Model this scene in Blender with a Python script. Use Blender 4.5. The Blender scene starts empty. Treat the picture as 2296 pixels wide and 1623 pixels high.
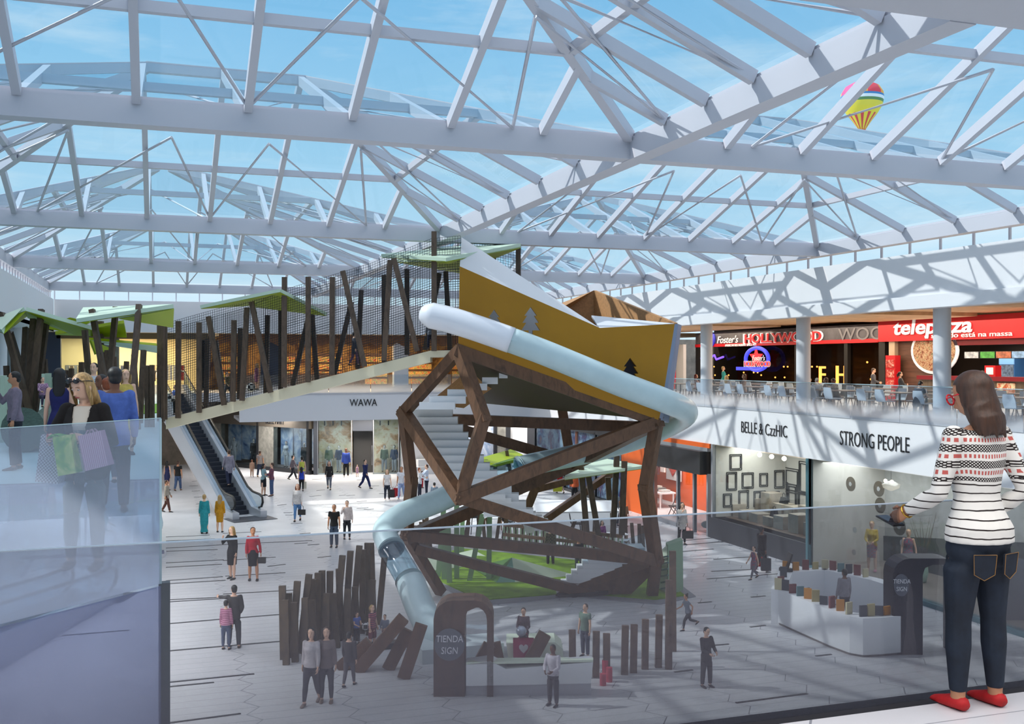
import bpy, bmesh, math, random
from mathutils import Vector, Matrix
random.seed(7)
R = math.radians
F, CX, CY = 2310.0, 1148.0, 811.5            # focal length and centre in pixels of the 2296 x 1623 frame
YAW = R(18.84)
EYE = Vector((0, 0, 7.4))                    # lower floor is z = 0, upper floor z = 5.6
FWD = Vector((math.sin(YAW), math.cos(YAW), 0)); RGT = Vector((math.cos(YAW), -math.sin(YAW), 0)); UP = Vector((0, 0, 1))
UF = 5.6
sc = bpy.context.scene
col = sc.collection

def ray(px, py): return FWD + RGT * ((px - CX) / F) + UP * ((CY - py) / F)
def W(px, py, d): return EYE + ray(px, py) * d                       # a point seen at px, py, d metres in front of the eye
def FL(px, py, z=0.0):                                                # ... standing on the level z
    r = ray(px, py); return EYE + r * ((z - EYE.z) / r.z)
def AX(px, py, x): r = ray(px, py); return EYE + r * ((x - EYE.x) / r.x)
def AY(px, py, y): r = ray(px, py); return EYE + r * ((y - EYE.y) / r.y)
def depth(p): return (Vector(p) - EYE).dot(FWD)

# ---------------------------------------------------------------- materials
def lin(c):
    return tuple((v / 255 / 12.92) if v / 255 <= .04045 else ((v / 255 + .055) / 1.055) ** 2.4 for v in c[:3]) + (1.0,)
MATS = {}
def nn(nt, t, **kw):
    n = nt.nodes.new(t)
    for k, v in kw.items():
        if k in n.inputs: n.inputs[k].default_value = v
        else: setattr(n, k, v)
    return n
def ramp(nt, pts, interp='LINEAR'):
    n = nt.nodes.new('ShaderNodeValToRGB'); n.color_ramp.interpolation = interp
    e = n.color_ramp.elements
    while len(e) < len(pts): e.new(.5)
    for el, (p, c) in zip(e, pts):
        el.position = p; el.color = lin(c) if len(c) == 3 else c
    return n
def M(name, c=(200, 200, 200), rough=.5, metal=0.0, var=0.0, scale=3.0, emit=None, stretch=None, c2=None, coat=0, bump=0):
    if name in MATS: return MATS[name]
    m = bpy.data.materials.new(name); m.use_nodes = True; nt = m.node_tree
    b = nt.nodes['Principled BSDF']
    b.inputs['Base Color'].default_value = lin(c); b.inputs['Roughness'].default_value = rough; b.inputs['Metallic'].default_value = metal
    if coat: b.inputs['Coat Weight'].default_value = coat
    if var or c2:
        tc = nn(nt, 'ShaderNodeTexCoord'); mp = nn(nt, 'ShaderNodeMapping')
        if stretch: mp.inputs['Scale'].default_value = stretch
        nz = nn(nt, 'ShaderNodeTexNoise', Scale=scale, Detail=6.0, Roughness=.6)
        nt.links.new(tc.outputs['Object'], mp.inputs[0]); nt.links.new(mp.outputs[0], nz.inputs['Vector'])
        d = c2 or tuple(max(0, v * (1 - var)) for v in c)
        rp = ramp(nt, [(.35, d), (.65, c)])
        nt.links.new(nz.outputs['Fac'], rp.inputs[0]); nt.links.new(rp.outputs[0], b.inputs['Base Color'])
        if bump:
            bp = nn(nt, 'ShaderNodeBump', Strength=bump, Distance=.02)
            nt.links.new(nz.outputs['Fac'], bp.inputs['Height']); nt.links.new(bp.outputs[0], b.inputs['Normal'])
    if emit is not None:
        b.inputs['Emission Color'].default_value = lin(c); b.inputs['Emission Strength'].default_value = emit
    MATS[name] = m
    return m
def glass(name, tint=(235, 245, 250), gloss=.06, milk=0.0, milkc=(200, 210, 225), grad=None, rough=.03):
    """thin pane: tinted see-through, a little mirror, and a frost of `milk`; grad = (z low, milk low, z high, milk high) of a frost print that changes with height"""
    if name in MATS: return MATS[name]
    m = bpy.data.materials.new(name); m.use_nodes = True; nt = m.node_tree
    nt.nodes.remove(nt.nodes['Principled BSDF']); out = nt.nodes['Material Output']
    tr = nn(nt, 'ShaderNodeBsdfTransparent', Color=lin(tint)); gl = nn(nt, 'ShaderNodeBsdfGlossy', Roughness=rough)
    mx = nn(nt, 'ShaderNodeMixShader'); nt.links.new(tr.outputs[0], mx.inputs[1]); nt.links.new(gl.outputs[0], mx.inputs[2])
    fr = nn(nt, 'ShaderNodeLayerWeight', Blend=.5); pw = nn(nt, 'ShaderNodeMath', operation='POWER'); pw.inputs[1].default_value = 5.0
    mu = nn(nt, 'ShaderNodeMath', operation='MULTIPLY_ADD'); mu.inputs[1].default_value = .35; mu.inputs[2].default_value = gloss
    nt.links.new(fr.outputs['Facing'], pw.inputs[0]); nt.links.new(pw.outputs[0], mu.inputs[0]); nt.links.new(mu.outputs[0], mx.inputs[0])
    last = mx
    if milk or grad:
        df = nn(nt, 'ShaderNodeMixShader'); df.inputs[0].default_value = .55; d1 = nn(nt, 'ShaderNodeBsdfDiffuse', Color=lin(milkc)); d2 = nn(nt, 'ShaderNodeBsdfTranslucent', Color=lin(milkc))
        nt.links.new(d1.outputs[0], df.inputs[1]); nt.links.new(d2.outputs[0], df.inputs[2]); m2 = nn(nt, 'ShaderNodeMixShader')
        nt.links.new(mx.outputs[0], m2.inputs[1]); nt.links.new(df.outputs[0], m2.inputs[2]); m2.inputs[0].default_value = milk
        if grad:
            geo = nn(nt, 'ShaderNodeNewGeometry'); sp = nn(nt, 'ShaderNodeSeparateXYZ'); nt.links.new(geo.outputs['Position'], sp.inputs[0])
            mr = nn(nt, 'ShaderNodeMapRange'); mr.interpolation_type = 'SMOOTHSTEP'
            for i, v in enumerate((grad[0], grad[2], grad[1], grad[3])): mr.inputs[1 + i].default_value = v
            nt.links.new(sp.outputs['Z'], mr.inputs[0]); nt.links.new(mr.outputs[0], m2.inputs[0])
        last = m2
    nt.links.new(last.outputs[0], out.inputs['Surface'])
    MATS[name] = m
    return m

# ---------------------------------------------------------------- mesh builder
def wloc(o):
    v = Vector((0, 0, 0))
    while o is not None: v += o.location; o = o.parent
    return v
def frame(d, up=None):
    d = d.normalized(); up = Vector(up) if up is not None else UP
    if abs(d.dot(up.normalized())) > .995: up = Vector((1, 0, 0)) if abs(d.x) < .9 else Vector((0, 1, 0))
    s = d.cross(up).normalized(); return s, s.cross(d).normalized()
class MB:
    def __init__(s): s.v = []; s.f = []; s.fm = []; s.mi = 0
    def add(s, vs, fs):
        n = len(s.v); s.v += [Vector(v) for v in vs]; s.f += [tuple(i + n for i in f) for f in fs]; s.fm += [s.mi] * len(fs); return s
    def box(s, c, size, rz=0.0, rot=None):
        m = rot or Matrix.Rotation(rz, 3, 'Z'); c = Vector(c); h = Vector(size) / 2
        vs = [c + m @ Vector((x * h.x, y * h.y, z * h.z)) for z in (-1, 1) for x, y in ((-1, -1), (1, -1), (1, 1), (-1, 1))]
        return s.add(vs, [(3, 2, 1, 0), (4, 5, 6, 7), (0, 1, 5, 4), (1, 2, 6, 5), (2, 3, 7, 6), (3, 0, 4, 7)])
    def span(s, a, b):                                                 # axis-aligned box between two corners
        a, b = Vector(a), Vector(b); return s.box((a + b) / 2, [abs(x) for x in (b - a)])
    def beam(s, p, q, w, h, up=None, roll=0):
        p, q = Vector(p), Vector(q); a, b = frame(q - p, up)
        if roll:
            c_, s_ = math.cos(roll), math.sin(roll); a, b = a * c_ + b * s_, b * c_ - a * s_
        o = [a * (x * w / 2) + b * (y * h / 2) for x, y in ((-1, -1), (1, -1), (1, 1), (-1, 1))]
        return s.add([p + k for k in o] + [q + k for k in o], [(0, 1, 2, 3), (7, 6, 5, 4), (0, 4, 5, 1), (1, 5, 6, 2), (2, 6, 7, 3), (3, 7, 4, 0)])
    def tube(s, pts, r, n=10, cap=True, ax=None):
        """swept round or elliptic tube; r: one radius, or a list of radii or (rx, ry); ax: fixed x axis of the ellipses"""
        pts = [Vector(p) for p in pts]; k = len(pts)
        rr = [r] * k if not isinstance(r, (list, tuple)) else list(r)
        vs, fs, prev = [], [], None
        for i, p in enumerate(pts):
            d = (pts[min(i + 1, k - 1)] - pts[max(i - 1, 0)]).normalized()
            if ax is not None:
                a = (Vector(ax) - d * d.dot(Vector(ax))).normalized(); b = d.cross(a)
            elif prev is None: a, b = frame(d)
            else:
                a = (prev - d * d.dot(prev)).normalized(); b = d.cross(a)
            prev = a
            rx, ry = rr[i] if isinstance(rr[i], (list, tuple)) else (rr[i], rr[i])
            vs += [p + a * (math.cos(t) * rx) + b * (math.sin(t) * ry) for t in (2 * math.pi * j / n for j in range(n))]
        for i in range(k - 1):
            for j in range(n):
                fs.append((i * n + j, i * n + (j + 1) % n, (i + 1) * n + (j + 1) % n, (i + 1) * n + j))
        if cap: fs += [tuple(range(n - 1, -1, -1)), tuple(range((k - 1) * n, k * n))]
        return s.add(vs, fs)
    def cyl(s, c, r, h, n=24, r2=None):
        c = Vector(c); return s.tube([c, c + Vector((0, 0, h))], [r, r if r2 is None else r2], n, ax=(1, 0, 0))
    def ball(s, c, r, n=12, m=8, rot=None):
        r = Vector(r) if isinstance(r, (tuple, list, Vector)) else Vector((r, r, r)); c = Vector(c); rot = rot or Matrix.Identity(3)
        vs = [c + rot @ Vector((0, 0, -r.z))]
        for i in range(1, m):
            t = -math.pi / 2 + math.pi * i / m
            vs += [c + rot @ Vector((r.x * math.cos(t) * math.cos(u), r.y * math.cos(t) * math.sin(u), r.z * math.sin(t))) for u in (2 * math.pi * j / n for j in range(n))]
        vs.append(c + rot @ Vector((0, 0, r.z))); e = len(vs) - 1
        fs = [(0, 1 + (j + 1) % n, 1 + j) for j in range(n)] + [(e, e - n + j, e - n + (j + 1) % n) for j in range(n)]
        for i in range(m - 2):
            for j in range(n):
                a = 1 + i * n; fs.append((a + j, a + (j + 1) % n, a + n + (j + 1) % n, a + n + j))
        return s.add(vs, fs)
    def lathe(s, c, prof, n=24):
        c = Vector(c); return s.tube([c + Vector((0, 0, z)) for r, z in prof], [max(r, 1e-4) for r, z in prof], n, ax=(1, 0, 0))
    def plate(s, poly, t, dirn=None):
        """a flat polygon given thickness t along its normal (or along dirn)"""
        poly = [Vector(p) for p in poly]; k = len(poly)
        if dirn is None:
            nrm = Vector((0, 0, 0))
            for i in range(k): nrm += (poly[i] - poly[0]).cross(poly[(i + 1) % k] - poly[0])
            off = nrm.normalized() * t
        else: off = Vector(dirn).normalized() * t
        fs = [tuple(range(k - 1, -1, -1)), tuple(range(k, 2 * k))] + [(i, (i + 1) % k, k + (i + 1) % k, k + i) for i in range(k)]
        return s.add(poly + [p + off for p in poly], fs)
    def quad(s, a, b, c, d): return s.add([a, b, c, d], [(0, 1, 2, 3)])
    def poly(s, ps): return s.add(ps, [tuple(range(len(ps)))])
    def mesh(s, name, shift=None, smooth=False):
        me = bpy.data.meshes.new(name)
        vs = [v - shift for v in s.v] if shift is not None else s.v
        me.from_pydata([tuple(v) for v in vs], [], s.f)
        if any(s.fm): me.polygons.foreach_set('material_index', s.fm)
        if smooth is True: me.polygons.foreach_set('use_smooth', [True] * len(me.polygons))
        me.update()
        return me
    def build(s, name, mat, parent=None, smooth=False, local=False, kind=None, autos=False):
        o = bpy.data.objects.new(name, None) if False else None
        me = s.mesh(name, None if (parent is None or local) else wloc(parent), smooth)
        bm = bmesh.new(); bm.from_mesh(me); bmesh.ops.recalc_face_normals(bm, faces=bm.faces); bm.to_mesh(me); bm.free()
        return put(name, me, mat, parent, kind, autos)
def put(name, me, mat, parent=None, kind=None, autos=False):
    o = bpy.data.objects.new(name, me); col.objects.link(o)
    for m in (mat if isinstance(mat, (list, tuple)) else [mat]): me.materials.append(m)
    if parent is not None: o.parent = parent
    if kind: o['kind'] = kind
    if autos: me.set_sharp_from_angle(angle=R(38)); me.polygons.foreach_set('use_smooth', [True] * len(me.polygons))
    return o
def tag(o, label, cat, group=None, kind=None):
    o['label'] = label; o['category'] = cat
    if group: o['group'] = group
    if kind: o['kind'] = kind
    return o
def thing(name, label, cat, loc=(0, 0, 0), rz=0.0, group=None):
    o = bpy.data.objects.new(name, None); col.objects.link(o); o.empty_display_size = .2
    o.location = loc; o.rotation_euler = (0, 0, rz)
    return tag(o, label, cat, group)
def struct(name, mb, mat, smooth=False, autos=False): return mb.build(name, mat, None, smooth, kind='structure', autos=autos)
def dup(root, loc=None, rz=None, label=None, group=None, dz=None):
    r = root.copy(); col.objects.link(r)
    if loc is not None: r.location = loc
    if rz is not None: r.rotation_euler = (0, 0, rz)
    if label: r['label'] = label
    if group: r['group'] = group
    for ch in list(root.children):
        c = ch.copy(); col.objects.link(c); c.parent = r
        for g in list(ch.children):
            d = g.copy(); col.objects.link(d); d.parent = c
    return r
def text(name, body, mat, origin, xdir, size, parent=None, ext=.015, align='CENTER', yscale=1.0, xscale=1.0, updir=(0, 0, 1), shear=0.0, font=None, offset=0):
    """lettering standing on a wall: origin, reading direction, cap height"""
    cu = bpy.data.curves.new(name, 'FONT'); cu.body = body; cu.align_x = align; cu.extrude = ext; cu.size = size / .7; cu.shear = shear; cu.offset = offset
    cu.resolution_u = 3
    o = bpy.data.objects.new(name, cu); col.objects.link(o); cu.materials.append(mat)
    x = Vector(xdir).normalized(); y = Vector(updir).normalized(); z = x.cross(y)
    m = Matrix((x * xscale, y * yscale, z)).transposed().to_4x4(); m.translation = Vector(origin) - (wloc(parent) if parent else Vector((0, 0, 0)))
    bpy.context.view_layer.update(); me = bpy.data.meshes.new_from_object(o.evaluated_get(bpy.context.evaluated_depsgraph_get())); bpy.data.objects.remove(o); bpy.data.curves.remove(cu)
    o = bpy.data.objects.new(name, me); col.objects.link(o)
    if not me.materials: me.materials.append(mat)
    if parent is not None: o.parent = parent
    o.matrix_local = m
    return o
# ---------------------------------------------------------------- camera, sky, sun
cam = bpy.data.cameras.new('camera'); cam.sensor_width = 36; cam.lens = 36 * F / 2296; cam.clip_end = 2000; cam.clip_start = .05
co = bpy.data.objects.new('camera', cam); col.objects.link(co); sc.camera = co
co.location = EYE; co.rotation_euler = (R(90), 0, -YAW)
vs_ = sc.view_settings; vs_.view_transform = 'Standard'; vs_.look = 'None'; vs_.gamma = 1; vs_.exposure = 0.06; vs_.use_curve_mapping = False
cy = sc.cycles; cy.max_bounces = 6; cy.diffuse_bounces = 2; cy.glossy_bounces = 2; cy.transmission_bounces = 4; cy.transparent_max_bounces = 24
cy.sample_clamp_indirect = 6; cy.use_adaptive_sampling = True; cy.adaptive_threshold = .055; cy.caustics_reflective = False; cy.caustics_refractive = False

w = bpy.data.worlds.new('sky'); sc.world = w; w.use_nodes = True; nt = w.node_tree; bg = nt.nodes['Background']
tc = nn(nt, 'ShaderNodeTexCoord'); sp = nn(nt, 'ShaderNodeSeparateXYZ'); nt.links.new(tc.outputs['Generated'], sp.inputs[0])
rp = ramp(nt, [(.0, (214, 238, 250)), (.06, (204, 233, 249)), (.2, (166, 214, 243)), (.36, (126, 190, 233)), (1.0, (88, 150, 215))])
nt.links.new(sp.outputs['Z'], rp.inputs[0])
mp = nn(nt, 'ShaderNodeMapping'); mp.inputs['Scale'].default_value = (2.2, 2.2, 13.0); mp.inputs['Rotation'].default_value = (0, R(5), 0)
nz = nn(nt, 'ShaderNodeTexNoise', Scale=1.4, Detail=9.0, Roughness=.62); nt.links.new(tc.outputs['Generated'], mp.inputs[0]); nt.links.new(mp.outputs[0], nz.inputs['Vector'])
cr = ramp(nt, [(.5, (0, 0, 0)), (.8, (215, 215, 215))]); nt.links.new(nz.outputs['Fac'], cr.inputs[0])
mx = nn(nt, 'ShaderNodeMixRGB'); nt.links.new(cr.outputs[0], mx.inputs[0]); nt.links.new(rp.outputs[0], mx.inputs[1]); mx.inputs[2].default_value = lin((236, 246, 252))
bo = ramp(nt, [(.42, (0, 0, 0)), (.75, (255, 255, 255))]); nt.links.new(sp.outputs['Z'], bo.inputs[0])       # the high sky out of view, brightened to light the hall
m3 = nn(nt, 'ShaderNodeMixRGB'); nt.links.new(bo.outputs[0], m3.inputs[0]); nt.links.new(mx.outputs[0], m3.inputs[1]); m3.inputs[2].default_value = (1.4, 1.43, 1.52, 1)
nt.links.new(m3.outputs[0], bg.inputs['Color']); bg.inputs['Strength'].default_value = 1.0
sun = bpy.data.lights.new('sun', 'SUN'); sun.energy = 3.6; sun.angle = R(.9); sun.color = (1.0, .965, .90)
so = bpy.data.objects.new('sun', sun); col.objects.link(so); so.rotation_euler = Vector((1.0, -.40, -.90)).to_track_quat('-Z', 'Y').to_euler()
def lamp(name, loc, power, size, color=(1, .9, .75), rot=(0, 0, 0), sy=None):
    l = bpy.data.lights.new(name, 'AREA'); l.energy = power; l.size = size; l.color = color
    if sy: l.shape = 'RECTANGLE'; l.size_y = sy
    o = bpy.data.objects.new(name, l); col.objects.link(o); o.location = loc; o.rotation_euler = rot
    return o

# ---------------------------------------------------------------- materials of the setting
WHITE = M("white_paint", (220, 220, 224), .55)
STEEL = M('white_steel', (196, 197, 207), .45)
DARK = M('dark_frame', (34, 35, 39), .4)
def tilemat(name, c, line, lw, lh, wx=.012, amp=.3, rough=.35):
    m = M(name, c, rough); nt = m.node_tree; b = nt.nodes['Principled BSDF']
    geo = nn(nt, 'ShaderNodeNewGeometry'); sp = nn(nt, 'ShaderNodeSeparateXYZ'); nt.links.new(geo.outputs['Position'], sp.inputs[0])
    def mth(op, a, b_=None):
        n = nn(nt, 'ShaderNodeMath', operation=op)
        for i, v in enumerate((a, b_)):
            if v is None: continue
            if isinstance(v, (int, float)): n.inputs[i].default_value = v
            else: nt.links.new(v, n.inputs[i])
        return n.outputs[0]
    x, y = sp.outputs['X'], sp.outputs['Y']
    zig = mth('MULTIPLY', mth('PINGPONG', y, lh), amp / lh)
    u = mth('LESS_THAN', mth('FRACT', mth('DIVIDE', mth('ADD', x, zig), lw)), wx / lw * 2)
    v = mth('LESS_THAN', mth('FRACT', mth('DIVIDE', y, lh)), wx / lh)
    ln = mth('MAXIMUM', u, v)
    nz = nn(nt, 'ShaderNodeTexNoise', Scale=.6, Detail=5.0); nt.links.new(geo.outputs['Position'], nz.inputs['Vector'])
    rp = ramp(nt, [(.3, tuple(v * .93 for v in c)), (.7, c)]); nt.links.new(nz.outputs['Fac'], rp.inputs[0])
    mx = nn(nt, 'ShaderNodeMixRGB'); nt.links.new(ln, mx.inputs[0]); nt.links.new(rp.outputs[0], mx.inputs[1]); mx.inputs[2].default_value = lin(line)
    nt.links.new(mx.outputs[0], b.inputs['Base Color'])
    return m
FLOORM = tilemat('pale_floor_tile', (226, 226, 230), (120, 122, 130), 2.0, .42)
NEARM = tilemat('near_floor_tile', (226, 226, 232), (150, 152, 162), 3.2, .38, .008)

# ---------------------------------------------------------------- floors and walls
b = MB(); b.span((-40, 4, -.4), (70, 110, 0)); struct('floor', b, FLOORM)
# dark metal strips let into the tiles
b = MB(); rs = random.Random(3)
for (x0, y0, x1, y1) in [(372, 1204, 470, 1200), (372, 1213, 482, 1208), (500, 1196, 586, 1192), (372, 1229, 520, 1220), (372, 1236, 488, 1232), (520, 1220, 700, 1212), (372, 1262, 502, 1255), (372, 1272, 498, 1265),
        (500, 1257, 618, 1249), (372, 1302, 500, 1293), (372, 1309, 506, 1301), (505, 1292, 640, 1284), (372, 1345, 500, 1339), (372, 1350, 500, 1342), (500, 1332, 660, 1323), (372, 1399, 500, 1388), (500, 1388, 636, 1377),
        (372, 1460, 640, 1437), (378, 1530, 570, 1511), (378, 1540, 480, 1530), (372, 1622, 540, 1600), (140, 1425, 290, 1413), (1585, 1298, 1820, 1281), (1600, 1254, 1690, 1248), (1595, 1281, 1700, 1276), (1530, 1212, 1600, 1206), (1530, 1222, 1640, 1213),
        (1565, 1352, 1596, 1349), (1684, 1339, 1716, 1336), (1682, 1406, 1716, 1402), (1600, 1447, 1634, 1444), (1829, 1471, 1864, 1467), (1512, 1507, 1553, 1502), (1650, 1576, 1810, 1555), (1860, 1357, 1965, 1343), (1525, 1237, 1600, 1231),
        (622, 1133, 642, 1131), (586, 1160, 600, 1158), (636, 1150, 656, 1149), (640, 1155, 664, 1154), (652, 1174, 678, 1173), (672, 1197, 696, 1195), (694, 1113, 720, 1111), (710, 1100, 728, 1098), (730, 1149, 752, 1147), (800, 1125, 822, 1123), (800, 1140, 826, 1138), (816, 1142, 838, 1141), (728, 1162, 750, 1160), (776, 1111, 796, 1110), (850, 1107, 872, 1106), (775, 1110, 760, 1111), (832, 1090, 850, 1089), (800, 1076, 820, 1075), (700, 1075, 722, 1074), (430, 1079, 444, 1078), (424, 1090, 444, 1089), (430, 1101, 448, 1100), (435, 1115, 452, 1114), (440, 1130, 455, 1129), (660, 1219, 690, 1217), (690, 1222, 716, 1220), (600, 1270, 640, 1265), (712, 1250, 742, 1247)]:
    p, q = FL(x0, y0), FL(x1, y1); d = (q - p).normalized(); wd = .05 if p.y > 45 else .075
    b.beam(p + UP * .004, q + UP * .004, wd, .012)
struct('trim_1', b, M('inlay_strip', (40, 40, 44), .4))
# near gallery where the eye stands
b = MB(); b.span((-14, -8, UF - .5), (16, 4.42, UF)); struct('floor_near_gallery', b, NEARM)
b = MB(); b.span((-14, 4.42, UF - .62), (16, 4.66, UF - .03)); struct('trim_2', b, M('edge_channel', (44, 42, 46), .5))
b = MB(); b.span((-24, -8.4, 0), (30, -8, 11.15)); struct('wall_behind', b, WHITE)
b = MB(); b.span((-24, -8.4, 11.15), (36, 7.6, 11.5)); struct('ceiling_sun_blocker', b, STEEL)  # unseen slab added to keep the sun off the near gallery
# left gallery
b = MB(); b.span((-14, 16.8, UF - .55), (0.0, 62, UF)); struct('floor_left_gallery', b, M('aqua_floor', (196, 226, 226), .4, var=.06, scale=.5))
b = MB(); b.span((-5.75, 12, 9.03), (-5.4, 60.0, 10.75)); b.span((-14, 12, 9.03), (-5.4, 60, 9.2)); struct('wall_left', b, WHITE)
b = MB(); b.span((-14.3, 12, 0), (-14, 75, 9.2)); b.span((-14, 70, 0), (-5, 70.3, 5)); struct('wall_left_back', b, M('pale_aqua_wall', (196, 214, 220), .6))
for i, y in enumerate((42.5, 48.5, 54.5)):
    b = MB(); b.cyl((-6.6, y, UF), .42, 3.5); struct('column_left', b, WHITE, smooth=False, autos=True)
# far wall, far gallery
b = MB(); b.span((-5.4, 60.2, 9.03), (22, 60.6, 10.75)); struct('wall_far', b, WHITE)
b = MB(); b.span((-14, 60.6, 9.06), (34, 78, 9.3)); struct('ceiling_far_gallery', b, M('warm_ceiling', (205, 190, 165), .6))
b = MB(); b.span((-14, 62, UF - .5), (36, 78, UF)); struct('floor_far_gallery', b, M('pale_stone', (214, 214, 220), .4))
b = MB(); b.span((4.3, 61, 3.94), (36, 61.4, UF)); b.span((4.3, 61.4, 3.94), (36, 66, 4.1)); struct('wall_far_fascia', b, WHITE)
b = MB(); b.span((-14, 78, 0), (60, 78.4, 9.3)); struct('wall_far_back', b, M('warm_grey_wall', (150, 138, 124), .7, var=.3, scale=.8))
# right side: fascia, upper wall with its lip, clerestory
b = MB(); b.span((22, 10, 3.94), (22.35, 61, UF)); struct('wall_right_fascia', b, WHITE)
b = MB(); b.span((22, 10, 9.4), (22.3, 61, 10.75)); b.span((21.86, 10, 9.03), (22.4, 61, 9.42)); struct('wall_right', b, WHITE)
b = MB(); b.span((22.35, 10, UF - .5), (36, 62, UF)); struct('floor_food_court', b, M('food_floor', (205, 205, 212), .45))
b = MB(); b.span((22.4, 10, 3.9), (36, 61, 4.0)); struct('ceiling_shops', b, M('shop_ceiling', (225, 222, 215), .6))
b = MB(); b.span((22.3, 8, 9.55), (36, 62, 9.75)); struct('ceiling_food_court', b, M('wood_ceiling', (206, 172, 130), .6, var=.12, scale=1.2, stretch=(1, .15, 1)))
b = MB(); b.span((35.7, 8, UF), (36, 62, 9.6)); struct('wall_food_court_back', b, M('food_back', (70, 60, 52), .7))
SL = M('wood_slat', (214, 182, 140), .6, var=.15, scale=2)
for k, (y0, y1, z) in enumerate([(12, 20.5, 9.32), (21, 27, 9.22), (27.4, 33, 9.38), (33.5, 40, 9.26), (40.6, 47, 9.36), (47.5, 60, 9.28)]):
    b = MB(); b.span((22.6 + .3 * (k % 2), y0, z), (31.4, y1, 9.6)); struct('ceiling_raft', b, SL)
for i, y in enumerate((11.2, 18.6, 26.0, 33.3, 40.6, 47.9, 55.2)):
    b = MB(); b.cyl((23.0, y, UF), .265, 3.9, 28); struct('column', b, WHITE, autos=True)
    b = MB(); b.cyl((23.0, y, 0), .265, UF - .4, 20); 
# clerestory posts on the three sides, each side one rail with posts
def clerestory(nm, p, q, n, z0, z1, off):
    p, q = Vector(p), Vector(q); b = MB()
    b.beam(p + UP * z1, q + UP * z1, .07, .07); b.beam(p + UP * z0, q + UP * z0, .05, .06)
    for k in range(n + 1):
        c = p.lerp(q, k / n); b.beam(c + UP * z0, c + UP * z1, .06, .06, up=(q - p))
    o = b.build(nm, STEEL); o['kind'] = 'structure'
clerestory('trim_3', (22.6, 12, 0), (22.6, 61, 0), 36, 10.75, 11.3, 0)
clerestory('trim_4', (-5.6, 14, 0), (-5.6, 60.3, 0), 56, 10.75, 11.3, 0)
clerestory('trim_5', (-5.4, 60.5, 0), (22, 60.5, 0), 22, 10.75, 11.3, 0)
# ---------------------------------------------------------------- roof
XB = [-5.5, 8.2, 22.0]; YB = [8.7, 17.3, 31.05, 44.85, 58.6]
ZB, ZT, ZR = 11.15, 11.55, 13.9
def girder(p, q, w_=.36, dz=0.0):
    """a welded box girder with a narrow flange along its top"""
    p, q = Vector(p), Vector(q); b = MB()
    b.beam(p + UP * ((ZB + ZT) / 2 - dz), q + UP * ((ZB + ZT) / 2 - dz), w_, ZT - ZB); b.beam(p + UP * (ZT + .03), q + UP * (ZT + .03), w_ * .7, .06)
    return struct('ceiling_girder', b, STEEL)
for y in YB: girder((-5.6, y + (.18 if y > 10 else 0), 0), (22.2, y + (.18 if y > 10 else 0), 0), .36 if y > 10 else .9)
for x in XB: girder((x + (.18 if x > 0 else -.18), 9.15, 0), (x + (.18 if x > 0 else -.18), 60, 0), .36, .012)
for x in (35.6,): girder((x, 8.4, 0), (x, 60, 0))
ROOFG = glass('roof_glass', (236, 246, 250), .03)
RIDGE = {(0, 1): ((-.3, 24.1), (3.2, 24.0)), (0, 2): ((-.1, 36.4), (.3, 36.4)), (1, 1): ((13.4, 24.1), (16.4, 24.1)), (1, 2): ((16.0, 37.4), (16.3, 37.4))}
BAYN = {(0, 0): 'first row, west bay', }
words_r = ['nearest the gallery glass', 'second from the gallery glass', 'third from the gallery glass', 'farthest, before the end wall']
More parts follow.
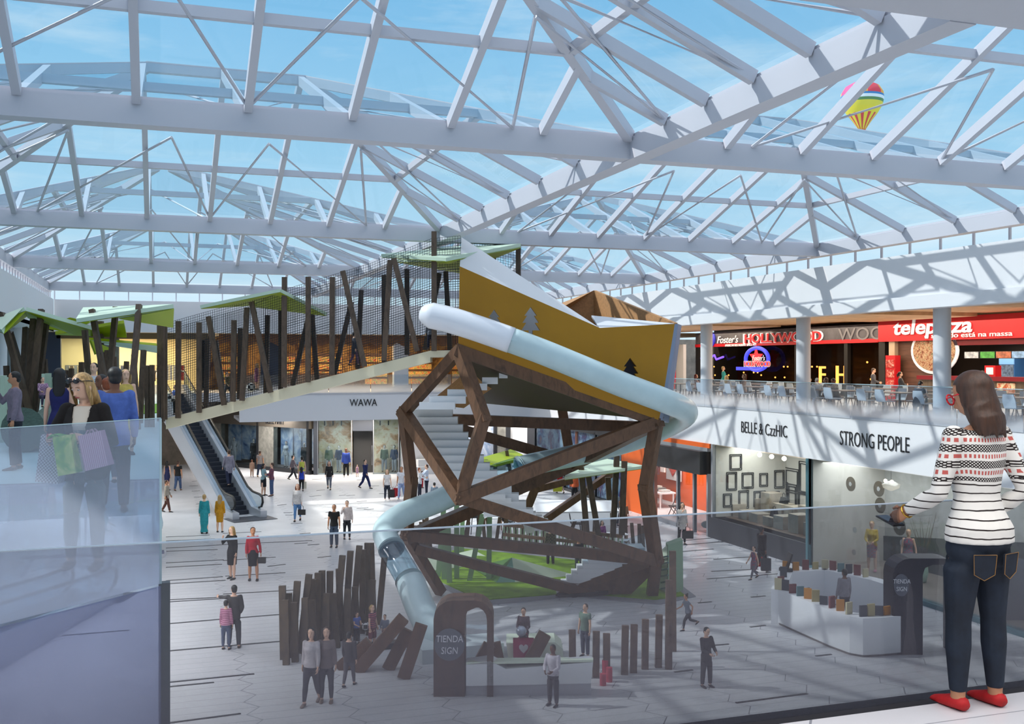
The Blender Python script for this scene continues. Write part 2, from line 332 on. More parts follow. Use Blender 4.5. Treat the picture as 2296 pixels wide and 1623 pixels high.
def skylight(i, j):
    x0, x1, y0, y1 = XB[i] + (0 if i == 0 else .36), XB[i + 1], YB[j] + (.36 if j else .2), YB[j + 1]
    mx_, my_ = (x0 + x1) / 2, (y0 + y1) / 2
    A, B = RIDGE.get((i, j), ((mx_ - 1.7, my_), (mx_ + 1.7, my_)) if j else ((mx_ - 2.5, my_), (mx_ + 2.5, my_)))
    zr = ZR if j else ZT + 1.9
    dz = zr - ZT; ry = A[1]
    t = thing('skylight', ('long' if j else 'short') + ' glazed hipped skylight ' + ('over the left half, ' if i == 0 else 'over the food court side, ') + words_r[j], 'skylight', (mx_, my_, ZT), group='roof skylights')
    kf, kb, kl, kr = dz / (ry - y0), dz / (y1 - ry), dz / (A[0] - x0), dz / (x1 - B[0])
    H = lambda x, y: min(kf * (y - y0), kb * (y1 - y), kl * (x - x0), kr * (x1 - x))
    P3 = lambda x, y: Vector((x, y, ZT + max(0, H(x, y))))
    a3, b3 = Vector((A[0], ry, zr)), Vector((B[0], ry, zr))
    c = [Vector((x0, y0, ZT)), Vector((x1, y0, ZT)), Vector((x1, y1, ZT)), Vector((x0, y1, ZT))]
    far = j >= 2
    up = Vector((0, 0, .12))
    for ps in ((c[0], c[1], b3, a3), (c[2], c[3], a3, b3), (c[3], c[0], a3), (c[1], c[2], b3)):
        b = MB(); b.poly([p + up for p in ps]); b.build('glass_pane', ROOFG, t)
    w_, h_ = (.13, .2)
    for p, q in ((c[0], a3), (c[3], a3), (c[1], b3), (c[2], b3)):
        b = MB(); b.beam(p, q, .17, .22); b.build('hip_rafter', STEEL, t)
    if (a3 - b3).length > .5: b = MB(); b.beam(a3, b3, .17, .22); b.build('ridge_beam', STEEL, t)
    nx, ny = 8, (6 if j else 6)
    def raft(x, y, dx, dy):
        s = 0
        k = dict([((0, 1), kf), ((0, -1), kb), ((1, 0), kl), ((-1, 0), kr)])[(dx, dy)]
        while H(x + dx * (s + .05), y + dy * (s + .05)) >= k * (s + .05) - 1e-4 and s < 12: s += .05
        if s > .4:
            b = MB(); b.beam(Vector((x, y, ZT)), Vector((x + dx * s, y + dy * s, ZT + k * s)), w_, h_); b.build('rafter', STEEL, t)
    for k in range(1, nx):
        x = x0 + (x1 - x0) * k / nx; raft(x, y0, 0, 1); raft(x, y1, 0, -1)
    for k in range(1, ny):
        y = y0 + (y1 - y0) * k / ny; raft(x0, y, 1, 0); raft(x1, y, -1, 0)
    f = {(1, 1): .38, (0, 1): .4, (1, 0): .66}.get((i, j), .45)                                                        # ring purlin half way up the slopes
    rc = [cc.lerp(e, f) for cc, e in zip(c, (a3, b3, b3, a3))]
    for k in range(4): b = MB(); b.beam(rc[k], rc[(k + 1) % 4], .13, .16); b.build('purlin', STEEL, t)
    # tie rods: zigzag between the girders and points hung under the slopes
    ring = lambda u, e0, e1: e0.lerp(e1, u)
    for k in range(4):
        e0, e1 = c[k], c[(k + 1) % 4]; g0, g1 = rc[k], rc[(k + 1) % 4]; dn = Vector((0, 0, -.22)); m_ = 3
        bot = [e0.lerp(e1, (u + .5) / m_) for u in range(m_)]; hi = [cc.lerp(e, .66) for cc, e in zip(c, (a3, b3, b3, a3))]; h0, h1 = hi[k], hi[(k + 1) % 4]; top = [h0.lerp(h1, u / m_) + dn for u in range(m_ + 1)]
        for u in range(m_):
            for q in (top[u], top[u + 1]):
                b = MB(); b.tube([bot[u], q], .032, 6); b.build('tie_rod', STEEL, t)
    return t
for i in range(2):
    for j in range(4): skylight(i, j)

def fill_lamp(nm, loc, p, sx, sy): lamp(nm, loc, p, sx, (1, .97, .93), sy=sy)
fill_lamp('near_gallery_fill', (2, 1.5, 11.0), 620, 12, 6); fill_lamp('under_gallery_fill', (-2.7, 28, 4.9), 1500, 4, 18); fill_lamp('under_gallery_fill_far', (-4, 55, 4.9), 700, 4, 10)  # added fill lamps for the near gallery and the floor under the left one
# ---------------------------------------------------------------- the timber play tower with its gold cabin, slide, stairs and netted ramp
def wood(name, c, dk, sc_=1.6):
    m = M(name, c, .5); nt = m.node_tree; b = nt.nodes['Principled BSDF']
    tc = nn(nt, 'ShaderNodeTexCoord'); mp = nn(nt, 'ShaderNodeMapping'); mp.inputs['Scale'].default_value = (1.4, 1.4, .5); mp.inputs['Rotation'].default_value = (R(25), R(35), 0)
    wv = nn(nt, 'ShaderNodeTexNoise', Scale=sc_ * 2.2, Detail=8.0, Roughness=.62, Distortion=1.2); nt.links.new(tc.outputs['Object'], mp.inputs[0]); nt.links.new(mp.outputs[0], wv.inputs['Vector'])
    rp = ramp(nt, [(.3, dk), (.52, c), (.75, tuple(min(255, v * 1.12) for v in c))]); nt.links.new(wv.outputs['Fac'], rp.inputs[0]); nt.links.new(rp.outputs[0], b.inputs['Base Color'])
    return m
WOOD = wood('walnut_timber', (104, 74, 54), (76, 54, 40))
POSTM = wood('dark_post_timber', (92, 74, 60), (66, 52, 42), 2.4)
STAKE = wood('stake_timber', (92, 76, 58), (56, 46, 36), 2.6)
GOLD = M('gold_cladding', (172, 122, 18), .42, metal=.15, var=.06, scale=.5)
OCHRE = M('brown_board', (188, 138, 92), .65, var=.12, scale=14)
PALE = M('pale_lining', (206, 208, 216), .5)
t = thing('play_tower', 'tall angular timber play tower carrying a gold cabin with fir tree cut-outs', 'play tower', FL(1200, 1300))
N = dict(top=W(1030, 786, 30.3), left=W(905, 925, 31.6), mid=W(1084, 940, 29.6), low=W(1032, 1116, 29.4), right=W(1473, 944, 31.0), lbot=W(912, 1200, 31.6), rbot=W(1471, 1256, 31.6),
         lb2=W(923, 1078, 31.8), rb2=W(1447, 1092, 31.2), btop=W(1255, 885, 36.0), bmid=W(1278, 1025, 36.0), bright=W(1470, 958, 34.0), bl=W(1015, 940, 34.5), bl2=W(1025, 960, 34.5), br2=W(1285, 1036, 35.6),
         lfoot=W(985, 1322, 32.6), rfoot=W(1462, 1333, 32.5))
def bar(p, q, w_=.42, h_=.42, nm='timber_bar', m=WOOD, up=None):
    p = N[p] if isinstance(p, str) else p; q = N[q] if isinstance(q, str) else q
    e = (q - p).normalized() * .12
    b = MB(); b.beam(p - e, q + e, w_, h_, up); return b.build(nm, m, t)
for p, q, s in (('top', 'left', .38), ('top', 'mid', .42), ('left', 'low', .42), ('mid', 'low', .42), ('low', 'right', .46), ('low', 'rbot', .44), ('lbot', 'rbot', .4), ('left', 'lb2', .36), ('lb2', 'lbot', .36),
                ('right', 'rb2', .42), ('rb2', 'rbot', .42), ('top', 'right', .46), ('bl', 'bright', .46), ('bl2', 'br2', .46), ('btop', 'bmid', .42), ('lbot', 'lfoot', .36), ('rbot', 'rfoot', .42)):
    bar(p, q, s * .78, s * .78)
bar(W(915, 1204, 31.6), W(1085, 1132, 33.0), .36, .36); bar(W(940, 1232, 31.8), W(1320, 1330, 32.6), .36, .3)
bar(W(1105, 1118, 34.0), W(1285, 1040, 35.0), .4, .4); bar(W(1285, 1040, 35.0), 'right', .34, .4)
bar(W(1180, 1145, 38), W(1200, 1095, 38), .3, .3); bar(W(1200, 1097, 38), W(1275, 1078, 38.5), .24, .24); bar(W(1230, 1160, 38), W(1365, 1065, 39), .24, .24)
# cabin: front panel with three fir tree cut-outs
def cutpanel(name, outer, holes, thick, dirn, mat, parent):
    bm = bmesh.new(); es = []
    for loop in [outer] + holes:
        vs = [bm.verts.new(p) for p in loop]
        es += [bm.edges.new((vs[i], vs[(i + 1) % len(vs)])) for i in range(len(vs))]
    bmesh.ops.triangle_fill(bm, edges=es, use_beauty=True, use_dissolve=False)
    r = bmesh.ops.extrude_face_region(bm, geom=list(bm.faces))
    for v in r['geom']:
        if isinstance(v, bmesh.types.BMVert): v.co += Vector(dirn).normalized() * thick
    bmesh.ops.recalc_face_normals(bm, faces=bm.faces)
    s = wloc(parent)
    for v in bm.verts: v.co -= s
    me = bpy.data.meshes.new(name); bm.to_mesh(me); bm.free()
    return put(name, me, mat, parent)
p0, p1, p2 = W(1028, 786, 30.15), W(1478, 942, 30.8), W(1512, 726, 30.8)
pn = (p1 - p0).cross(p2 - p0).normalized()
if pn.dot(FWD) < 0: pn = -pn
def onp(px, py, off=0):
    r = ray(px, py); return EYE + r * ((p0 - EYE).dot(pn) / r.dot(pn)) + pn * off
fir = [(0, -1), (.42, -.42), (.24, -.42), (.55, .05), (.30, .05), (.62, .55), (.14, .55), (.14, 1), (-.14, 1), (-.14, .55), (-.62, .55), (-.30, .05), (-.55, .05), (-.24, -.42), (-.42, -.42)]
tree = lambda cx, cy_, s: [onp(cx + x * s, cy_ + y * s) for x, y in fir]
cutpanel('front_panel', [onp(1031, 597), onp(1345, 735), onp(1513, 726), onp(1478, 942), onp(1252, 862), onp(1028, 786)], [tree(1190, 722, 34), tree(1108, 724, 30), tree(1413, 836, 34)], .14, pn, GOLD, t)
tipz = W(1035, 532, 31.2)
b = MB(); b.plate([onp(1031, 597, .02), onp(1345, 735, .02), onp(1340, 731, .3), tipz], .1, FWD); b.build('white_crest', WHITE, t)
b = MB(); b.plate([onp(1513, 726), W(1521, 729, 31.3), W(1492, 948, 31.3), onp(1478, 942)], .1, RGT); b.build('end_trim', M('blue_grey_trim', (130, 142, 166), .5), t)
cb = dict(bl=W(1290, 676, 35.0), pk=W(1331, 651, 36.6), br=W(1510, 724, 31.2), bbr=W(1440, 925, 33.5), bbl=W(1040, 900, 35.5))
b = MB(); b.plate([cb['pk'], W(1512, 724, 31.3), W(1486, 935, 31.4), W(1335, 900, 36.4)], .1, RGT); b.build('end_panel', OCHRE, t)
b = MB(); b.plate([W(1240, 700, 35.0), cb['pk'], W(1335, 900, 36.4), W(1060, 850, 35.4), W(1050, 760, 35.0)], .1, FWD); b.build('back_panel', OCHRE, t)
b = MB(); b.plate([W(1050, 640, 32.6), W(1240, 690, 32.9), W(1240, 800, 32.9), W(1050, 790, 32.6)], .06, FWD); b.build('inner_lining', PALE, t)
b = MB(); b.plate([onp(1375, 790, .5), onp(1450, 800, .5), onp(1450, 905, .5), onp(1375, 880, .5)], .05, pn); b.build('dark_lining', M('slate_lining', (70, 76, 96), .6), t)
b = MB(); b.plate([W(1326, 707, 33.6), W(1511, 725, 31.15), W(1345, 737, 30.95)], .06, -UP); b.build('inner_shelf', PALE, t)
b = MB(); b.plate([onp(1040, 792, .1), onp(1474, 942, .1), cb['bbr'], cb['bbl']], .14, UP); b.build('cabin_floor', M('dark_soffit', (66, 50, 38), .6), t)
b = MB(); b.plate([W(958, 905, 32.6), W(1060, 822, 31.6), W(1140, 815, 32.8), W(1140, 845, 32.8), W(1040, 915, 33.2)], .1, FWD); b.build('stair_parapet', OCHRE, t)
# stairs: an upper flight that turns into the cabin, a long white flight, and a lower flight
ST = M('white_step', (240, 241, 244), .5)
def step(px0, px1, pyt, pyb, d, deep=.45, d2=None):
    a, c = W(px0, pyt, d), W(px1, pyt, d2 or d); lo = W(px0, pyb, d)
    h = (a.z - lo.z); bk = (FWD * deep)
    b = MB(); b.plate([a, c, c + bk, a + bk], h, -UP); b.build('step', ST, t)
lv = [(1004, 1064), (1018, 1100)]
ys = [(1119, 832, 1138, 848, 33.4), (1081, 846, 1116, 861, 33.3), (1068, 860, 1092, 875, 33.2), (1003, 873, 1048, 889, 33.1), (962, 888, 1044, 905, 33.0), (940, 902, 1020, 918, 32.9)]
for x0, y0, x1, y1, d in ys: step(x0, x1, y0, y1, d - 2.3, .3)
for k in range(14):
    f = k / 13; x0 = 926 + f * 128 + max(0, f - .5) * 60; wd = 88 + f * 24; y0 = 918 + k * 17.2
    step(x0, x0 + wd, y0, y0 + 17.6, 32.8 - f * 1.6, .42)
for k in range(9):
    f = k / 8; step(1078 + f * 120, 1133 + f * 110, 1108 + f * 66, 1120 + f * 70, 31.2 + f * .6, .4)
for k in range(9):
    f = k / 8; x0 = 1248 + f * 96; step(x0, x0 + 62 + f * 40, 1322 - k * 11.6, 1334 - k * 11.6, 32.6 + .02 * k, .9)
b = MB(); b.plate([W(1246, 1333, 32.5), W(1410, 1328, 32.6), W(1490, 1252, 32.5), W(1360, 1240, 33.0)], .12, -UP); b.build('stair_soffit', WOOD, t)
b = MB(); b.plate([W(1330, 1232, 31.9), W(1462, 1190, 32.4), W(1474, 1250, 31.9), W(1452, 1252, 31.7)], .05, FWD); b.build('stair_glass', glass('clear_pane', (228, 238, 242), .05), t)
b = MB(); b.beam(W(1250, 1336, 32.4), W(1362, 1327, 32.6), .3, .12); b.build('stair_foot', DARK, t)
# ---------------------------------------------------------------- slide
BLUE = M('blue_slide_plastic', (192, 214, 220), .38, coat=.15, var=.05, scale=1)
WHT = M('white_slide_plastic', (232, 234, 242), .3, coat=.3)
CLR = glass('slide_window', (205, 226, 236), .12)
s = thing('tube_slide', 'pale blue tube slide winding round the timber tower down to the floor', 'slide', FL(1000, 1480))
def spline(ps, n=8):
    out = []
    for i in range(len(ps) - 1):
        a, b_, c, d = ps[max(i - 1, 0)], ps[i], ps[i + 1], ps[min(i + 2, len(ps) - 1)]
        for k in range(n):
            u = k / n; out.append(.5 * ((2 * b_) + (c - a) * u + (2 * a - 5 * b_ + 4 * c - d) * u * u + (3 * b_ - a - 3 * c + d) * u ** 3))
    return out + [ps[-1]]
SP = [W(*p) for p in [(966, 707, 29.3), (1026, 722, 29.25), (1110, 750, 29.2), (1209, 786, 29.2), (1300, 823, 29.3), (1400, 864, 29.5), (1490, 898, 30.0), (1538, 922, 31.4), (1515, 946, 33.4), (1440, 980, 34.6), (1320, 1014, 34.4), (1215, 1036, 34.0), (1165, 1048, 33.8), (1100, 1070, 33.2),
                      (985, 1122, 32.0), (905, 1153, 31.0), (864, 1188, 30.2), (878, 1230, 29.4), (898, 1265, 28.9), (920, 1306, 28.3), (946, 1370, 27.5), (978, 1424, 26.6), (1015, 1446, 26.0)]]
pts = spline(SP, 8); RS = .362
seg = lambda a, b_, nm, m, r=RS: MB().tube(pts[a:b_ + 1], r, 24, False).build(nm, m, s, smooth=True)
b = MB(); d0_ = (pts[1] - pts[0]).normalized(); ca = [pts[0] - d0_ * x for x in (.34, .31, .22, .1)]; b.tube(ca + pts[0:20], [.05, .17, .27, .33] + [RS + .012] * 20, 24); b.build('white_entry_cap', WHT, s, smooth=True)
seg(18, 96, 'tube_section', BLUE); seg(96, 106, 'clear_section', CLR); seg(106, 136, 'tube_section', BLUE); seg(136, 151, 'clear_section', CLR); seg(151, 176, 'tube_section', BLUE, .40)
for k in (96, 106, 136, 151): MB().tube([pts[k] - (pts[k] - pts[k - 1]) * .25, pts[k] + (pts[k] - pts[k - 1]) * .25], RS + .03, 24, False).build('joint_ring', BLUE, s, smooth=True)
b = MB(); e = FL(1040, 1468); b.span(e + Vector((-1.2, -.5, 0)), e + Vector((.9, .55, .35))); b.build('landing_trough', M('trough_plastic', (206, 218, 222), .4), s)
# ---------------------------------------------------------------- netted ramp
r_ = thing('netted_ramp', 'sloping cream play bridge closed in by black netting, rising to the tower', 'bridge', W(366, 945, 32.2))
CREAM = M('cream_deck', (226, 216, 188), .55)
D = lambda px: 32.4 - (px - 366) / 660 * 2.0                          # how far the front edge of the deck lies
b = MB(); wd = FWD * 1.7 + Vector((0, .3, 0))
top = [W(372, 938, D(372)), W(965, 786, D(965)), W(1028, 785, D(1028))]
b.plate([top[0], top[1], top[1] + wd, top[0] + wd], .34, -UP); b.plate([top[1], top[2], top[2] + wd, top[1] + wd], .2, -UP); b.build('deck', CREAM, r_)
NET = M('black_net', (40, 42, 50), .7)
def net(a, b_, c, d, nu, nv, th=.009):
    """cords of a knotted net stretched between the points a b (bottom) and d c (top)"""
    m = MB(); a, b_, c, d = map(Vector, (a, b_, c, d)); bot = lambda u: a.lerp(b_, u); tp = lambda u: d.lerp(c, u)
    for k in range(nu + 1):
        u = k / nu; m.beam(bot(u), tp(u), th, th, up=FWD)
    for k in range(nv + 1):
        v = k / nv; m.beam(bot(0).lerp(tp(0), v), bot(1).lerp(tp(1), v), th, th, up=FWD)
    return m
nb = MB()
for (x0, b0, t0, x1, b1, t1) in ((368, 936, 725, 600, 876, 660), (600, 876, 660, 830, 820, 590), (830, 820, 590, 968, 785, 534), (968, 785, 534, 1032, 784, 528)):
    for off, k_ in ((.06, 1), (1.75, 1)):
        o = FWD * off; L = (W(x1, b1, D(x1)) - W(x0, b0, D(x0))).length
        q = net(W(x0, b0, D(x0)) + o, W(x1, b1, D(x1)) + o, W(x1, t1, D(x1)) + o, W(x0, t0, D(x0)) + o, max(4, int(L / .075)), int((b0 - t0 + b1 - t1) / 2 / F * 31 / .075))
        nb.add(q.v, q.f)
q = net(W(1040, 620, 32.4), W(1168, 700, 33.4), W(1168, 524, 33.4), W(1040, 528, 32.4), 22, 28); nb.add(q.v, q.f)
nb.build('safety_net', NET, r_)
for (xb, yb, xt, yt, bk) in [(372, 940, 372, 722, 0), (402, 937, 403, 720, 0), (449, 925, 449, 723, 0), (505, 908, 470, 710, 0), (525, 900, 527, 718, 0), (545, 898, 556, 690, 0), (609, 880, 566, 677, 0), (639, 868, 640, 622, 0), (692, 857, 693, 621, 0),
                             (746, 840, 747, 622, 0), (819, 822, 770, 608, 0), (862, 808, 876, 584, 0), (936, 787, 884, 580, 0), (974, 787, 974, 520, 0), (420, 925, 425, 755, 1), (465, 913, 443, 760, 1), (500, 900, 502, 731, 1), (563, 888, 566, 700, 1),
                             (598, 878, 598, 684, 1), (626, 868, 664, 702, 1), (684, 858, 672, 694, 1), (725, 840, 766, 668, 1), (780, 828, 789, 640, 1), (843, 812, 843, 604, 1), (898, 795, 898, 590, 1), (940, 783, 975, 600, 1), (1000, 786, 990, 595, 1), (1036, 640, 1036, 530, 1), (1163, 640, 1163, 524, 1), (1103, 590, 1106, 545, 1)]:
    o = FWD * (1.95 if bk else -.12); d = D(min(xb, 1030)) + (1.0 if xb > 1030 else 0)
    b = MB(); b.beam(W(xb, yb, d) + o, W(xt, yt, d) + o, .15, .11, up=FWD); b.build('post', POSTM, r_)
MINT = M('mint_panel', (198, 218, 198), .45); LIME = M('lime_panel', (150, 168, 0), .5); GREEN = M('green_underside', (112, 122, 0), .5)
CANS = []
def canopy(pts3, label, n_thick=.1, top=MINT, und=LIME, posts=(), group=None, pm=POSTM, pw=.14, base=None):
    """a folded leaf-shaped roof panel: mint above, lime below, speared by leaning posts"""
    c = sum((Vector(p) for p in pts3[0]), Vector()) / len(pts3[0])
    t = thing('leaf_canopy', label, 'canopy', c, group=group)
    for ps in pts3:
        ps = [Vector(p) for p in ps]
        nrm = (ps[1] - ps[0]).cross(ps[2] - ps[0]).normalized()
        if nrm.z < 0: nrm = -nrm
        b = MB(); b.plate([p + nrm * .005 for p in ps], n_thick, nrm); b.build('top_panel', top, t)
        b = MB(); b.plate([p - nrm * .004 for p in ps], .008, -nrm); b.build('underside', und, t)
    for p, q in posts:
        if base is not None: p = q + (p - q) * ((q.z - base) / (q.z - p.z))
        b = MB(); b.beam(p, q, pw, pw, up=FWD); b.build('post', pm, t)
    return t
canopy([[W(450, 692, 31.0), W(628, 655, 31.2), W(560, 685, 34.0)], [W(628, 655, 31.2), W(732, 708, 32.6), W(560, 687, 34.0)]], 'folded mint and lime leaf canopy over the middle of the netted ramp', group='leaf canopies')
canopy([[W(855, 577, 31.6), W(1000, 586, 29.8), W(1168, 553, 32.8), W(1010, 560, 34)], [W(1000, 587, 29.8), W(1168, 555, 32.8), W(1030, 612, 34.0), W(890, 588, 33.0)]], 'mint leaf canopy at the top of the ramp behind the white crest', group='leaf canopies')
# ---------------------------------------------------------------- people
# Every figure is built about the origin, 1.7 m tall, facing -Y, then scaled. A pose gives joint angles; body, hair and each garment are meshes of their own.
S = 1.7
POSES = {   # legs: (thigh fwd, thigh out, knee bend) left, right; arms: (upper fwd, out, fore fwd, fore out) left, right; lean, head (pitch, yaw)
    'stand': dict(legs=((2, 3, 3), (-2, 3, 2)), arms=((4, 9, 12, 5), (0, 9, 10, 4))),
    'relax': dict(legs=((8, 6, 10), (-3, 2, 1)), arms=((-6, 14, 14, 8), (6, 10, 24, 0)), head=(4, 12)),
    'walk': dict(legs=((24, 2, 6), (-16, 2, 26)), arms=((-18, 8, -4, 6), (22, 8, 38, 2))),
    'stroll': dict(legs=((-10, 2, 18), (14, 2, 3)), arms=((12, 9, 24, 4), (-10, 9, 2, 6))),
    'phone': dict(legs=((4, 3, 4), (-4, 3, 4)), arms=((2, 9, 10, 5), (42, 16, 158, -22)), head=(8, -6)),
    'fold': dict(legs=((3, 5, 4), (-2, 4, 2)), arms=((22, 12, 78, -52), (26, 12, 88, -50))),
    'hold': dict(legs=((3, 4, 4), (-2, 4, 2)), arms=((16, 10, 72, -24), (18, 10, 66, -28)), head=(14, 0)),
    'carry': dict(legs=((10, 2, 5), (-6, 2, 10)), arms=((0, 10, 6, 4), (10, 12, 92, -10))),
    'point': dict(legs=((2, 6, 2), (-2, 5, 2)), arms=((78, 30, 84, 46), (8, 10, 30, -20)), head=(-4, 20)),
    'hug': dict(legs=((2, 3, 2), (-2, 3, 2)), arms=((50, 16, 84, -40), (44, 12, 80, -36))),
    'run': dict(legs=((38, 2, 30), (-26, 2, 50)), arms=((-34, 12, 20, 4), (34, 12, 80, 0)), lean=10),
    'sit': dict(legs=((84, 7, 86), (84, 6, 84)), arms=((34, 10, 80, -16), (30, 10, 76, -14)), sit=1),
    'look': dict(legs=((2, 3.2, 3), (1, 3.2, 2)), arms=((4, 15, 60, 8), (-16, 17, 44, -30)), head=(18, 20)),
    'shop': dict(legs=((3, 4, 4), (-1, 5, 3)), arms=((8, 20, 108, -52), (4, 28, 98, -16)), head=(22, -24)),
    'sitlean': dict(legs=((84, 7, 86), (82, 6, 90)), arms=((48, 14, 92, -24), (46, 14, 90, -20)), sit=1, lean=14, head=(16, 0)),
}
def dvec(fwd, out, side): f, o = R(fwd), R(out); return Vector((side * math.sin(o), -math.sin(f) * math.cos(o), -math.cos(f) * math.cos(o)))
def skeleton(pose, fem):
    P = POSES[pose]; J = {}
    hz = .49 * S if not P.get('sit') else .285 * S
    low = 0
    for i, sd in enumerate((1, -1)):
        th, out, kn = P['legs'][i]; h = Vector((sd * .049 * S, 0, hz)); k = h + dvec(th, out, sd) * .238 * S
        a = k + dvec(th - kn, out * .4, sd) * .222 * S
        J['hip%d' % i], J['knee%d' % i], J['ank%d' % i] = h, k, a; J['shin%d' % i] = th - kn
    mn = min(J['ank0'].z, J['ank1'].z); sh = .042 * S - mn
    for k in list(J):
        if isinstance(J[k], Vector): J[k] = J[k] + UP * sh
    J['hz'] = hz + sh
    ln = R(P.get('lean', 0)); rot = Matrix.Rotation(ln, 3, 'X'); piv = Vector((0, 0, J['hz']))
    J['T'] = lambda p: piv + rot @ (Vector(p) * S - Vector((0, 0, .49 * S)))
    sw = .087 if fem else .099
    for i, sd in enumerate((1, -1)):
        a, o, f, fo = P['arms'][i]; s0 = J['T']((sd * sw, 0, .800)); e = s0 + rot @ dvec(a, o, sd) * .172 * S; w_ = e + rot @ dvec(f, fo, sd) * .142 * S
        J['sho%d' % i], J['elb%d' % i], J['wri%d' % i] = s0, e, w_; J['fdir%d' % i] = (w_ - e).normalized()
    hp, hy = P.get('head', (0, 0)); J['HR'] = rot @ Matrix.Rotation(R(hy), 3, 'Z') @ Matrix.Rotation(R(hp), 3, 'X'); J['H0'] = J['T']((0, .004, .872))
    return J
def remesh(mb, vox, smooth=3):
    me = mb.mesh('tmp'); o = bpy.data.objects.new('tmp', me); col.objects.link(o)
    m = o.modifiers.new('r', 'REMESH'); m.mode = 'VOXEL'; m.voxel_size = vox; m.use_smooth_shade = True
    if smooth: q = o.modifiers.new('s', 'SMOOTH'); q.factor = .5; q.iterations = smooth
    bpy.context.view_layer.update(); dg = bpy.context.evaluated_depsgraph_get()
    r = bpy.data.meshes.new_from_object(o.evaluated_get(dg)); bpy.data.objects.remove(o); bpy.data.meshes.remove(me)
    return r
TORSO_M = [(.445, .060, .050, 0), (.49, .086, .066, .004), (.53, .089, .066, .006), (.58, .080, .058, 0), (.63, .077, .055, -.002), (.69, .088, .062, -.004), (.75, .098, .066, -.002), (.795, .098, .058, .002), (.823, .066, .044, .004), (.838, .036, .036, .002)]
TORSO_F = [(.445, .064, .054, 0), (.49, .090, .070, .008), (.53, .092, .070, .008), (.58, .074, .055, 0), (.625, .064, .048, -.002), (.68, .074, .058, -.008), (.725, .083, .070, -.014), (.77, .084, .058, -.002), (.803, .083, .048, .002), (.825, .052, .036, .004), (.838, .030, .031, .002)]
def hand(b, w_, d, side, n=6, curl=25, sc_=1.0, nrm=None):
    """palm, four bent fingers of different length, and a thumb that leaves the side of the palm"""
    k = S * sc_; nrm = nrm or Vector((side, 0, 0)); nrm = (nrm - d * nrm.dot(d)).normalized(); ac = d.cross(nrm).normalized()
    if ac.y > 0: ac = -ac
    pe = w_ + d * .05 * k
    b.tube([w_ - d * .006 * k, w_ + d * .02 * k, pe], [(.015 * k, .012 * k), (.021 * k, .0105 * k), (.022 * k, .009 * k)], n + 2, ax=ac)
    for i, (o, L) in enumerate(((.0165, .036), (.0055, .042), (-.0055, .039), (-.0165, .030))):
        q0 = pe + ac * o * k - d * .004 * k; c0, c1 = R(curl * .7 + i * 3), R(curl * 1.9 + i * 5)
        q1 = q0 + (d * math.cos(c0) - nrm * math.sin(c0)) * L * .5 * k; q2 = q1 + (d * math.cos(c1) - nrm * math.sin(c1)) * L * .5 * k
        b.tube([q0, q1, q2], [.0056 * k, .005 * k, .004 * k], n)
    t0 = w_ + d * .014 * k + ac * .017 * k; t1 = t0 + (d * .75 + ac * .55 - nrm * .25).normalized() * .022 * k; t2 = t1 + (d * .95 + ac * .15 - nrm * .3).normalized() * .02 * k
    b.tube([t0, t1, t2], [.0072 * k, .006 * k, .0046 * k], n)
def head_mb(J, n=14):
    b = MB(); H = lambda x, y, z: J['H0'] + J['HR'] @ (Vector((x, y, z - .872)) * S)
    prof = [(.868, .026, .030, -.018), (.878, .034, .041, -.013), (.895, .040, .049, -.004), (.915, .0435, .053, 0), (.938, .0455, .0555, .002), (.962, .0445, .054, .003), (.982, .036, .044, .004), (.994, .022, .028, .004), (.9985, .006, .008, .004)]
    b.tube([H(0, y, z) for z, rx, ry, y in prof], [(rx * S, ry * S) for z, rx, ry, y in prof], n, ax=J['HR'] @ Vector((1, 0, 0)))
    b.tube([H(0, -.046, .936), H(0, -.058, .920), H(0, -.064, .911), H(0, -.048, .906)], [.005 * S, .0075 * S, .0095 * S, .006 * S], 8)      # nose
    for s_ in (1, -1): b.ball(H(s_ * .046, .006, .922), (.006 * S, .013 * S, .019 * S), 8, 6)                                             # ears
    b.tube([H(-.016, -.047, .892), H(0, -.0535, .8925), H(.016, -.047, .892)], [.003 * S, .0055 * S, .003 * S], 6)                        # lips
    return b, H
def limbs(b, J, n=8, k=1.0, add=0.0):
    for i in (0, 1):
        b.tube([J['hip%d' % i] + UP * .03 * S, J['hip%d' % i].lerp(J['knee%d' % i], .35), J['knee%d' % i], J['knee%d' % i].lerp(J['ank%d' % i], .33), J['ank%d' % i] - UP * .012 * S], [r * S * k + add for r in (.054, .050, .034, .036, .021)], n + 2)
def arms(b, J, upto=1.0, n=8, k=1.0, add=0.0, fem=False):
    g = .88 if fem else 1
    for i in (0, 1):
        s0, e, w_ = J['sho%d' % i], J['elb%d' % i], J['wri%d' % i]; inn = J['T']((0, 0, .795)); pts = [s0.lerp(inn, .32), s0, s0.lerp(e, .5)]; rr = [.030, .031, .028]
        if upto > .5:
            pts += [e]; rr += [.0235]
            if upto > .55: pts += [e.lerp(w_, .35), e.lerp(w_, min(1, (upto - .5) * 2))]; rr += [.0245, .0165 if upto > .9 else .022]
        b.tube(pts, [r * S * k * g + add for r in rr], n); b.ball(s0 + UP * .003 * S, .0315 * S * k * g + add, 10, 8)
def torso(b, J, fem, lo=0, hi=1, k=1.0, add=0.0, n=16, flare=0.0):
    T = [q for q in (TORSO_F if fem else TORSO_M) if lo <= q[0] <= hi]
    kk = lambda z: k + flare * max(0, (.62 - z) / .12)
    b.tube([J['T']((0, y, z)) for z, rx, ry, y in T], [(rx * S * kk(z) + add, ry * S * kk(z) + add) for z, rx, ry, y in T], n, ax=(1, 0, 0))
CACHE = {}
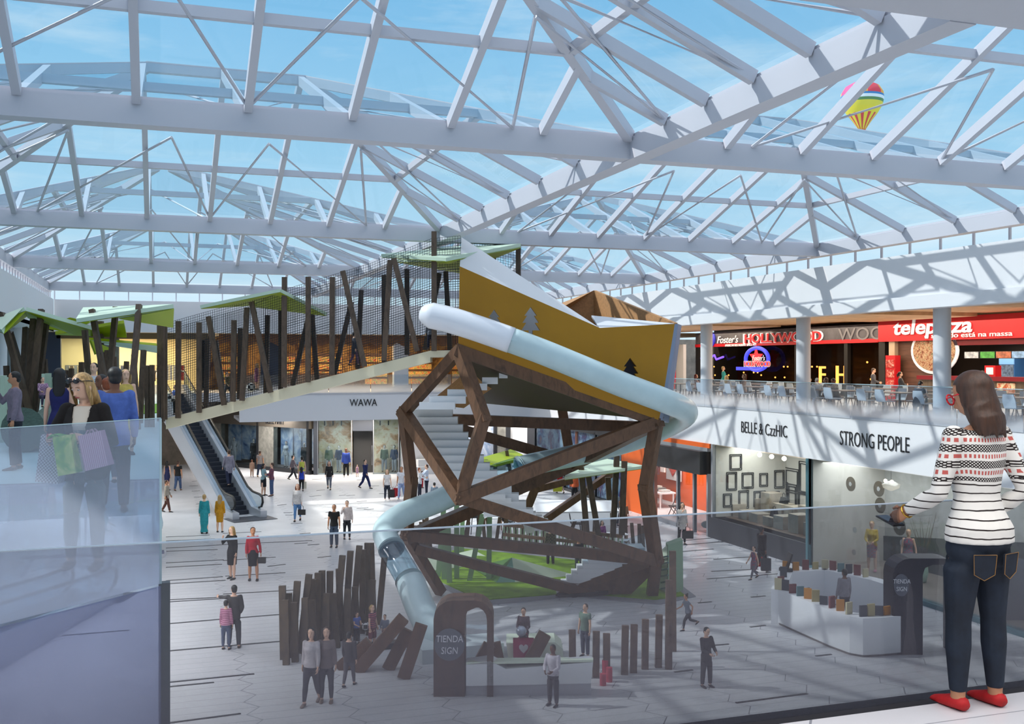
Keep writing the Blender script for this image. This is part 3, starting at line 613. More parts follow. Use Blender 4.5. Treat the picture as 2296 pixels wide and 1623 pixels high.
def part_mesh(kind, pose, fem, vox=.02):  # one mesh per kind, pose and build, shared by everyone who needs it
    key = (kind, pose, fem, vox)
    if key in CACHE: return CACHE[key]
    J = skeleton(pose, fem); b = MB(); P = POSES[pose]; fine = vox < .012; sm = 3 if not fine else 5
    if kind == 'body':
        torso(b, J, fem, k=.965); limbs(b, J, k=.965); arms(b, J, fem=fem); hb, H = head_mb(J, 20 if fine else 14); b.add(hb.v, hb.f)
        b.tube([J['T']((0, .004, .825)), J['T']((0, .006, .85)), H(0, .004, .885)], [.031 * S, .0285 * S, .03 * S] if fem else [.035 * S, .033 * S, .034 * S], 12)
        for i in (0, 1): foot(b, J, i)
        me = remesh(b, min(vox, .0145), sm if fine else 2)
        h = MB()
        for i, sd in enumerate((1, -1)): hand(h, J['wri%d' % i], J['fdir%d' % i], sd, 8 if fine else 5)
        bm = bmesh.new(); bm.from_mesh(me); hm = h.mesh('h'); bm.from_mesh(hm); bpy.data.meshes.remove(hm)
        for f in bm.faces: f.smooth = True
        if not fine:                                                  # eyes, brows and mouth set into the face
            Hh = head_mb(J)[1]
            for mi, ff in ((1, lambda b_: [b_.ball(Hh(s_ * .019, -.0485, .934), (.0085, .006, .006), 8, 6, J['HR']) for s_ in (1, -1)] + [b_.tube([Hh(s_ * .008, -.053, .948), Hh(s_ * .02, -.0525, .951), Hh(s_ * .032, -.045, .946)], [.002, .004, .002], 5) for s_ in (1, -1)]),
                           (2, lambda b_: [b_.tube([Hh(-.017, -.049, .8925), Hh(0, -.0575, .8925), Hh(.017, -.049, .8925)], [.002, .006, .002], 6)])):
                q = MB(); ff(q); n0 = len(bm.faces); fm_ = q.mesh('f'); bm.from_mesh(fm_); bpy.data.meshes.remove(fm_); bm.faces.ensure_lookup_table()
                for f in bm.faces[n0:]: f.material_index = mi; f.smooth = True
        bm.to_mesh(me); bm.free()
    elif kind in ('long', 'short', 'vest', 'coat', 'jacket'):
        a = .007; lo = .48; torso(b, J, fem, lo, .83, 1.06, a, flare=.085)
        if kind == 'coat': b.tube([J['T']((0, .004, z)) for z in (.36, .44, .52, .6)], [(.098 * S, .078 * S), (.102 * S, .08 * S), (.098 * S, .076 * S), (.084 * S, .062 * S)], 16, ax=(1, 0, 0))
        if kind == 'jacket': b.tube([J['T']((0, .004, z)) for z in (.455, .52, .6)], [(.102 * S, .08 * S), (.098 * S, .075 * S), (.084 * S, .062 * S)], 16, ax=(1, 0, 0))
        up = {'long': .96, 'coat': .96, 'jacket': .97, 'short': .32, 'vest': 0}[kind]
        if up: arms(b, J, up if up > .5 else .5, 10, 1.14, .006, fem)
        me = remesh(b, vox, 2 if not fine else 4)
    elif kind in ('trousers', 'slim', 'shorts'):
        a = .009 if kind == 'trousers' else .005; b.ball(J['T']((0, .004, .468)), (.062 * S, .052 * S, .036 * S), 12, 8); torso(b, J, fem, .44, .545, 1.05, .009)
        for s_ in (1, -1): b.ball(J['T']((s_ * .056, .002, .470)), (.046 * S, .055 * S, .05 * S), 12, 8)
        for s_ in (1, -1): b.ball(J['T']((s_ * .040, .026, .458)), (.047 * S, .046 * S, .05 * S), 12, 8)
        if kind == 'shorts':
            for i in (0, 1): b.tube([J['hip%d' % i] + UP * .03 * S, J['hip%d' % i].lerp(J['knee%d' % i], .5), J['knee%d' % i] + (J['knee%d' % i] - J['hip%d' % i]) * .02], [.06 * S, .058 * S, .05 * S], 12)
        else:
            for i in (0, 1):
                h_, k_, n_ = J['hip%d' % i], J['knee%d' % i], J['ank%d' % i]
                rr = (.058, .054, .041, .040, .031) if kind == 'trousers' else (.0585, .0535, .0355, .0365, .0235)
                b.tube([h_ + UP * .03 * S, h_.lerp(k_, .35), k_, k_.lerp(n_, .33), n_ + (k_ - n_).normalized() * .012 * S], [r * S + a * .5 for r in rr], 12)
        me = remesh(b, vox, 2 if not fine else 4)
    elif kind in ('skirt', 'dress', 'gown'):
        T = J['T']; top = .6 if kind == 'skirt' else .83
        if kind != 'skirt': torso(b, J, True, .56, .83, 1.04, .005)
        hem = {'skirt': .29, 'dress': .31, 'gown': .05}[kind]
        if P.get('sit'):
            for i in (0, 1): b.tube([J['hip%d' % i] + UP * .02 * S, J['knee%d' % i]], [.066 * S, .05 * S], 12)
            torso(b, J, True, .44, .6, 1.05, .005)
        else:
            ks = [(J['knee0'] + J['knee1']) / 2, (J['ank0'] + J['ank1']) / 2]; c0 = T((0, .004, .6)); c1 = T((0, .006, .5)); c2 = ks[0].lerp(c1, .1); pts = [c0, c1, c2]; rr = [(.078 * S, .062 * S), (.106 * S, .088 * S), (.104 * S, .092 * S)]
            if kind == 'gown': pts += [ks[0].lerp(ks[1], .5), ks[1] - UP * .0]; rr += [(.085 * S, .085 * S), (.1 * S, .11 * S)]
            else: pts[-1] = c1.lerp(ks[0], (.5 - hem) / .22 if hem > .28 else 1); rr[-1] = (.092 * S, .085 * S)
            b.tube(pts, rr, 16, ax=(1, 0, 0))
        me = remesh(b, vox, 2)
    elif kind in ('hair_short', 'hair_long', 'hair_bob', 'hair_bun', 'hair_tail'):
        hb, H = head_mb(J)
        rot = J['HR']
        if kind == 'hair_short' or kind == 'hair_bun' or kind == 'hair_tail':
            b.ball(H(0, .010, .950), (.050 * S, .0575 * S, .053 * S), 16, 10, rot)
            b.ball(H(0, .026, .915), (.044 * S, .04 * S, .04 * S), 12, 8, rot)
            if kind == 'hair_bun': b.ball(H(0, .06, .985), .024 * S, 10, 8)
            if kind == 'hair_tail': b.tube([H(0, .06, .955), H(0, .078, .93), H(.004, .072, .88), H(.004, .06, .83)], [.016 * S, .02 * S, .018 * S, .006 * S], 10)
        elif kind == 'hair_bob':
            b.ball(H(0, .008, .948), (.054 * S, .061 * S, .056 * S), 18, 12, rot)
            b.tube([H(0, .006, .96), H(0, .010, .92), H(0, .014, .885), H(0, .018, .85), H(.004, .024, .82), H(.006, .028, .80)], [(.052 * S, .058 * S), (.056 * S, .056 * S), (.058 * S, .052 * S), (.058 * S, .046 * S), (.052 * S, .036 * S), (.036 * S, .022 * S)], 18, ax=rot @ Vector((1, 0, 0)))
            for q in range(15):
                u = -1.9 + 3.8 * q / 14; x, y = .052 * math.sin(u), .018 + .036 * math.cos(u); z1 = .803 - .012 * math.sin(q * 2.3) - .012 * math.cos(u)
                b.tube([H(x, y, .89), H(x * 1.06, y * 1.02, .85), H(x * .98, y, .825), H(x * .86 + .004 * math.sin(q * 1.7), y * .95, z1)], [.012 * S, .0125 * S, .011 * S, .004 * S], 7)
        else:
            b.ball(H(0, .010, .948), (.053 * S, .059 * S, .056 * S), 16, 10, rot)
            b.tube([H(0, .022, .955), H(0, .03, .90), H(0, .036, .85), H(0, .044, .79 if kind == 'hair_long' else .825), H(0, .046, .745 if kind == 'hair_long' else .800)], [(.05 * S, .045 * S), (.055 * S, .036 * S), (.056 * S, .03 * S), (.05 * S, .022 * S), (.03 * S, .012 * S)], 14, ax=rot @ Vector((1, 0, 0)))
            for s_ in (1, -1): b.tube([H(s_ * .034, -.016, .975), H(s_ * .049, -.018, .93), H(s_ * .051, -.016, .88), H(s_ * .05, -.02, .83)], [.014 * S, .014 * S, .014 * S, .007 * S], 8)
        # keep the face free
        me = remesh(b, .012 if not fine else .009, 1)
        bm = bmesh.new(); bm.from_mesh(me); inv = rot.transposed()
        dead = [v for v in bm.verts if (lambda q: q.y < -.022 - (.02 if q.z > .965 else 0) and q.z < .972 and abs(q.x) < .044)((lambda r_: Vector((r_.x, r_.y, r_.z + .872)))((inv @ (v.co - J['H0'])) / S))]
        bmesh.ops.delete(bm, geom=dead, context='VERTS')
        for _ in range(6): bmesh.ops.smooth_vert(bm, verts=[v for v in bm.verts if v.is_boundary], factor=.5, use_axis_x=True, use_axis_y=True, use_axis_z=True)
        bm.to_mesh(me); bm.free()
    elif kind.startswith('shoe'):
        i = int(kind[-1]); foot(b, J, i, 1.16, heel='h' in kind[4:]); me = b.mesh(kind, smooth=True)
    CACHE[key] = me
    return me
def foot(b, J, i, k=1.0, heel=False):
    a = J['ank%d' % i]; f = R(J['shin%d' % i] * .4 if J['shin%d' % i] < -8 else 0); d = Vector((0, -math.cos(f), math.sin(f))).normalized() if f else Vector((0, -1, 0)); u = Vector((0, math.sin(f), math.cos(f))) if f else UP
    z = -.026 * S
    q = [a - d * .034 * S + u * z, a - d * .02 * S + u * (z + .006 * S), a + d * .02 * S + u * (z + .004 * S), a + d * .06 * S + u * (z - .003 * S), a + d * .092 * S + u * (z - .008 * S), a + d * .104 * S + u * (z - .01 * S)]
    b.tube(q, [(.012 * S * k, .012 * S * k), (.0205 * S * k, .017 * S * k), (.023 * S * k, .019 * S * k), (.026 * S * k, .0125 * S * k), (.022 * S * k, .0085 * S * k), (.01 * S * k, .005 * S * k)], 10, ax=(1, 0, 0))
    if k <= 1: b.tube([a + UP * .01 * S, a + u * (z + .008 * S)], [.021 * S, .021 * S], 10)
    if heel: b.tube([a - d * .03 * S + u * z, a - d * .034 * S - u * .04 * S], [.012 * S, .005 * S], 8)
def cloth(c, rough=.85): return M('cloth_%d_%d_%d' % tuple(c), c, rough, var=.12, scale=14)
SKIN = {'fair': M('skin_fair', (226, 182, 156), .55), 'tan': M('skin_tan', (190, 136, 104), .55), 'brown': M('skin_brown', (118, 78, 58), .55), 'plaster': M('mannequin_skin', (224, 214, 204), .5)}
HAIR = {k: M('hair_' + k, c, .5, var=.28, scale=60, stretch=(1, 1, .04), bump=.2) for k, c in dict(black=(26, 22, 22), brown=(74, 48, 34), blond=(196, 160, 104), ginger=(150, 74, 36), red=(120, 44, 28), grey=(140, 138, 136)).items()}
def person(loc, height, ang, pose, top, topc, bot, botc, hair, hairc, label, skin='fair', shoe=(30, 28, 28), fem=False, heel=False, group=None, vox=.02, name='person', cat='person', sx=1.0):
    t = thing(name, label, cat, loc, -YAW + R(ang), group); k = height / S; t.scale = (k * sx, k * sx, k)
    def add(nm, kind, mat):
        me = part_mesh(kind, pose, fem, vox); o = bpy.data.objects.new(nm, me); col.objects.link(o); o.parent = t
        if not me.materials: me.materials.append(None)
        o.material_slots[0].link = 'OBJECT'; o.material_slots[0].material = mat
        for p in me.polygons: p.use_smooth = True
        return o
    body = add('body', 'body', SKIN[skin])
    if len(body.data.materials) < 2: body.data.materials.append(M('eye_and_brow', (44, 34, 30), .5)); body.data.materials.append(M('mouth_rose', (150, 84, 76), .5))
    if hair: add('hair', 'hair_' + hair, HAIR[hairc])
    mt = topc if not isinstance(topc, tuple) else cloth(topc); mb_ = botc if not isinstance(botc, tuple) else cloth(botc)
    nt_ = {'long': 'sweater', 'short': 'tee_shirt', 'vest': 'top', 'coat': 'coat', 'jacket': 'jacket'}
    if top in ('dress', 'gown'): add('dress', top, mt)
    elif top: add(nt_[top], top, mt)
    if top == 'gown' or (top == 'dress' and bot == 'sleeves'):
        pass
    if bot and bot != 'sleeves': add({'slim': 'jeans', 'trousers': 'trousers', 'skirt': 'skirt', 'shorts': 'shorts'}[bot], bot, mb_)
    for i in (0, 1): add('shoe', ('shoeh%d' if heel else 'shoe%d') % i, cloth(shoe, .5))
    t['hz'] = 0
    return t
def stand_at(px, py, ptop, z=0.0, **kw):
    p = FL(px, py, z); return p, (py - ptop) / F * depth(p)
BAGM = lambda c: M('bag_%d_%d_%d' % c, c, .5)
def bag(p, w_, h_, d_, c, label, rz=None, handle=True, name='shopping_bag', cat='bag', mat=None, drop=.16, hc=None):
    """an open carrier bag hanging below the hand at p"""
    p = Vector(p); rz = -YAW if rz is None else rz
    t = thing(name, label, cat, p - UP * (h_ + drop), rz); m = mat or BAGM(c)
    v = [(-1, -1, 0), (1, -1, 0), (1, 1, 0), (-1, 1, 0)]; b = MB()
    lo = [Vector((x * w_ / 2, y * d_ / 2, 0)) for x, y, _ in v]; hi = [Vector((x * w_ / 2 * 1.03, y * d_ / 2 * .8, h_)) for x, y, _ in v]
    b.add(lo + hi, [(0, 1, 2, 3)] + [(i, (i + 1) % 4, 4 + (i + 1) % 4, 4 + i) for i in range(4)]); b.build('bag_body', m, t, local=True)
    if handle:
        for y in (-1, 1):
            b = MB(); b.tube([Vector((-w_ * .25, y * d_ * .35, h_ - .01)), Vector((-w_ * .18, y * d_ * .2, h_ + drop * .7)), Vector((0, 0, h_ + drop)), Vector((w_ * .18, y * d_ * .2, h_ + drop * .7)), Vector((w_ * .25, y * d_ * .35, h_ - .01))], .006, 6); b.build('handle', BAGM(hc) if hc else m, t, local=True)
    return t
def wrist(t, i, pose, fem):
    J = skeleton(pose, fem); k = t.scale.z; q = J['wri%d' % i] + J['fdir%d' % i] * .06 * S
    return Vector(t.location) + Matrix.Rotation(t.rotation_euler.z, 3, 'Z') @ (q * k)
def crowd(rows):
    out = {}
    for key, px, py, pt, z, ang, pose, top, tc_, bot, bc, hair, hc, lab, kw in rows:
        p, h = stand_at(px, py, pt, z); h = h / (.80 if POSES[pose].get('sit') else 1); out[key] = person(p, h, ang, pose, top, tc_, bot, bc, hair, hc, lab, **kw)
    return out
FM = dict(fem=True); K = lambda **k: k
JEAN = (70, 92, 130); DJ = (36, 44, 66); BLK = (24, 24, 27); NAVY = (28, 38, 78); WHT_ = (226, 226, 230)
PLAID = None
def check(name, c1, c2, sc_=26):
    m = M(name, c1, .85); nt = m.node_tree; b = nt.nodes['Principled BSDF']; tc = nn(nt, 'ShaderNodeTexCoord')
    ck = nn(nt, 'ShaderNodeTexChecker', Scale=sc_); ck.inputs['Color1'].default_value = lin(c1); ck.inputs['Color2'].default_value = lin(c2)
    nt.links.new(tc.outputs['Object'], ck.inputs['Vector']); nt.links.new(ck.outputs[0], b.inputs['Base Color']); return m
def bands(name, c1, c2, per=.05, duty=.5, axis='Z'):
    m = M(name, c1, .85); nt = m.node_tree; b = nt.nodes['Principled BSDF']; tc = nn(nt, 'ShaderNodeTexCoord'); sp = nn(nt, 'ShaderNodeSeparateXYZ'); nt.links.new(tc.outputs['Object'], sp.inputs[0])
    d = nn(nt, 'ShaderNodeMath', operation='DIVIDE'); d.inputs[1].default_value = per; nt.links.new(sp.outputs[axis], d.inputs[0])
    f = nn(nt, 'ShaderNodeMath', operation='FRACT'); nt.links.new(d.outputs[0], f.inputs[0]); g = nn(nt, 'ShaderNodeMath', operation='LESS_THAN'); g.inputs[1].default_value = duty; nt.links.new(f.outputs[0], g.inputs[0])
    mx = nn(nt, 'ShaderNodeMixRGB'); mx.inputs[1].default_value = lin(c1); mx.inputs[2].default_value = lin(c2); nt.links.new(g.outputs[0], mx.inputs[0]); nt.links.new(mx.outputs[0], b.inputs['Base Color']); return m
REDCHK = check('red_check_cloth', (140, 62, 62), (64, 76, 104)); PURCHK = check('purple_check_cloth', (112, 60, 108), (198, 170, 190)); PINKST = bands('pink_stripe_cloth', (206, 150, 176), (150, 84, 112), .06); CAMO = check('patterned_cloth', (70, 66, 54), (120, 108, 84), 14); FLOR = check('floral_cloth', (170, 70, 90), (70, 110, 130), 18)
# key, px, foot py, head py, level, facing (0 = towards the eye, 90 = right, 180 = away, 270 = left), pose, top, colour, bottom, colour, hair, colour, label, more
G = crowd([
 ('p1', 375, 1099, 1034, 0, 170, 'stand', 'dress', (40, 46, 90), None, None, 'long', 'black', 'person with long black hair and short dark blue dress, beside the glass corner', K(fem=True)),
 ('p2', 399, 1100, 1033, 0, 180, 'stroll', 'short', BLK, 'trousers', JEAN, 'short', 'brown', 'person in black tee shirt and blue jeans seen from behind, left of the escalator', K(skin='tan', shoe=(90, 60, 40))),
 ('p3', 374, 1148, 1076, 0, 100, 'stroll', 'coat', (170, 160, 146), 'trousers', (92, 58, 48), 'short', 'brown', 'person in beige coat and brown trousers at the glass corner', K(skin='tan')),
 ('p4', 458, 1196, 1109, 0, 190, 'stand', 'long', (40, 150, 160), None, None, 'short', 'blond', 'person in a floor-length teal gown beside the foot of the escalator', K(fem=True, heel=True)),
 ('p5', 493, 1193, 1110, 0, 185, 'stand', 'long', (196, 138, 22), 'skirt', (196, 138, 22), 'long', 'blond', 'person in a mustard yellow dress and black heels beside the escalator', K(fem=True, heel=True)),
 ('p7', 565, 1069, 1031, 0, 180, 'stand', 'long', (196, 160, 138), 'trousers', (196, 160, 138), 'short', 'ginger', 'small child in pinkish beige before the dark shop window', K()),
 ('p8', 583, 1069, 1010, 0, 180, 'stroll', 'short', (168, 160, 158), 'trousers', (40, 52, 78), 'short', 'brown', 'person in grey tee shirt looking at the dark shop window', K(skin='tan', shoe=(120, 86, 50))),
 ('p9', 591, 1111, 1040, 0, 80, 'hold', 'long', (150, 184, 192), 'skirt', (40, 40, 46), 'long', 'black', 'person in pale teal blouse and dark skirt facing the person in check shirt', K(fem=True)),
 ('p10', 609, 1112, 1038, 0, 280, 'fold', 'long', REDCHK, 'trousers', JEAN, 'short', 'brown', 'person in red check shirt and jeans with folded arms', K(shoe=(70, 40, 30))),
 ('p11', 657, 1075, 1020, 0, 120, 'walk', 'long', (120, 110, 120), 'trousers', (30, 32, 44), 'short', 'black', 'person in grey sweater and dark trousers walking before the shop window', K()),
 ('p12', 677, 1090, 1024, 0, 200, 'stand', 'vest', (206, 210, 90), 'skirt', (60, 100, 190), 'short', 'black', 'person in yellow top and blue skirt close to the shop window', K(fem=True)),
 ('p13', 676, 1101, 1045, 0, 190, 'walk', 'vest', (36, 70, 190), 'slim', BLK, 'long', 'black', 'person in royal blue top with very long black hair and black trousers', K(fem=True)),
 ('p14', 667, 1168, 1085, 0, 5, 'stroll', 'jacket', (214, 208, 206), 'slim', (96, 140, 190), 'long', 'ginger', 'person in white cardigan and light jeans walking with a black handbag', K(fem=True)),
 ('p15', 738, 1097, 1033, 0, 5, 'walk', 'jacket', (34, 32, 34), 'slim', (112, 116, 128), 'long', 'red', 'red-haired person in black jacket and grey jeans with a scarf', K(fem=True)),
 ('p16', 749, 1227, 1132, 0, 0, 'stand', 'short', (22, 20, 22), 'trousers', (64, 78, 98), 'short', 'brown', 'bearded person in black tee shirt and jeans in the middle of the floor', K(skin='tan')),
 ('p17', 778, 1209, 1123, 0, 10, 'phone', 'long', (206, 192, 190), 'slim', (36, 38, 46), 'short', 'black', 'person in pale pink sweater walking with one hand at the face', K()),
 ('p18', 520, 1298, 1181, 0, 335, 'phone', 'jacket', (26, 26, 30), 'skirt', (26, 26, 30), 'long', 'blond', 'person in black jacket and short black skirt touching the chin', K(fem=True)),
 ('p19', 567, 1301, 1183, 0, 10, 'relax', 'jacket', (196, 30, 52), 'skirt', (26, 26, 32), 'short', 'brown', 'person in bright red blazer and short black skirt holding a clutch', K(fem=True, skin='tan')),
 ('p20', 525, 1452, 1312, 0, 185, 'point', 'jacket', (64, 62, 64), 'trousers', (62, 64, 70), 'short', 'black', 'tall person in dark jacket pointing left with an arm round a child', K(shoe=(80, 60, 46))),
 ('p20b', 507, 1456, 1346, 0, 180, 'stand', 'long', PINKST, 'slim', (84, 96, 124), 'short', 'black', 'child in pink striped top leaning on the pointing person', K(fem=True)),
 ('p21', 776, 1069, 1005, 0, 8, 'stand', 'jacket', (52, 80, 170), 'trousers', BLK, 'short', 'black', 'person in royal blue blazer and black trousers before the patterned shop', K(skin='brown', shoe=(210, 210, 210))),
 ('p22', 801, 1069, 1042, 0, 20, 'stand', 'dress', PURCHK, None, None, 'short', 'brown', 'small child in purple check dress by the shop doorway', K(fem=True)),
 ('p23', 819, 1095, 1029, 0, 60, 'walk', 'jacket', (30, 40, 92), 'trousers', (30, 40, 92), 'short', 'black', 'person in navy suit and red tie striding past the doorway', K()),
 ('p24', 868, 1122, 1053, 0, 15, 'stand', 'short', (232, 226, 224), 'slim', (40, 46, 62), 'long', 'blond', 'blond person in white tee shirt with black and red bags', K(fem=True, shoe=(230, 230, 230))),
 ('p25', 900, 1120, 1046, 0, 350, 'stroll', 'short', (232, 230, 236), 'slim', (150, 168, 208), 'short', 'brown', 'person in white tee shirt and pale jeans with red bag, partly behind the tower leg', K(skin='tan', shoe=(230, 230, 230))),
 ('p26', 941, 1116, 1049, 0, 80, 'hug', 'jacket', (226, 228, 232), 'slim', (34, 40, 58), 'short', 'ginger', 'person in white jacket cuddling a baby with the person in pale blue shirt', K(fem=True)),
 ('p27', 956, 1112, 1042, 0, 285, 'hug', 'long', (200, 212, 232), 'trousers', (32, 38, 58), 'short', 'brown', 'person in pale blue shirt bending over a baby in red', K()),
 ('p27b', 947, 1094, 1056, 0, 90, 'stand', 'long', (200, 44, 56), 'trousers', (200, 44, 56), 'short', 'brown', 'baby in red held between two adults', K()),
 ('p28', 974, 1142, 1082, 0, 180, 'stand', 'long', (126, 142, 158), 'trousers', DJ, 'short', 'black', 'child in grey hooded top half hidden by the blue slide', K()),
 ('p29', 1256, 1106, 1046, 0, 200, 'walk', 'coat', (186, 30, 34), None, None, 'short', 'black', 'person in red coat carrying a lime bag, behind the timber bars', K(fem=True, heel=True)),
 ('p30', 1288, 1124, 1060, 0, 180, 'stand', 'long', (196, 92, 50), 'trousers', BLK, 'short', 'black', 'person in orange hooded top beneath the mint canopy', K(skin='brown')),
 ('p31', 1380, 1178, 1102, 0, 0, 'stand', 'short', (132, 142, 152), 'trousers', (70, 76, 90), 'short', 'black', 'person in grey tee shirt beside the white angular counter', K(skin='tan')),
 ('p32', 1402, 1180, 1127, 0, 30, 'stand', 'long', (150, 118, 96), 'trousers', (150, 118, 96), 'short', 'brown', 'child in tan clothes beside the white angular counter', K(skin='tan')),
 ('p33', 1529, 1221, 1127, 0, 20, 'phone', 'coat', (206, 198, 192), 'slim', BLK, 'long', 'black', 'person in cream long sweater talking on a phone outside the orange shop', K(fem=True)),
 ('p34', 1708, 1284, 1180, 0, 120, 'stroll', 'long', (40, 32, 36), 'trousers', (32, 30, 34), 'short', 'black', 'person in black top with a red bag beside the display window plinth', K(skin='brown', shoe=(150, 150, 156))),
 ('p35', 1690, 1298, 1223, 0, 300, 'walk', 'dress', FLOR, 'slim', (120, 116, 124), 'tail', 'brown', 'child in patterned dress hand in hand with the person in black', K(fem=True)),
 ('p36', 1543, 1412, 1327, 0, 290, 'run', 'short', (124, 130, 142), 'slim', (56, 54, 60), 'bun', 'black', 'child in grey tee shirt running towards the play area', K(fem=True, skin='tan')),
 ('p37', 1584, 1540, 1407, 0, 30, 'hold', 'coat', (44, 42, 46), 'trousers', (46, 44, 48), 'short', 'black', 'person in long dark coat standing alone near the balcony glass', K()),
 ('p38', 1350, 1240, 1168, 0, 20, 'stand', 'long', (130, 50, 130), 'slim', BLK, 'long', 'black', 'person in purple top with long dark hair among the play posts', K(fem=True)),
 ('p39', 1234, 1268, 1180, 0, 200, 'stand', 'long', CAMO, 'trousers', (50, 46, 44), 'short', 'ginger', 'person in mottled jacket with an orange band standing on the green mat', K()),
 ('p40', 1297, 1284, 1206, 0, 10, 'relax', 'short', (30, 34, 42), 'trousers', (90, 96, 110), 'short', 'black', 'person in black polo shirt and jeans standing on the green mat', K(skin='tan')),
 ('p41', 800, 1442, 1373, 0, 40, 'hold', 'short', (84, 110, 190), 'trousers', (44, 44, 56), 'short', 'brown', 'child in blue tee shirt holding a football beside the slide', K()),
 ('p42', 835, 1456, 1357, 0, 60, 'stand', 'short', bands('red_stripe_cloth', (190, 96, 110), (70, 62, 80), .07), 'shorts', (120, 60, 70), 'tail', 'blond', 'child with braided blond hair and striped red tee shirt beside the slide', K(fem=True)),
 ('p43', 863, 1450, 1378, 0, 350, 'hold', 'long', (120, 128, 146), 'shorts', (110, 70, 80), 'short', 'brown', 'child in grey hooded top facing the child with braided hair', K()),
 ('p44', 698, 1578, 1408, 0, 350, 'stroll', 'long', (196, 188, 192), 'slim', (66, 66, 76), 'long', 'black', 'dark-haired person in pale top, one of two friends walking behind the balcony glass', K(fem=True, shoe=(130, 110, 96))),
 ('p45', 732, 1574, 1408, 0, 5, 'stand', 'jacket', (126, 112, 112), 'slim', (66, 66, 76), 'long', 'brown', 'person in brown jacket, one of two friends walking behind the balcony glass', K(fem=True, shoe=(130, 110, 96))),
 ('p46', 783, 1538, 1416, 0, 170, 'stroll', 'jacket', (70, 66, 72), 'slim', (96, 92, 100), 'short', 'black', 'young person in dark jacket walking beside the black bench', K()),
 ('p47', 1312, 1472, 1355, 0, 320, 'stand', 'short', (118, 140, 126), 'trousers', (70, 76, 96), 'short', 'brown', 'person in sage green tee shirt beside the short timber posts', K()),
 ('p48', 1174, 1478, 1363, 0, 350, 'hold', 'long', (110, 90, 98), 'trousers', (70, 64, 72), 'tail', 'brown', 'person with tied-back hair holding a silver ball near the front kiosk', K(fem=True)),
 ('p49', 1240, 1582, 1446, 0, 330, 'hold', 'long', (214, 206, 216), 'trousers', (60, 58, 66), 'short', 'black', 'person in white shirt reading behind the front kiosk counter', K(skin='brown')),
 ('p50', 1893, 1398, 1276, 0, 200, 'stand', 'long', (160, 154, 162), 'trousers', (60, 58, 66), 'short', 'black', 'person in grey top inside the book kiosk', K(skin='brown')),
])
# the escalator rider stands on a step
ep = W(513, 1090, 51.5); G['p6'] = person(ep, (1090 - 1008) / F * 51.5, 215, 'stroll', 'coat', (140, 136, 152), 'trousers', (36, 42, 70), 'short', 'brown', 'person in long grey jacket riding up the escalator')
# the long gown of the person in teal
o = bpy.data.objects.new('gown', part_mesh('gown', 'stand', True)); col.objects.link(o); o.parent = G['p4']
o.data.materials.append(None); o.material_slots[0].link = 'OBJECT'; o.material_slots[0].material = cloth((40, 150, 160))
for me_p in o.data.polygons: me_p.use_smooth = True
B_ = lambda key, i, pose, fem, w_, h_, c, lab, **k: bag(wrist(G[key], i, pose, fem), w_, h_, w_ * .4, c, lab, **k)
B_('p14', 0, 'stroll', True, .34, .24, (26, 24, 26), 'black handbag in the hand of the person in white cardigan', name='handbag', drop=.22)
B_('p24', 0, 'stand', True, .34, .40, (30, 26, 28), 'black paper bag in the hand of the blond person in white tee shirt')
bag(wrist(G['p24'], 0, 'stand', True) + Vector((.12, .1, 0)), .3, .4, .12, (190, 40, 46), 'red paper bag behind the black one of the blond person')
B_('p25', 1, 'stroll', False, .36, .42, (190, 34, 44), 'red paper bag in the hand of the person in pale jeans')
B_('p34', 0, 'stroll', False, .36, .40, (200, 40, 46), 'bright red carrier bag of the person in black by the display window')
B_('p34', 1, 'stroll', False, .34, .42, (54, 52, 58), 'dark grey carrier bag of the person in black by the display window')
B_('p33', 0, 'phone', True, .44, .30, (40, 36, 38), 'large dark handbag of the person on the phone outside the orange shop', name='handbag', drop=.2)
B_('p19', 0, 'relax', True, .30, .20, (24, 22, 24), 'small black clutch of the person in red blazer', name='clutch_bag', drop=.02, handle=False)
B_('p29', 0, 'walk', True, .5, .34, (176, 176, 40), 'lime yellow carrier bag of the person in red coat')
B_('p30', 1, 'stand', False, .36, .3, (30, 28, 30), 'black shoulder bag of the person in orange hooded top', drop=.2)
B_('p13', 1, 'walk', True, .2, .4, (222, 214, 196), 'cream paper bag of the person in royal blue top')
hb_ = B_('p48', 0, 'hold', True, .5, .46, (186, 54, 100), 'pink bag with a white heart held by the person near the front kiosk')
b = MB(); b.plate([Vector((x * .014, -.112, .24 + z * .014)) for x, z in [(0, -8), (5, -3), (8, 1), (8, 5), (5, 7.5), (2, 7), (0, 4.5), (-2, 7), (-5, 7.5), (-8, 5), (-8, 1), (-5, -3)]], .012, (0, -1, 0)); b.build('heart', M('heart_white', (236, 232, 236), .6), hb_, local=True)
def football(p, r, label): 
    b = MB(); b.ball(p, r, 16, 12); o = b.build('football', check('football_leather', (225, 225, 225), (40, 40, 44), 9), None, smooth=True); return tag(o, label, 'ball')
football(wrist(G['p41'], 0, 'hold', False) + Vector((.08, -.1, .02)), .11, 'black and white football held by the child in blue')
b = MB(); b.ball(wrist(G['p48'], 0, 'hold', True) + Vector((-.1, -.12, .06)), .13, 18, 12); tag(b.build('ball', M('silver_ball', (176, 184, 200), .25, metal=.4), None, smooth=True), 'shiny silver ball held by the person near the front kiosk', 'ball')
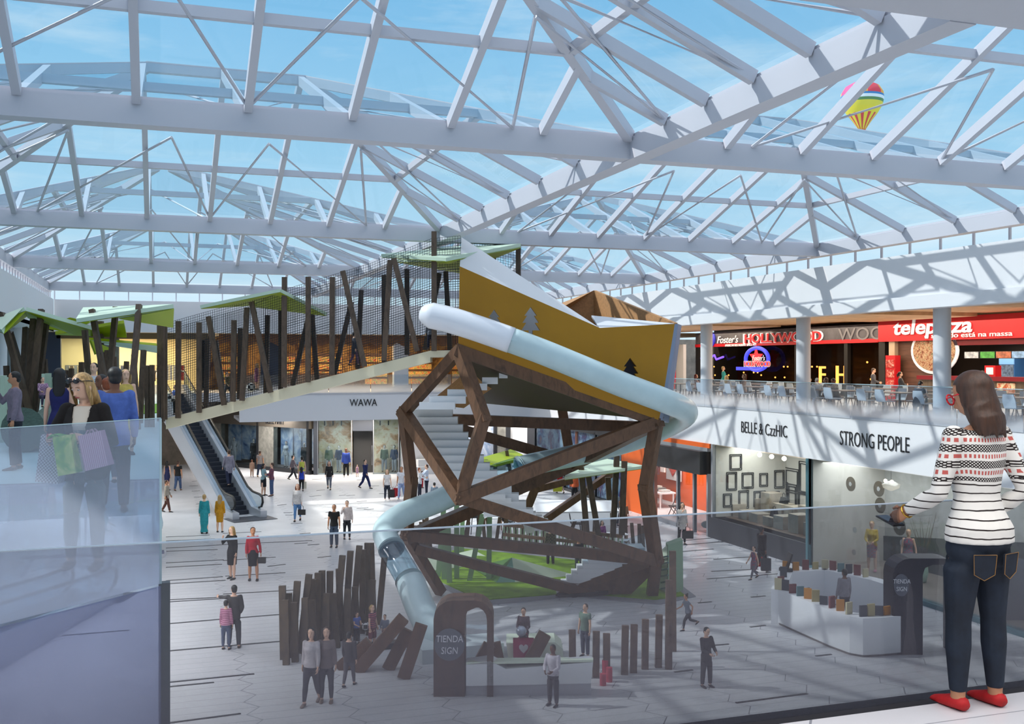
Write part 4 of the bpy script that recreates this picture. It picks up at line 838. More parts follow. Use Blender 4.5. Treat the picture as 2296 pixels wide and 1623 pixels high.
# ---------------------------------------------------------------- lower far shops
CONC = M('concrete_pillar', (140, 138, 130), .8, var=.2, scale=3); GREYM = M('grey_metal', (150, 152, 158), .4, metal=.3)
CHAR = M('charcoal_panel', (58, 62, 72), .5); BLKT = M('black_letters', (22, 22, 26), .5); SHOPG = glass('shop_glass', (222, 230, 234), .05)
def wallrun(p, q):
    """a local frame on a wall from p to q: U(u, z, out) with u in metres from p and out towards the hall"""
    p, q = Vector((p.x, p.y, 0)), Vector((q.x, q.y, 0)); d = (q - p).normalized(); n = Vector((d.y, -d.x, 0))
    if n.y > 0 and abs(n.y) > abs(n.x): n = -n
    if abs(n.x) > abs(n.y) and n.x > 0: n = -n
    return (lambda u, z, o=0: p + d * u + UP * z + n * o), (q - p).length, d, n
def pane_box(b, U, u0, u1, z0, z1, o0, o1):
    ps = [U(u0, z0, o0), U(u1, z0, o0), U(u1, z0, o1), U(u0, z0, o1)]
    return b.add(ps + [p + UP * (z1 - z0) for p in ps], [(0, 1, 2, 3), (7, 6, 5, 4), (0, 4, 5, 1), (1, 5, 6, 2), (2, 6, 7, 3), (3, 7, 4, 0)])
def bx(nm, U, u0, u1, z0, z1, o0, o1, m, parent=None, kind=None):
    b = MB(); pane_box(b, U, u0, u1, z0, z1, o0, o1); return b.build(nm, m, parent, kind=kind)
def artm(name, cols, sc_=2.0, det=6.0):
    m = M(name, cols[0], .7); nt = m.node_tree; b = nt.nodes['Principled BSDF']; tc = nn(nt, 'ShaderNodeTexCoord'); nz = nn(nt, 'ShaderNodeTexNoise', Scale=sc_, Detail=det, Roughness=.65, Distortion=.6)
    nt.links.new(tc.outputs['Object'], nz.inputs['Vector']); k = len(cols); rp = ramp(nt, [(.28 + .44 * i / max(1, k - 1), c) for i, c in enumerate(cols)]); nt.links.new(nz.outputs['Fac'], rp.inputs[0]); nt.links.new(rp.outputs[0], b.inputs['Base Color']); return m
SNOW = artm('snow_poster', [(58, 80, 130), (150, 170, 200), (222, 226, 232), (90, 86, 84)], .9)
FLORA = artm('watercolour_print', [(150, 160, 120), (214, 196, 160), (226, 214, 190), (196, 150, 110), (120, 110, 100)], 1.3)
COFFEE = artm('bean_poster', [(60, 36, 24), (170, 120, 80), (226, 196, 150)], 14)
U, L, d_, n_ = wallrun(FL(480, 1041), FL(697, 1064))
t = thing('shopfront', 'dark shopfront with two snowy poster windows and concrete pillars behind the escalator', 'shopfront', U(L / 2, 0))
fu = lambda px: (px - 480) / 217 * L
for a, c in ((480, 498), (586, 619)): bx('pillar', U, fu(a), fu(c), 0, 4.0, -.3, .06, CONC, t)
bx('header', U, 0, L, 3.0, 4.2, -.3, .1, M('bronze_header', (92, 84, 74), .5), t); bx('sill', U, 0, L, 0, .25, -.3, .12, DARK, t)
for a, c in ((498, 582), (619, 690)):
    bx('window_pane', U, fu(a), fu(c), .25, 3.55, 0, .02, SHOPG, t); bx('frame', U, fu(c), fu(c) + .22, 0, 3.6, -.2, .1, DARK, t)
    for k, (g0, g1) in enumerate(((.04, .40), (.38, .60), (.56, .97))):
        w0 = fu(a) + (fu(c) - fu(a)) * g0; w1 = fu(a) + (fu(c) - fu(a)) * g1
        o = bx('hanging_poster', U, w0, w1, .4 + .1 * k, 3.05 + .12 * (k == 1), -.5 - .12 * k, -.47 - .12 * k, SNOW)
        tag(o, 'hanging snow scene banner, ' + ('first', 'second', 'third')[k] + ' in the ' + ('window nearest the escalator' if a == 498 else 'window beside the watercolour shop'), 'banner', 'snow banners')
        if k != 1:
            person(U((w0 + w1) / 2, .25, -.42), 1.75, 20 * (k - 1), 'stand' if k else 'relax', 'coat' if k else 'jacket', (66, 64, 66) if k else (206, 206, 208), 'trousers', (60, 60, 62) if k else (220, 220, 222), 'short' if k else 'bun', 'black' if k else 'red',
                   'mannequin in ' + ('dark coat' if k else 'white jacket and red cap') + ' in the ' + ('window nearest the escalator' if a == 498 else 'window beside the watercolour shop'), skin='plaster', name='mannequin', cat='mannequin', fem=True)
text('lettering', 'BELLE MARY', BLKT, U(fu(624), 3.2, .13), d_, .34, t, yscale=1.1, xscale=.75)
bx('back_wall', U, 0, L, 0, 4, -3.2, -3.0, M('shop_dark_back', (70, 68, 66), .8), t)
U, L, d_, n_ = wallrun(FL(703, 1064), FL(900, 1062)); fu = lambda px: (px - 703) / 197 * L
t = thing('shopfront', 'shopfront with watercolour printed windows either side of a dark doorway', 'shopfront', U(L / 2, 0))
bx('header', U, 0, L, 3.62, 4.0, -.3, .12, WHITE, t); bx('frame', U, 0, fu(712), 0, 4.0, -.3, .1, CHAR, t); bx('transom', U, fu(790), fu(835), 2.85, 3.62, -.1, .04, CHAR, t)
bx('doorway', U, fu(790), fu(835), 0, 2.85, -1.2, -1.1, M('dark_doorway', (62, 60, 60), .7), t)
for a, c in ((712, 788), (837, 894)):
    bx('printed_back', U, fu(a), fu(c), 0, 3.6, -.9, -.85, FLORA, t); bx('window_pane', U, fu(a), fu(c), 0, 3.6, 0, .02, SHOPG, t)
    b = MB(); [pane_box(b, U, u - .03, u + .03, 0, 3.62, -.04, .05) for u in (fu(a), fu(c))]; b.build('window_frame', GREYM, t)
    for k in range(3 if a == 712 else 2): bx('spot_lamp', U, fu(a) + (k + .7) * .55, fu(a) + (k + .7) * .55 + .08, 3.2, 3.5, -.4, -.3, DARK, t)
    for k in range(2): person(U(fu(a) + .7 + .65 * k, .1, -.45), 1.75, 10 - 30 * k, 'relax' if k else 'stand', 'jacket', (70, 84, 110) if k else (110, 124, 104), 'trousers', (190, 190, 194), 'short', 'black', ('blue' if k else 'olive') + ' jacketed mannequin ' + ('left of' if a == 712 else 'right of') + ' the dark doorway', skin='plaster', name='mannequin', cat='mannequin')
b = MB(); b.tube([U(fu(834), .6, .1), U(fu(834), 1.9, .1)], .02, 8); b.build('door_handle', GREYM, t)
t = thing('shop_sign', 'short black lettering on the white far fascia above the printed windows', 'sign', AY(815, 909, 60.98)); text('lettering', 'WAWA', BLKT, AY(815, 910, 60.97), (1, 0, 0), .42, t, xscale=.8)
t = thing('shop_sign', 'small black lettering on the white fascia behind the timber tower', 'sign', AY(1357, 930, 60.98)); text('lettering', 'GOLD CHARM', BLKT, AY(1357, 931, 60.97), (1, 0, 0), .4, t, xscale=.62)
# white stepped wall and the shops behind the tower
Y0 = 67.0
Uy = lambda px: AY(px, 1062, Y0).x
def yb(nm, px0, px1, z0, z1, m, y=Y0, dy=.3, parent=None, kind=None):
    b = MB(); b.span((AY(px0, 900, y).x, y, z0), (AY(px1, 900, y).x, y + dy, z1)); return b.build(nm, m, parent, kind=kind)
yb('wall_stepped', 900, 1035, 0, 4, WHITE, 67.0, .3, kind='structure')
t = thing('white_steps', 'white stepped display blocks against the far wall', 'display steps', Vector((Uy(960), 66.4, 0)))
for k, (a, c, h) in enumerate(((930, 985, .5), (938, 985, .95), (957, 985, 1.6))): yb('block', a, c, 0 if k == 0 else (.5, .95)[k - 1], h, ST, 66.0 + .25 * k, .9 - .25 * k, t)
t = thing('shopfront', 'dark jeweller shopfront with pale pillars seen through the tower bars', 'shopfront', Vector((Uy(1200), Y0, 0)))
yb('back', 1020, 1420, 0, 4, M('slate_back', (64, 66, 72), .6), 69, .2, t); yb('counter_front', 1150, 1250, 0, 1.55, ST, 66.6, .5, t)
for a, c in ((1150, 1182), (1308, 1322)): yb('pillar', a, c, 0, 4, ST, 66.8, .5, t)
for a, c in ((1115, 1134),): yb('pillar', a, c, 0, 4, CONC, 66.8, .5, t)
yb('window_poster', 1032, 1108, .9, 3.6, SNOW, 66.9, .05, t); yb('window_frame', 1108, 1114, 0, 4, DARK, 66.7, .2, t)
yb('poster_frame', 1240, 1294, .8, 3.3, ST, 66.3, .12, t); yb('poster', 1249, 1284, 1.4, 2.9, COFFEE, 66.24, .05, t)
t = thing('shopfront', 'glazed corner shopfront with pale blue window behind the mint canopy', 'shopfront', Vector((Uy(1360), Y0, 0)))
yb('window_pane', 1322, 1420, 0, 3.6, glass('blue_pane', (190, 214, 226), .06, .25, (150, 190, 214)), 62.5, .03, t); yb('header', 1318, 1424, 3.5, 4, DARK, 62.4, .3, t); yb('mullion', 1345, 1348, 0, 3.6, DARK, 62.4, .1, t)
yb('display_panel', 1352, 1410, .2, 3.2, artm('blue_art', [(120, 160, 200), (200, 220, 236), (70, 70, 130), (180, 90, 90)], 1.1), 64, .05, t)
# ---------------------------------------------------------------- right-hand lower shops, along x = 22
def YX(px, x=22.0): r = ray(px, 900); return r.y / r.x * x
def xb(nm, ya, yb_, z0, z1, m, x=22.0, dx=.3, parent=None, kind=None):
    b = MB(); b.span((x, ya, z0), (x + dx, yb_, z1)); return b.build(nm, m, parent, kind=kind)
ORG = M('orange_wall', (216, 92, 22), .5); PLN = M('dark_plinth', (48, 50, 56), .45)
t = thing('shopfront', 'orange clothes shop with black canopy and glass doors', 'shopfront', (22.2, 42, 0))
xb('orange_panel', 44.2, 47.6, 0, 3.8, ORG, 22.1, .3, t); xb('orange_strip', 38.5, 47, 3.75, 3.94, ORG, 21.95, .2, t); xb('black_canopy', 38.7, 44.0, 2.62, 3.6, M('black_canopy', (30, 31, 36), .4), 21.6, 1.0, t); xb('steel_strip', 38.6, 47, 3.6, 3.75, GREYM, 21.9, .2, t)
xb('interior_back', 38.8, 54, 0, 3.9, ORG, 25.6, .2, t); xb('end_wall', 53.8, 54, 0, 3.9, ORG, 22.2, 3.4, t)
for y in (44.0, 41.4, 39.9, 38.7): xb('door_frame', y - .06, y + .06, 0, 2.65, GREYM, 21.95, .15, t)
xb('door_glass', 39.9, 41.4, .1, 2.6, SHOPG, 22.0, .02, t); xb('door_foot', 41.4, 44, 0, .18, GREYM, 21.95, .12, t); xb('glass_side', 38.75, 39.9, .1, 2.6, SHOPG, 22.0, .02, t); xb('display_glass', 41.45, 44, .18, 2.6, SHOPG, 22.0, .02, t)
tp = thing('poster', 'white poster with a red diamond inside the orange shop', 'poster', (25.5, 48.4, 1.2)); xb('board', 47.6, 49.2, 1.2, 2.7, M('poster_white', (236, 236, 236), .6), 25.45, .06, tp)
b = MB(); b.plate([(25.42, 48.4, 1.4), (25.42, 47.8, 1.95), (25.42, 48.4, 2.5), (25.42, 49.0, 1.95)], .02, (-1, 0, 0)); b.build('red_diamond', M('poster_red', (206, 60, 40), .6), tp)
def teeshirt(p, c, label):
    b = MB(); b.plate([Vector(p) + Vector((0, y, z)) for y, z in ((-.22, 0), (.22, 0), (.22, .42), (.36, .3), (.42, .42), (.2, .64), (.08, .6), (-.08, .6), (-.2, .64), (-.42, .42), (-.36, .3), (-.22, .42))], .08, (1, 0, 0)); tag(b.build('tee_shirt', cloth(c), None), label, 'tee shirt')
teeshirt((24.6, 48.0, 1.7), (228, 226, 222), 'white tee shirt hanging in the orange shop'); teeshirt((24.7, 48.9, 1.5), (110, 40, 44), 'dark red tee shirt hanging next to the white one')
tb = thing('display_table', 'pale table with folded clothes inside the orange shop', 'table', (24.2, 47.4, 0)); xb('tabletop', 46.7, 48.2, .72, .8, ST, 23.8, .9, tb)
for y in (46.8, 48.1):
    for x in (23.85, 24.58): b = MB(); b.span((x, y - .03, 0), (x + .06, y + .03, .72)); b.build('leg', ST, tb)
for k in range(3): o = MB().span((23.95, 46.8 + .45 * k, .8), (24.45, 47.15 + .45 * k, .92 + .05 * k)).build('folded_shirt', cloth(((200, 200, 196), (110, 104, 100), (214, 210, 200))[k])); tag(o, ('light grey', 'dark grey', 'cream')[k] + ' pile of folded cloth on the shop table', 'folded clothes')
fc = thing('folding_chair', 'dark folding chair inside the orange shop window', 'chair', (23.5, 44.6, 0))
MB().box((23.5, 44.6, .45), (.4, .42, .04)).build('seat', DARK, fc); MB().box((23.72, 44.6, .75), (.04, .42, .34)).build('backrest', DARK, fc)
for y in (44.4, 44.8):
    MB().beam((23.3, y, 0), (23.74, y, .9), .03, .03).build('leg', DARK, fc); MB().beam((23.7, y, 0), (23.32, y, .45), .03, .03).build('leg', DARK, fc)
person((23.0, 39.4, .1), 1.5, 300, 'stand', 'dress', (120, 84, 170), None, None, None, None, 'headless-looking mannequin in a flared purple dress by the glass door', skin='plaster', name='mannequin', cat='mannequin', fem=True)
for k in range(3): o = MB().ball((22.6, 38.9 + .5 * k, .25 + .02 * k), (.24, .22, .16), 12, 8).build('cushion', cloth((206, 204, 200)), None, smooth=True); tag(o, 'pale cushion on the shop window floor, ' + ('nearest the handbag window', 'middle one', 'nearest the glass door')[k], 'cushion')
t = thing('shopfront', 'pale blue picture window between the orange shop and the far corner', 'shopfront', (22.2, 54, 0))
xb('display_panel', 47.7, 60.4, .15, 3.5, bpy.data.materials['blue_art'], 22.3, .1, t); xb('header', 47.6, 60.5, 3.5, 3.94, DARK, 22.1, .3, t); xb('sill', 47.6, 60.5, 0, .16, DARK, 22.05, .3, t); xb('window_pane', 47.7, 60.4, .16, 3.5, SHOPG, 22.15, .02, t)
for y in (47.65, 51.0, 55.5, 60.4): xb('mullion', y - .05, y + .05, .1, 3.6, DARK, 22.1, .12, t)
# handbag window
t = thing('shopfront', 'wide display window of handbags on wooden cubes above a dark plinth', 'shopfront', (22.2, 35, 0))
y0, y1 = YX(1814), YX(1598)
xb('plinth', y0, y1 + .3, 0, .87, PLN, 21.95, .6, t); xb('window_pane', y0, y1, .87, 3.9, SHOPG, 22.02, .02, t)
PATW = M('pale_patterned_wall', (206, 202, 194), .7); xb('back_wall', y0 - .1, y1 + .1, 0, 3.95, PATW, 25.6, .2, t); xb('display_floor', y0, y1, .75, .87, M('timber_boards', (120, 96, 78), .5, var=.2, scale=5), 22.05, 3.6, t); xb('side_wall', y0 - .1, y0, 0, 3.95, PATW, 22.1, 3.5, t)
for y in (y0, y1): xb('frame', y - .06, y + .06, .87, 3.94, M('teal_steel', (70, 110, 120), .4) if y == y0 else GREYM, 21.95, .14, t)
xb('partition', y1, y1 + .1, 0, 3.95, PATW, 22.15, 3.5, t)
for k in range(9):
    x, z = 22.7 + (k % 4) * .78 + .2 * (k // 4), 1.55 + (k // 4) * .8; w_, h_ = .2 + .04 * (k % 3), .28 + .05 * ((k * 2) % 3); b = MB()
    for q in (0, .06):
        for a, c in (((-w_ + q, -h_ + q), (w_ - q, -h_ + q)), ((w_ - q, -h_ + q), (w_ - q, h_ - q)), ((w_ - q, h_ - q), (-w_ + q, h_ - q)), ((-w_ + q, h_ - q), (-w_ + q, -h_ + q))): b.beam((x + a[0], y1 - .02, z + a[1]), (x + c[0], y1 - .02, z + c[1]), .03, .03)
    b.build('drawn_frame', DARK, t)
rs = random.Random(5)
for k in range(15):
    y = y0 + .6 + (k % 8) * .95 + rs.uniform(-.15, .15); z = 1.5 + (k // 8) * 1.0 + rs.uniform(-.2, .3); w_, h_ = rs.uniform(.32, .5), rs.uniform(.5, .85)
    b = MB()
    for q in (0, .09):
        for a, c in (((-w_ + q, -h_ + q), (w_ - q, -h_ + q)), ((w_ - q, -h_ + q), (w_ - q, h_ - q)), ((w_ - q, h_ - q), (-w_ + q, h_ - q)), ((-w_ + q, h_ - q), (-w_ + q, -h_ + q))): b.beam((25.57, y + a[0], z + a[1]), (25.57, y + c[0], z + c[1]), .035, .03)
    b.build('drawn_frame', DARK, t)
CUBE = M('cube_wood', (176, 164, 148), .6, var=.15, scale=4)
cubes = []
for k in range(16):
    y = y0 + .5 + (k % 8) * .92 + rs.uniform(-.1, .1); row = k // 8; hgt = rs.choice((.35, .5, .7)) + .35 * row; x = 22.9 + row * 1.1
    o = MB().span((x, y - .33, .87), (x + .66, y + .33, .87 + hgt)).build('display_cube', CUBE); tag(o, 'pale wooden display cube in the handbag window', 'display cube', 'wooden cubes in the handbag window'); cubes.append((x + .33, y, .87 + hgt))
hb0 = None
where = ['lowest cube near the teal frame', 'second cube from the teal frame', 'cube in the middle of the window', 'fourth cube along', 'fifth cube along', 'cube nearest the orange shop']
for k, i in enumerate((1, 9, 10, 4, 13, 15)):
    c = cubes[i]
    if hb0 is None:
        hb0 = thing('handbag', 'black', 'handbag', c); b = MB(); b.add([(-.1, -.2, 0), (.1, -.2, 0), (.1, .2, 0), (-.1, .2, 0), (-.05, -.15, .26), (.05, -.15, .26), (.05, .15, .26), (-.05, .15, .26)], [(3, 2, 1, 0), (4, 5, 6, 7), (0, 1, 5, 4), (1, 2, 6, 5), (2, 3, 7, 6), (3, 0, 4, 7)]); b.build('bag_body', M('black_leather', (26, 26, 30), .35), hb0, local=True)
        b = MB(); b.tube([(0, -.1, .24), (0, -.08, .38), (0, 0, .43), (0, .08, .38), (0, .1, .24)], .014, 6); b.build('handle', M('black_leather'), hb0, local=True); hb = hb0
    else: hb = dup(hb0, c)
    hb['label'] = 'black leather handbag on the ' + where[k]; hb['group'] = 'handbags in the window'
for k in range(5):
    o = MB().ball((22.5, y1 - 1.1 - k * .85, 3.72), .09, 12, 8).build('spot_bulb', M('warm_bulb', (255, 236, 200), .5, emit=14)); tag(o, 'glowing round lamp at the top of the handbag window', 'lamp', 'window lamps')
# grey window with records and mannequins
t = thing('shopfront', 'tall grey display window hung with records beside the handbag window', 'shopfront', (22.2, 26, 0))
ya = 19.0
xb('window_pane', ya, y0, .12, 3.92, glass('greyish_pane', (226, 230, 230), .04, .05, (170, 172, 174)), 22.02, .02, t); xb('sill', ya, y0, 0, .14, M('teal_steel'), 21.92, .3, t); xb('frame', y0 - .06, y0 + .06, 0, 3.94, M('teal_steel'), 21.9, .16, t)
xb('back_wall', ya, y0, 0, 3.95, M('grey_plaster', (190, 190, 186), .8, var=.08), 25.2, .2, t); xb('display_floor', ya, y0, 0, .12, M('stone_display_floor', (150, 140, 130), .6), 22.05, 3.2, t)
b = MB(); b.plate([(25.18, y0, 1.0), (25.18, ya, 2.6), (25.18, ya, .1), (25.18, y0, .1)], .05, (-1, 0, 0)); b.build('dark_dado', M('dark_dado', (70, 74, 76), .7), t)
for k, (px, py, r) in enumerate([(1907, 1085, .26), (1970, 1096, .27), (1973, 1133, .27), (2016, 1180, .3), (1916, 1188, .1), (2023, 1217, .12), (1914, 1238, .1)]):
    p = AX(px, py, 23.4); o = thing('record', ('small ' if r < .2 else '') + 'hanging record disc, ' + ('first', 'second', 'third', 'fourth', 'fifth', 'sixth', 'seventh')[k] + ' from the top of the grey window', 'record', p)
    b = MB(); b.tube([p, p + Vector((.02, 0, 0))], r, 24); b.build('disc', M('record_vinyl', (96, 84, 66), .4) if r > .2 else M('record_gold', (196, 182, 90), .4), o)
    if r > .2: b = MB(); b.tube([p - Vector((.012, 0, 0)), p + Vector((.005, 0, 0))], r * .3, 16); b.build('centre_label', M('record_gold'), o)
p = AX(1998, 1080, 23.2); o = thing('chandelier', 'small crystal chandelier with two glowing bulbs in the grey window', 'chandelier', p); b = MB(); b.lathe(p - UP * .3, [(.05, 0), (.26, .1), (.3, .22), (.1, .32)], 16); b.build('crystal_bowl', glass('crystal', (236, 232, 226), .2, .3, (230, 226, 220)), o, smooth=True)
for s_ in (-1, 1): MB().ball(p + Vector((-.1, .16 * s_, .02)), .06, 10, 8).build('bulb', M('warm_bulb'), o)
b = MB(); b.tube([p, p + UP * .9], .01, 6); b.build('cord', DARK, o)
for px, py, top, lab, c1, c2, kk in ((1955, 1297, 1150, 'yellow cardigan over a flowered skirt', (206, 176, 70), FLOR, 'long'), (2037, 1330, 1172, 'flowered blue and pink dress', None, FLOR, 'dress')):
    p = AX(px, py, 23.4); p.z = .14
    person(p, 1.72, 330, 'hold' if kk == 'long' else 'relax', kk, c1 or FLOR, 'skirt' if kk == 'long' else None, FLOR, 'short', 'blond', 'blond mannequin in ' + lab + ' in the grey window', name='mannequin', cat='mannequin', fem=True, shoe=(200, 120, 150), heel=True)
wc = thing('windsor_chair', 'turquoise spindle-back chair tilted on display in the grey window', 'chair', AX(1873, 1222, 23.6)); WCM = M('turquoise_paint', (120, 190, 196), .45)
wc.rotation_euler = (R(-18), R(12), R(70))
b = MB(); b.lathe((0, 0, 0), [(.2, 0), (.22, .02), (.2, .045)], 20); b.build('seat', WCM, wc, local=True, smooth=True)
b = MB(); b.tube([Vector((.19 * math.cos(a), .15 + .06 * math.sin(a), .04 + .5 * math.sin(a))) for a in [math.pi * k / 12 for k in range(13)]], .015, 8); b.build('back_hoop', WCM, wc, local=True)
for k in range(5): b = MB(); x = -.12 + .06 * k; b.tube([(x, .14, .04), (x * 1.15, .2, .04 + .5 * math.sqrt(max(0, 1 - (x * 1.15 / .19) ** 2)))], .009, 6); b.build('spindle', WCM, wc, local=True)
for sx in (-1, 1):
    for sy in (-1, 1): b = MB(); b.tube([(.12 * sx, .12 * sy, 0), (.19 * sx, .19 * sy, -.44)], .014, 6); b.build('leg', WCM, wc, local=True)
vz = thing('vase', 'tall pale green vase of bare twigs in the grey window', 'vase', AX(2070, 1260, 23.8)); p = Vector(vz.location); p.z = .15; vz.location = p
b = MB(); b.lathe(p, [(.1, 0), (.16, .3), (.15, .55), (.2, .7)], 16); b.build('pot', M('pale_green_glaze', (170, 206, 186), .3), vz, smooth=True)
for k in range(9): b = MB(); a = k * .7; b.tube([p + UP * .65, p + Vector((.2 * math.cos(a), .2 * math.sin(a), 1.3)), p + Vector((.42 * math.cos(a + .3), .42 * math.sin(a + .3), 1.9 + .05 * k))], [.012, .008, .004], 5); b.build('twig', M('twig_brown', (110, 90, 80), .8), vz)
# signs on the right fascia
for s_, px, py, cap, lab in (('BELLE & CzzHIC', 1711, 975, .46, 'black lettering on the white fascia above the handbag window'), ('STRONG PEOPLE', 1957, 1006, .5, 'larger black lettering on the white fascia above the grey window')):
    p = AX(px, py, 21.98); t = thing('shop_sign', lab, 'sign', p); text('lettering', s_, BLKT, AX(px, py, 21.975), (0, -1, 0), cap, t, ext=.008, offset=-.008, xscale=.71 if 'BELLE' in s_ else .64)
lamp('handbag_window_light', (23.6, 35, 3.8), 270, 1.5, (1, .92, .82), sy=6.5); lamp('orange_shop_light', (23.8, 46, 3.8), 420, 2.5, (1, .9, .8)); lamp('grey_window_light', (23.4, 26, 3.8), 400, 1.8, (.97, .98, 1), sy=11)
lamp('watercolour_shop_light', (11.5, 66.3, 3.7), 420, 5, (1, .93, .82), sy=1.2); lamp('banner_shop_light', (6.8, 70.5, 3.7), 420, 5, (1, .95, .9), sy=2); lamp('jeweller_light', (23, 66.5, 3.8), 500, 8, (1, .95, .9), sy=2)
# ---------------------------------------------------------------- food court on the upper floor at the right
RED = M('sign_red', (196, 22, 34), .45); SGREY = M('sign_grey', (92, 90, 98), .5, var=.25, scale=1.5); SBLUE = M('sign_blue', (58, 62, 190), .5, emit=.25); SWH = M('sign_white', (236, 236, 238), .5, emit=.2); DKI = M('dark_interior', (24, 21, 20), .5)
REDL = M('letter_red', (196, 30, 40), .45, emit=.15)
XB_ = 32.0
YB_ = lambda px: YX(px, XB_)
def fb(nm, px0, px1, z0, z1, m, x=XB_, dx=.3, parent=None, kind=None): return xb(nm, YB_(px1), YB_(px0), z0, z1, m, x, dx, parent, kind)
t = thing('restaurant_front', 'dark restaurant front under a grey and red fascia with red capitals', 'restaurant front', (XB_, 48, UF))
fb('fascia', 1566, 1978, 8.5, 9.2, SGREY, 31.8, .4, t); fb('red_band', 1566, 1978, 8.32, 8.5, RED, 31.76, .44, t); fb('window_dark', 1566, 1990, UF, 8.35, glass('dark_window', (205, 196, 188), .01), 31.98, .02, t); fb('inner_back', 1560, 1995, UF, 9.2, M('restaurant_back', (60, 40, 26), .7, var=.5, scale=.8), 35.0, .2, t); fb('mullion', 1785, 1792, UF, 8.4, DKI, 31.9, .12, t)
for a, c in ((1566, 1580), (1900, 1908), (1978, 1992)): fb('pier', a, c, UF, 8.4, DKI, 31.8, .3, t)
tx = lambda nm, s_, m, px, py, cap, x=31.74, par=None, **k: text(nm, s_, m, AX(px, py, x), (0, -1, 0), cap, par, **k)
tx('lettering_outline', 'HOLLYWOOD', SWH, 1750, 766.5, .50, 31.76, t, xscale=1.62, offset=.035); tx('lettering', 'HOLLYWOOD', REDL, 1750, 766, .48, 31.72, t, xscale=1.62, offset=.012, ext=.03)
tx('script_lettering', "Foster's", SWH, 1630, 769, .42, 31.7, t, shear=.3, xscale=1.25); tx('small_lettering', 'AMERICAN RESTAURANT SINCE 1971', SWH, 1660, 776, .13, 31.72, t, xscale=1.1); tx('ghost_lettering', 'WOO', M('ghost_grey', (120, 118, 124), .5), 1930, 762, .6, 31.77, t, xscale=1.5)
def star(c, r, m, nm, par, x): 
    b = MB(); b.plate([Vector((x, c.y + math.sin(a) * (r if k % 2 == 0 else r * .42), c.z + math.cos(a) * (r if k % 2 == 0 else r * .42))) for k, a in enumerate([math.pi * k / 5 for k in range(10)])], .03, (1, 0, 0)); b.build(nm, m, par)
def ring(c, ry, rz_, th, m, nm, par, x):
    b = MB(); n = 40; p = [c + Vector((0, ry * math.cos(2 * math.pi * k / n), rz_ * math.sin(2 * math.pi * k / n))) for k in range(n + 1)]; [setattr(q, 'x', x) for q in p]
    b.tube(p, th, 8, cap=False, ax=(1, 0, 0)); b.build(nm, m, par)
c = AX(1590, 761, 31.7); ring(c, .55, .42, .1, SBLUE, 'blue_ring', t, 31.72); star(c, .42, REDL, 'red_star', t, 31.68)
lg = thing('neon_logo', 'blue ring and red star emblem hanging in the dark window', 'sign', AX(1697, 805, 31.5)); c = AX(1697, 805, 31.5); SBN = M('neon_blue', (60, 70, 220), .5, emit=.9); RDN = M('neon_red', (214, 40, 54), .5, emit=.6)
ring(c, 1.15, .62, .11, SBN, 'blue_ring', lg, 31.5); star(c + UP * .06, .72, RDN, 'red_star', lg, 31.44)
tx('lettering', 'HOLLYWOOD', RDN, 1697, 821, .27, 31.38, lg, xscale=1.05); tx('lettering_outline', 'HOLLYWOOD', SWH, 1697, 821.4, .28, 31.41, lg, xscale=1.02, offset=.03); tx('script_lettering', "Foster's", SWH, 1700, 808, .28, 31.36, lg, shear=.3); fb('blue_base', 1670, 1728, 6.93, 7.12, SBN, 31.42, .06, lg)
nr = thing('neon_light', 'violet neon scribble in the dark window left of the emblem', 'neon light', AX(1605, 800, 31.6)); b = MB(); b.tube([AX(1572, 803, 31.6), AX(1596, 800, 31.6), AX(1602, 796, 31.6), AX(1606, 806, 31.6), AX(1622, 800, 31.6)], .06, 6); b.build('tube', M('neon_violet', (90, 60, 230), .5, emit=2.5), nr)
WARM = M('warm_glow', (255, 176, 90), .5, emit=7)
for px, s_ in ((1843, 'F'), (1886, 'H')):
    o = thing('letter_light', 'glowing marquee letter ' + s_ + ' inside the dark restaurant', 'light', AX(px, 860, 33.4)); tx('lettering', s_, WARM, px, 860, .95, 33.4, o, ext=.05)
rs = random.Random(11)
for k in range(26):
    px, py = rs.uniform(1590, 1960), rs.choice((835, 841, 846, 850, 822, 812)); p = AX(px, py, rs.uniform(32.6, 34.5)); o = MB().ball(p, .05, 8, 6).build('pendant_bulb', WARM); tag(o, 'small warm pendant bulb inside the dark restaurant', 'lamp', 'restaurant bulbs')
t = thing('pizza_counter', 'pizza counter with bright red fascia, white lettering and wood-clad bar', 'food counter', (XB_, 35, UF))
xb('fascia', 24, YB_(1985), 8.34, 9.32, RED, 31.6, .5, t)
tx('lettering', 'telepizza', SWH, 2086, 747, .62, 31.55, t, xscale=1.55, shear=.12, offset=.02); tx('slogan', 'o segredo está na massa', SWH, 2166, 755.5, .2, 31.55, t, xscale=1.75)
xb('bar_front', 24, YB_(2095), UF, UF + 1.05, M('bar_cladding', (112, 98, 84), .6, var=.25, scale=4, stretch=(1, 6, .5)), 31.2, .5, t); xb('bar_top', 24, YB_(2095), UF + 1.05, UF + 1.22, M('dark_red_top', (120, 22, 34), .35), 31.05, .7, t); xb('kitchen_back', 24, YB_(2095), UF, 8.4, DKI, 34.5, .2, t); xb('kitchen_header', 24, YB_(2095), 8.1, 8.34, M('dark_red_top'), 31.8, .3, t)
xb('side_pier', YB_(2018), YB_(2005), UF, 8.34, M('beige_pier', (186, 170, 146), .6), 31.7, .3, t)
xb('poster_wall', YB_(2098), YB_(2018), UF, 8.34, M('plank_wall', (104, 72, 58), .6, var=.3, scale=2, stretch=(1, .4, 5)), 31.9, .2, t)
pz = thing('pizza_poster', 'big round plate of pizza pictured on the plank wall', 'poster', AX(2092, 788, 31.8)); c = AX(2094, 786, 31.8)
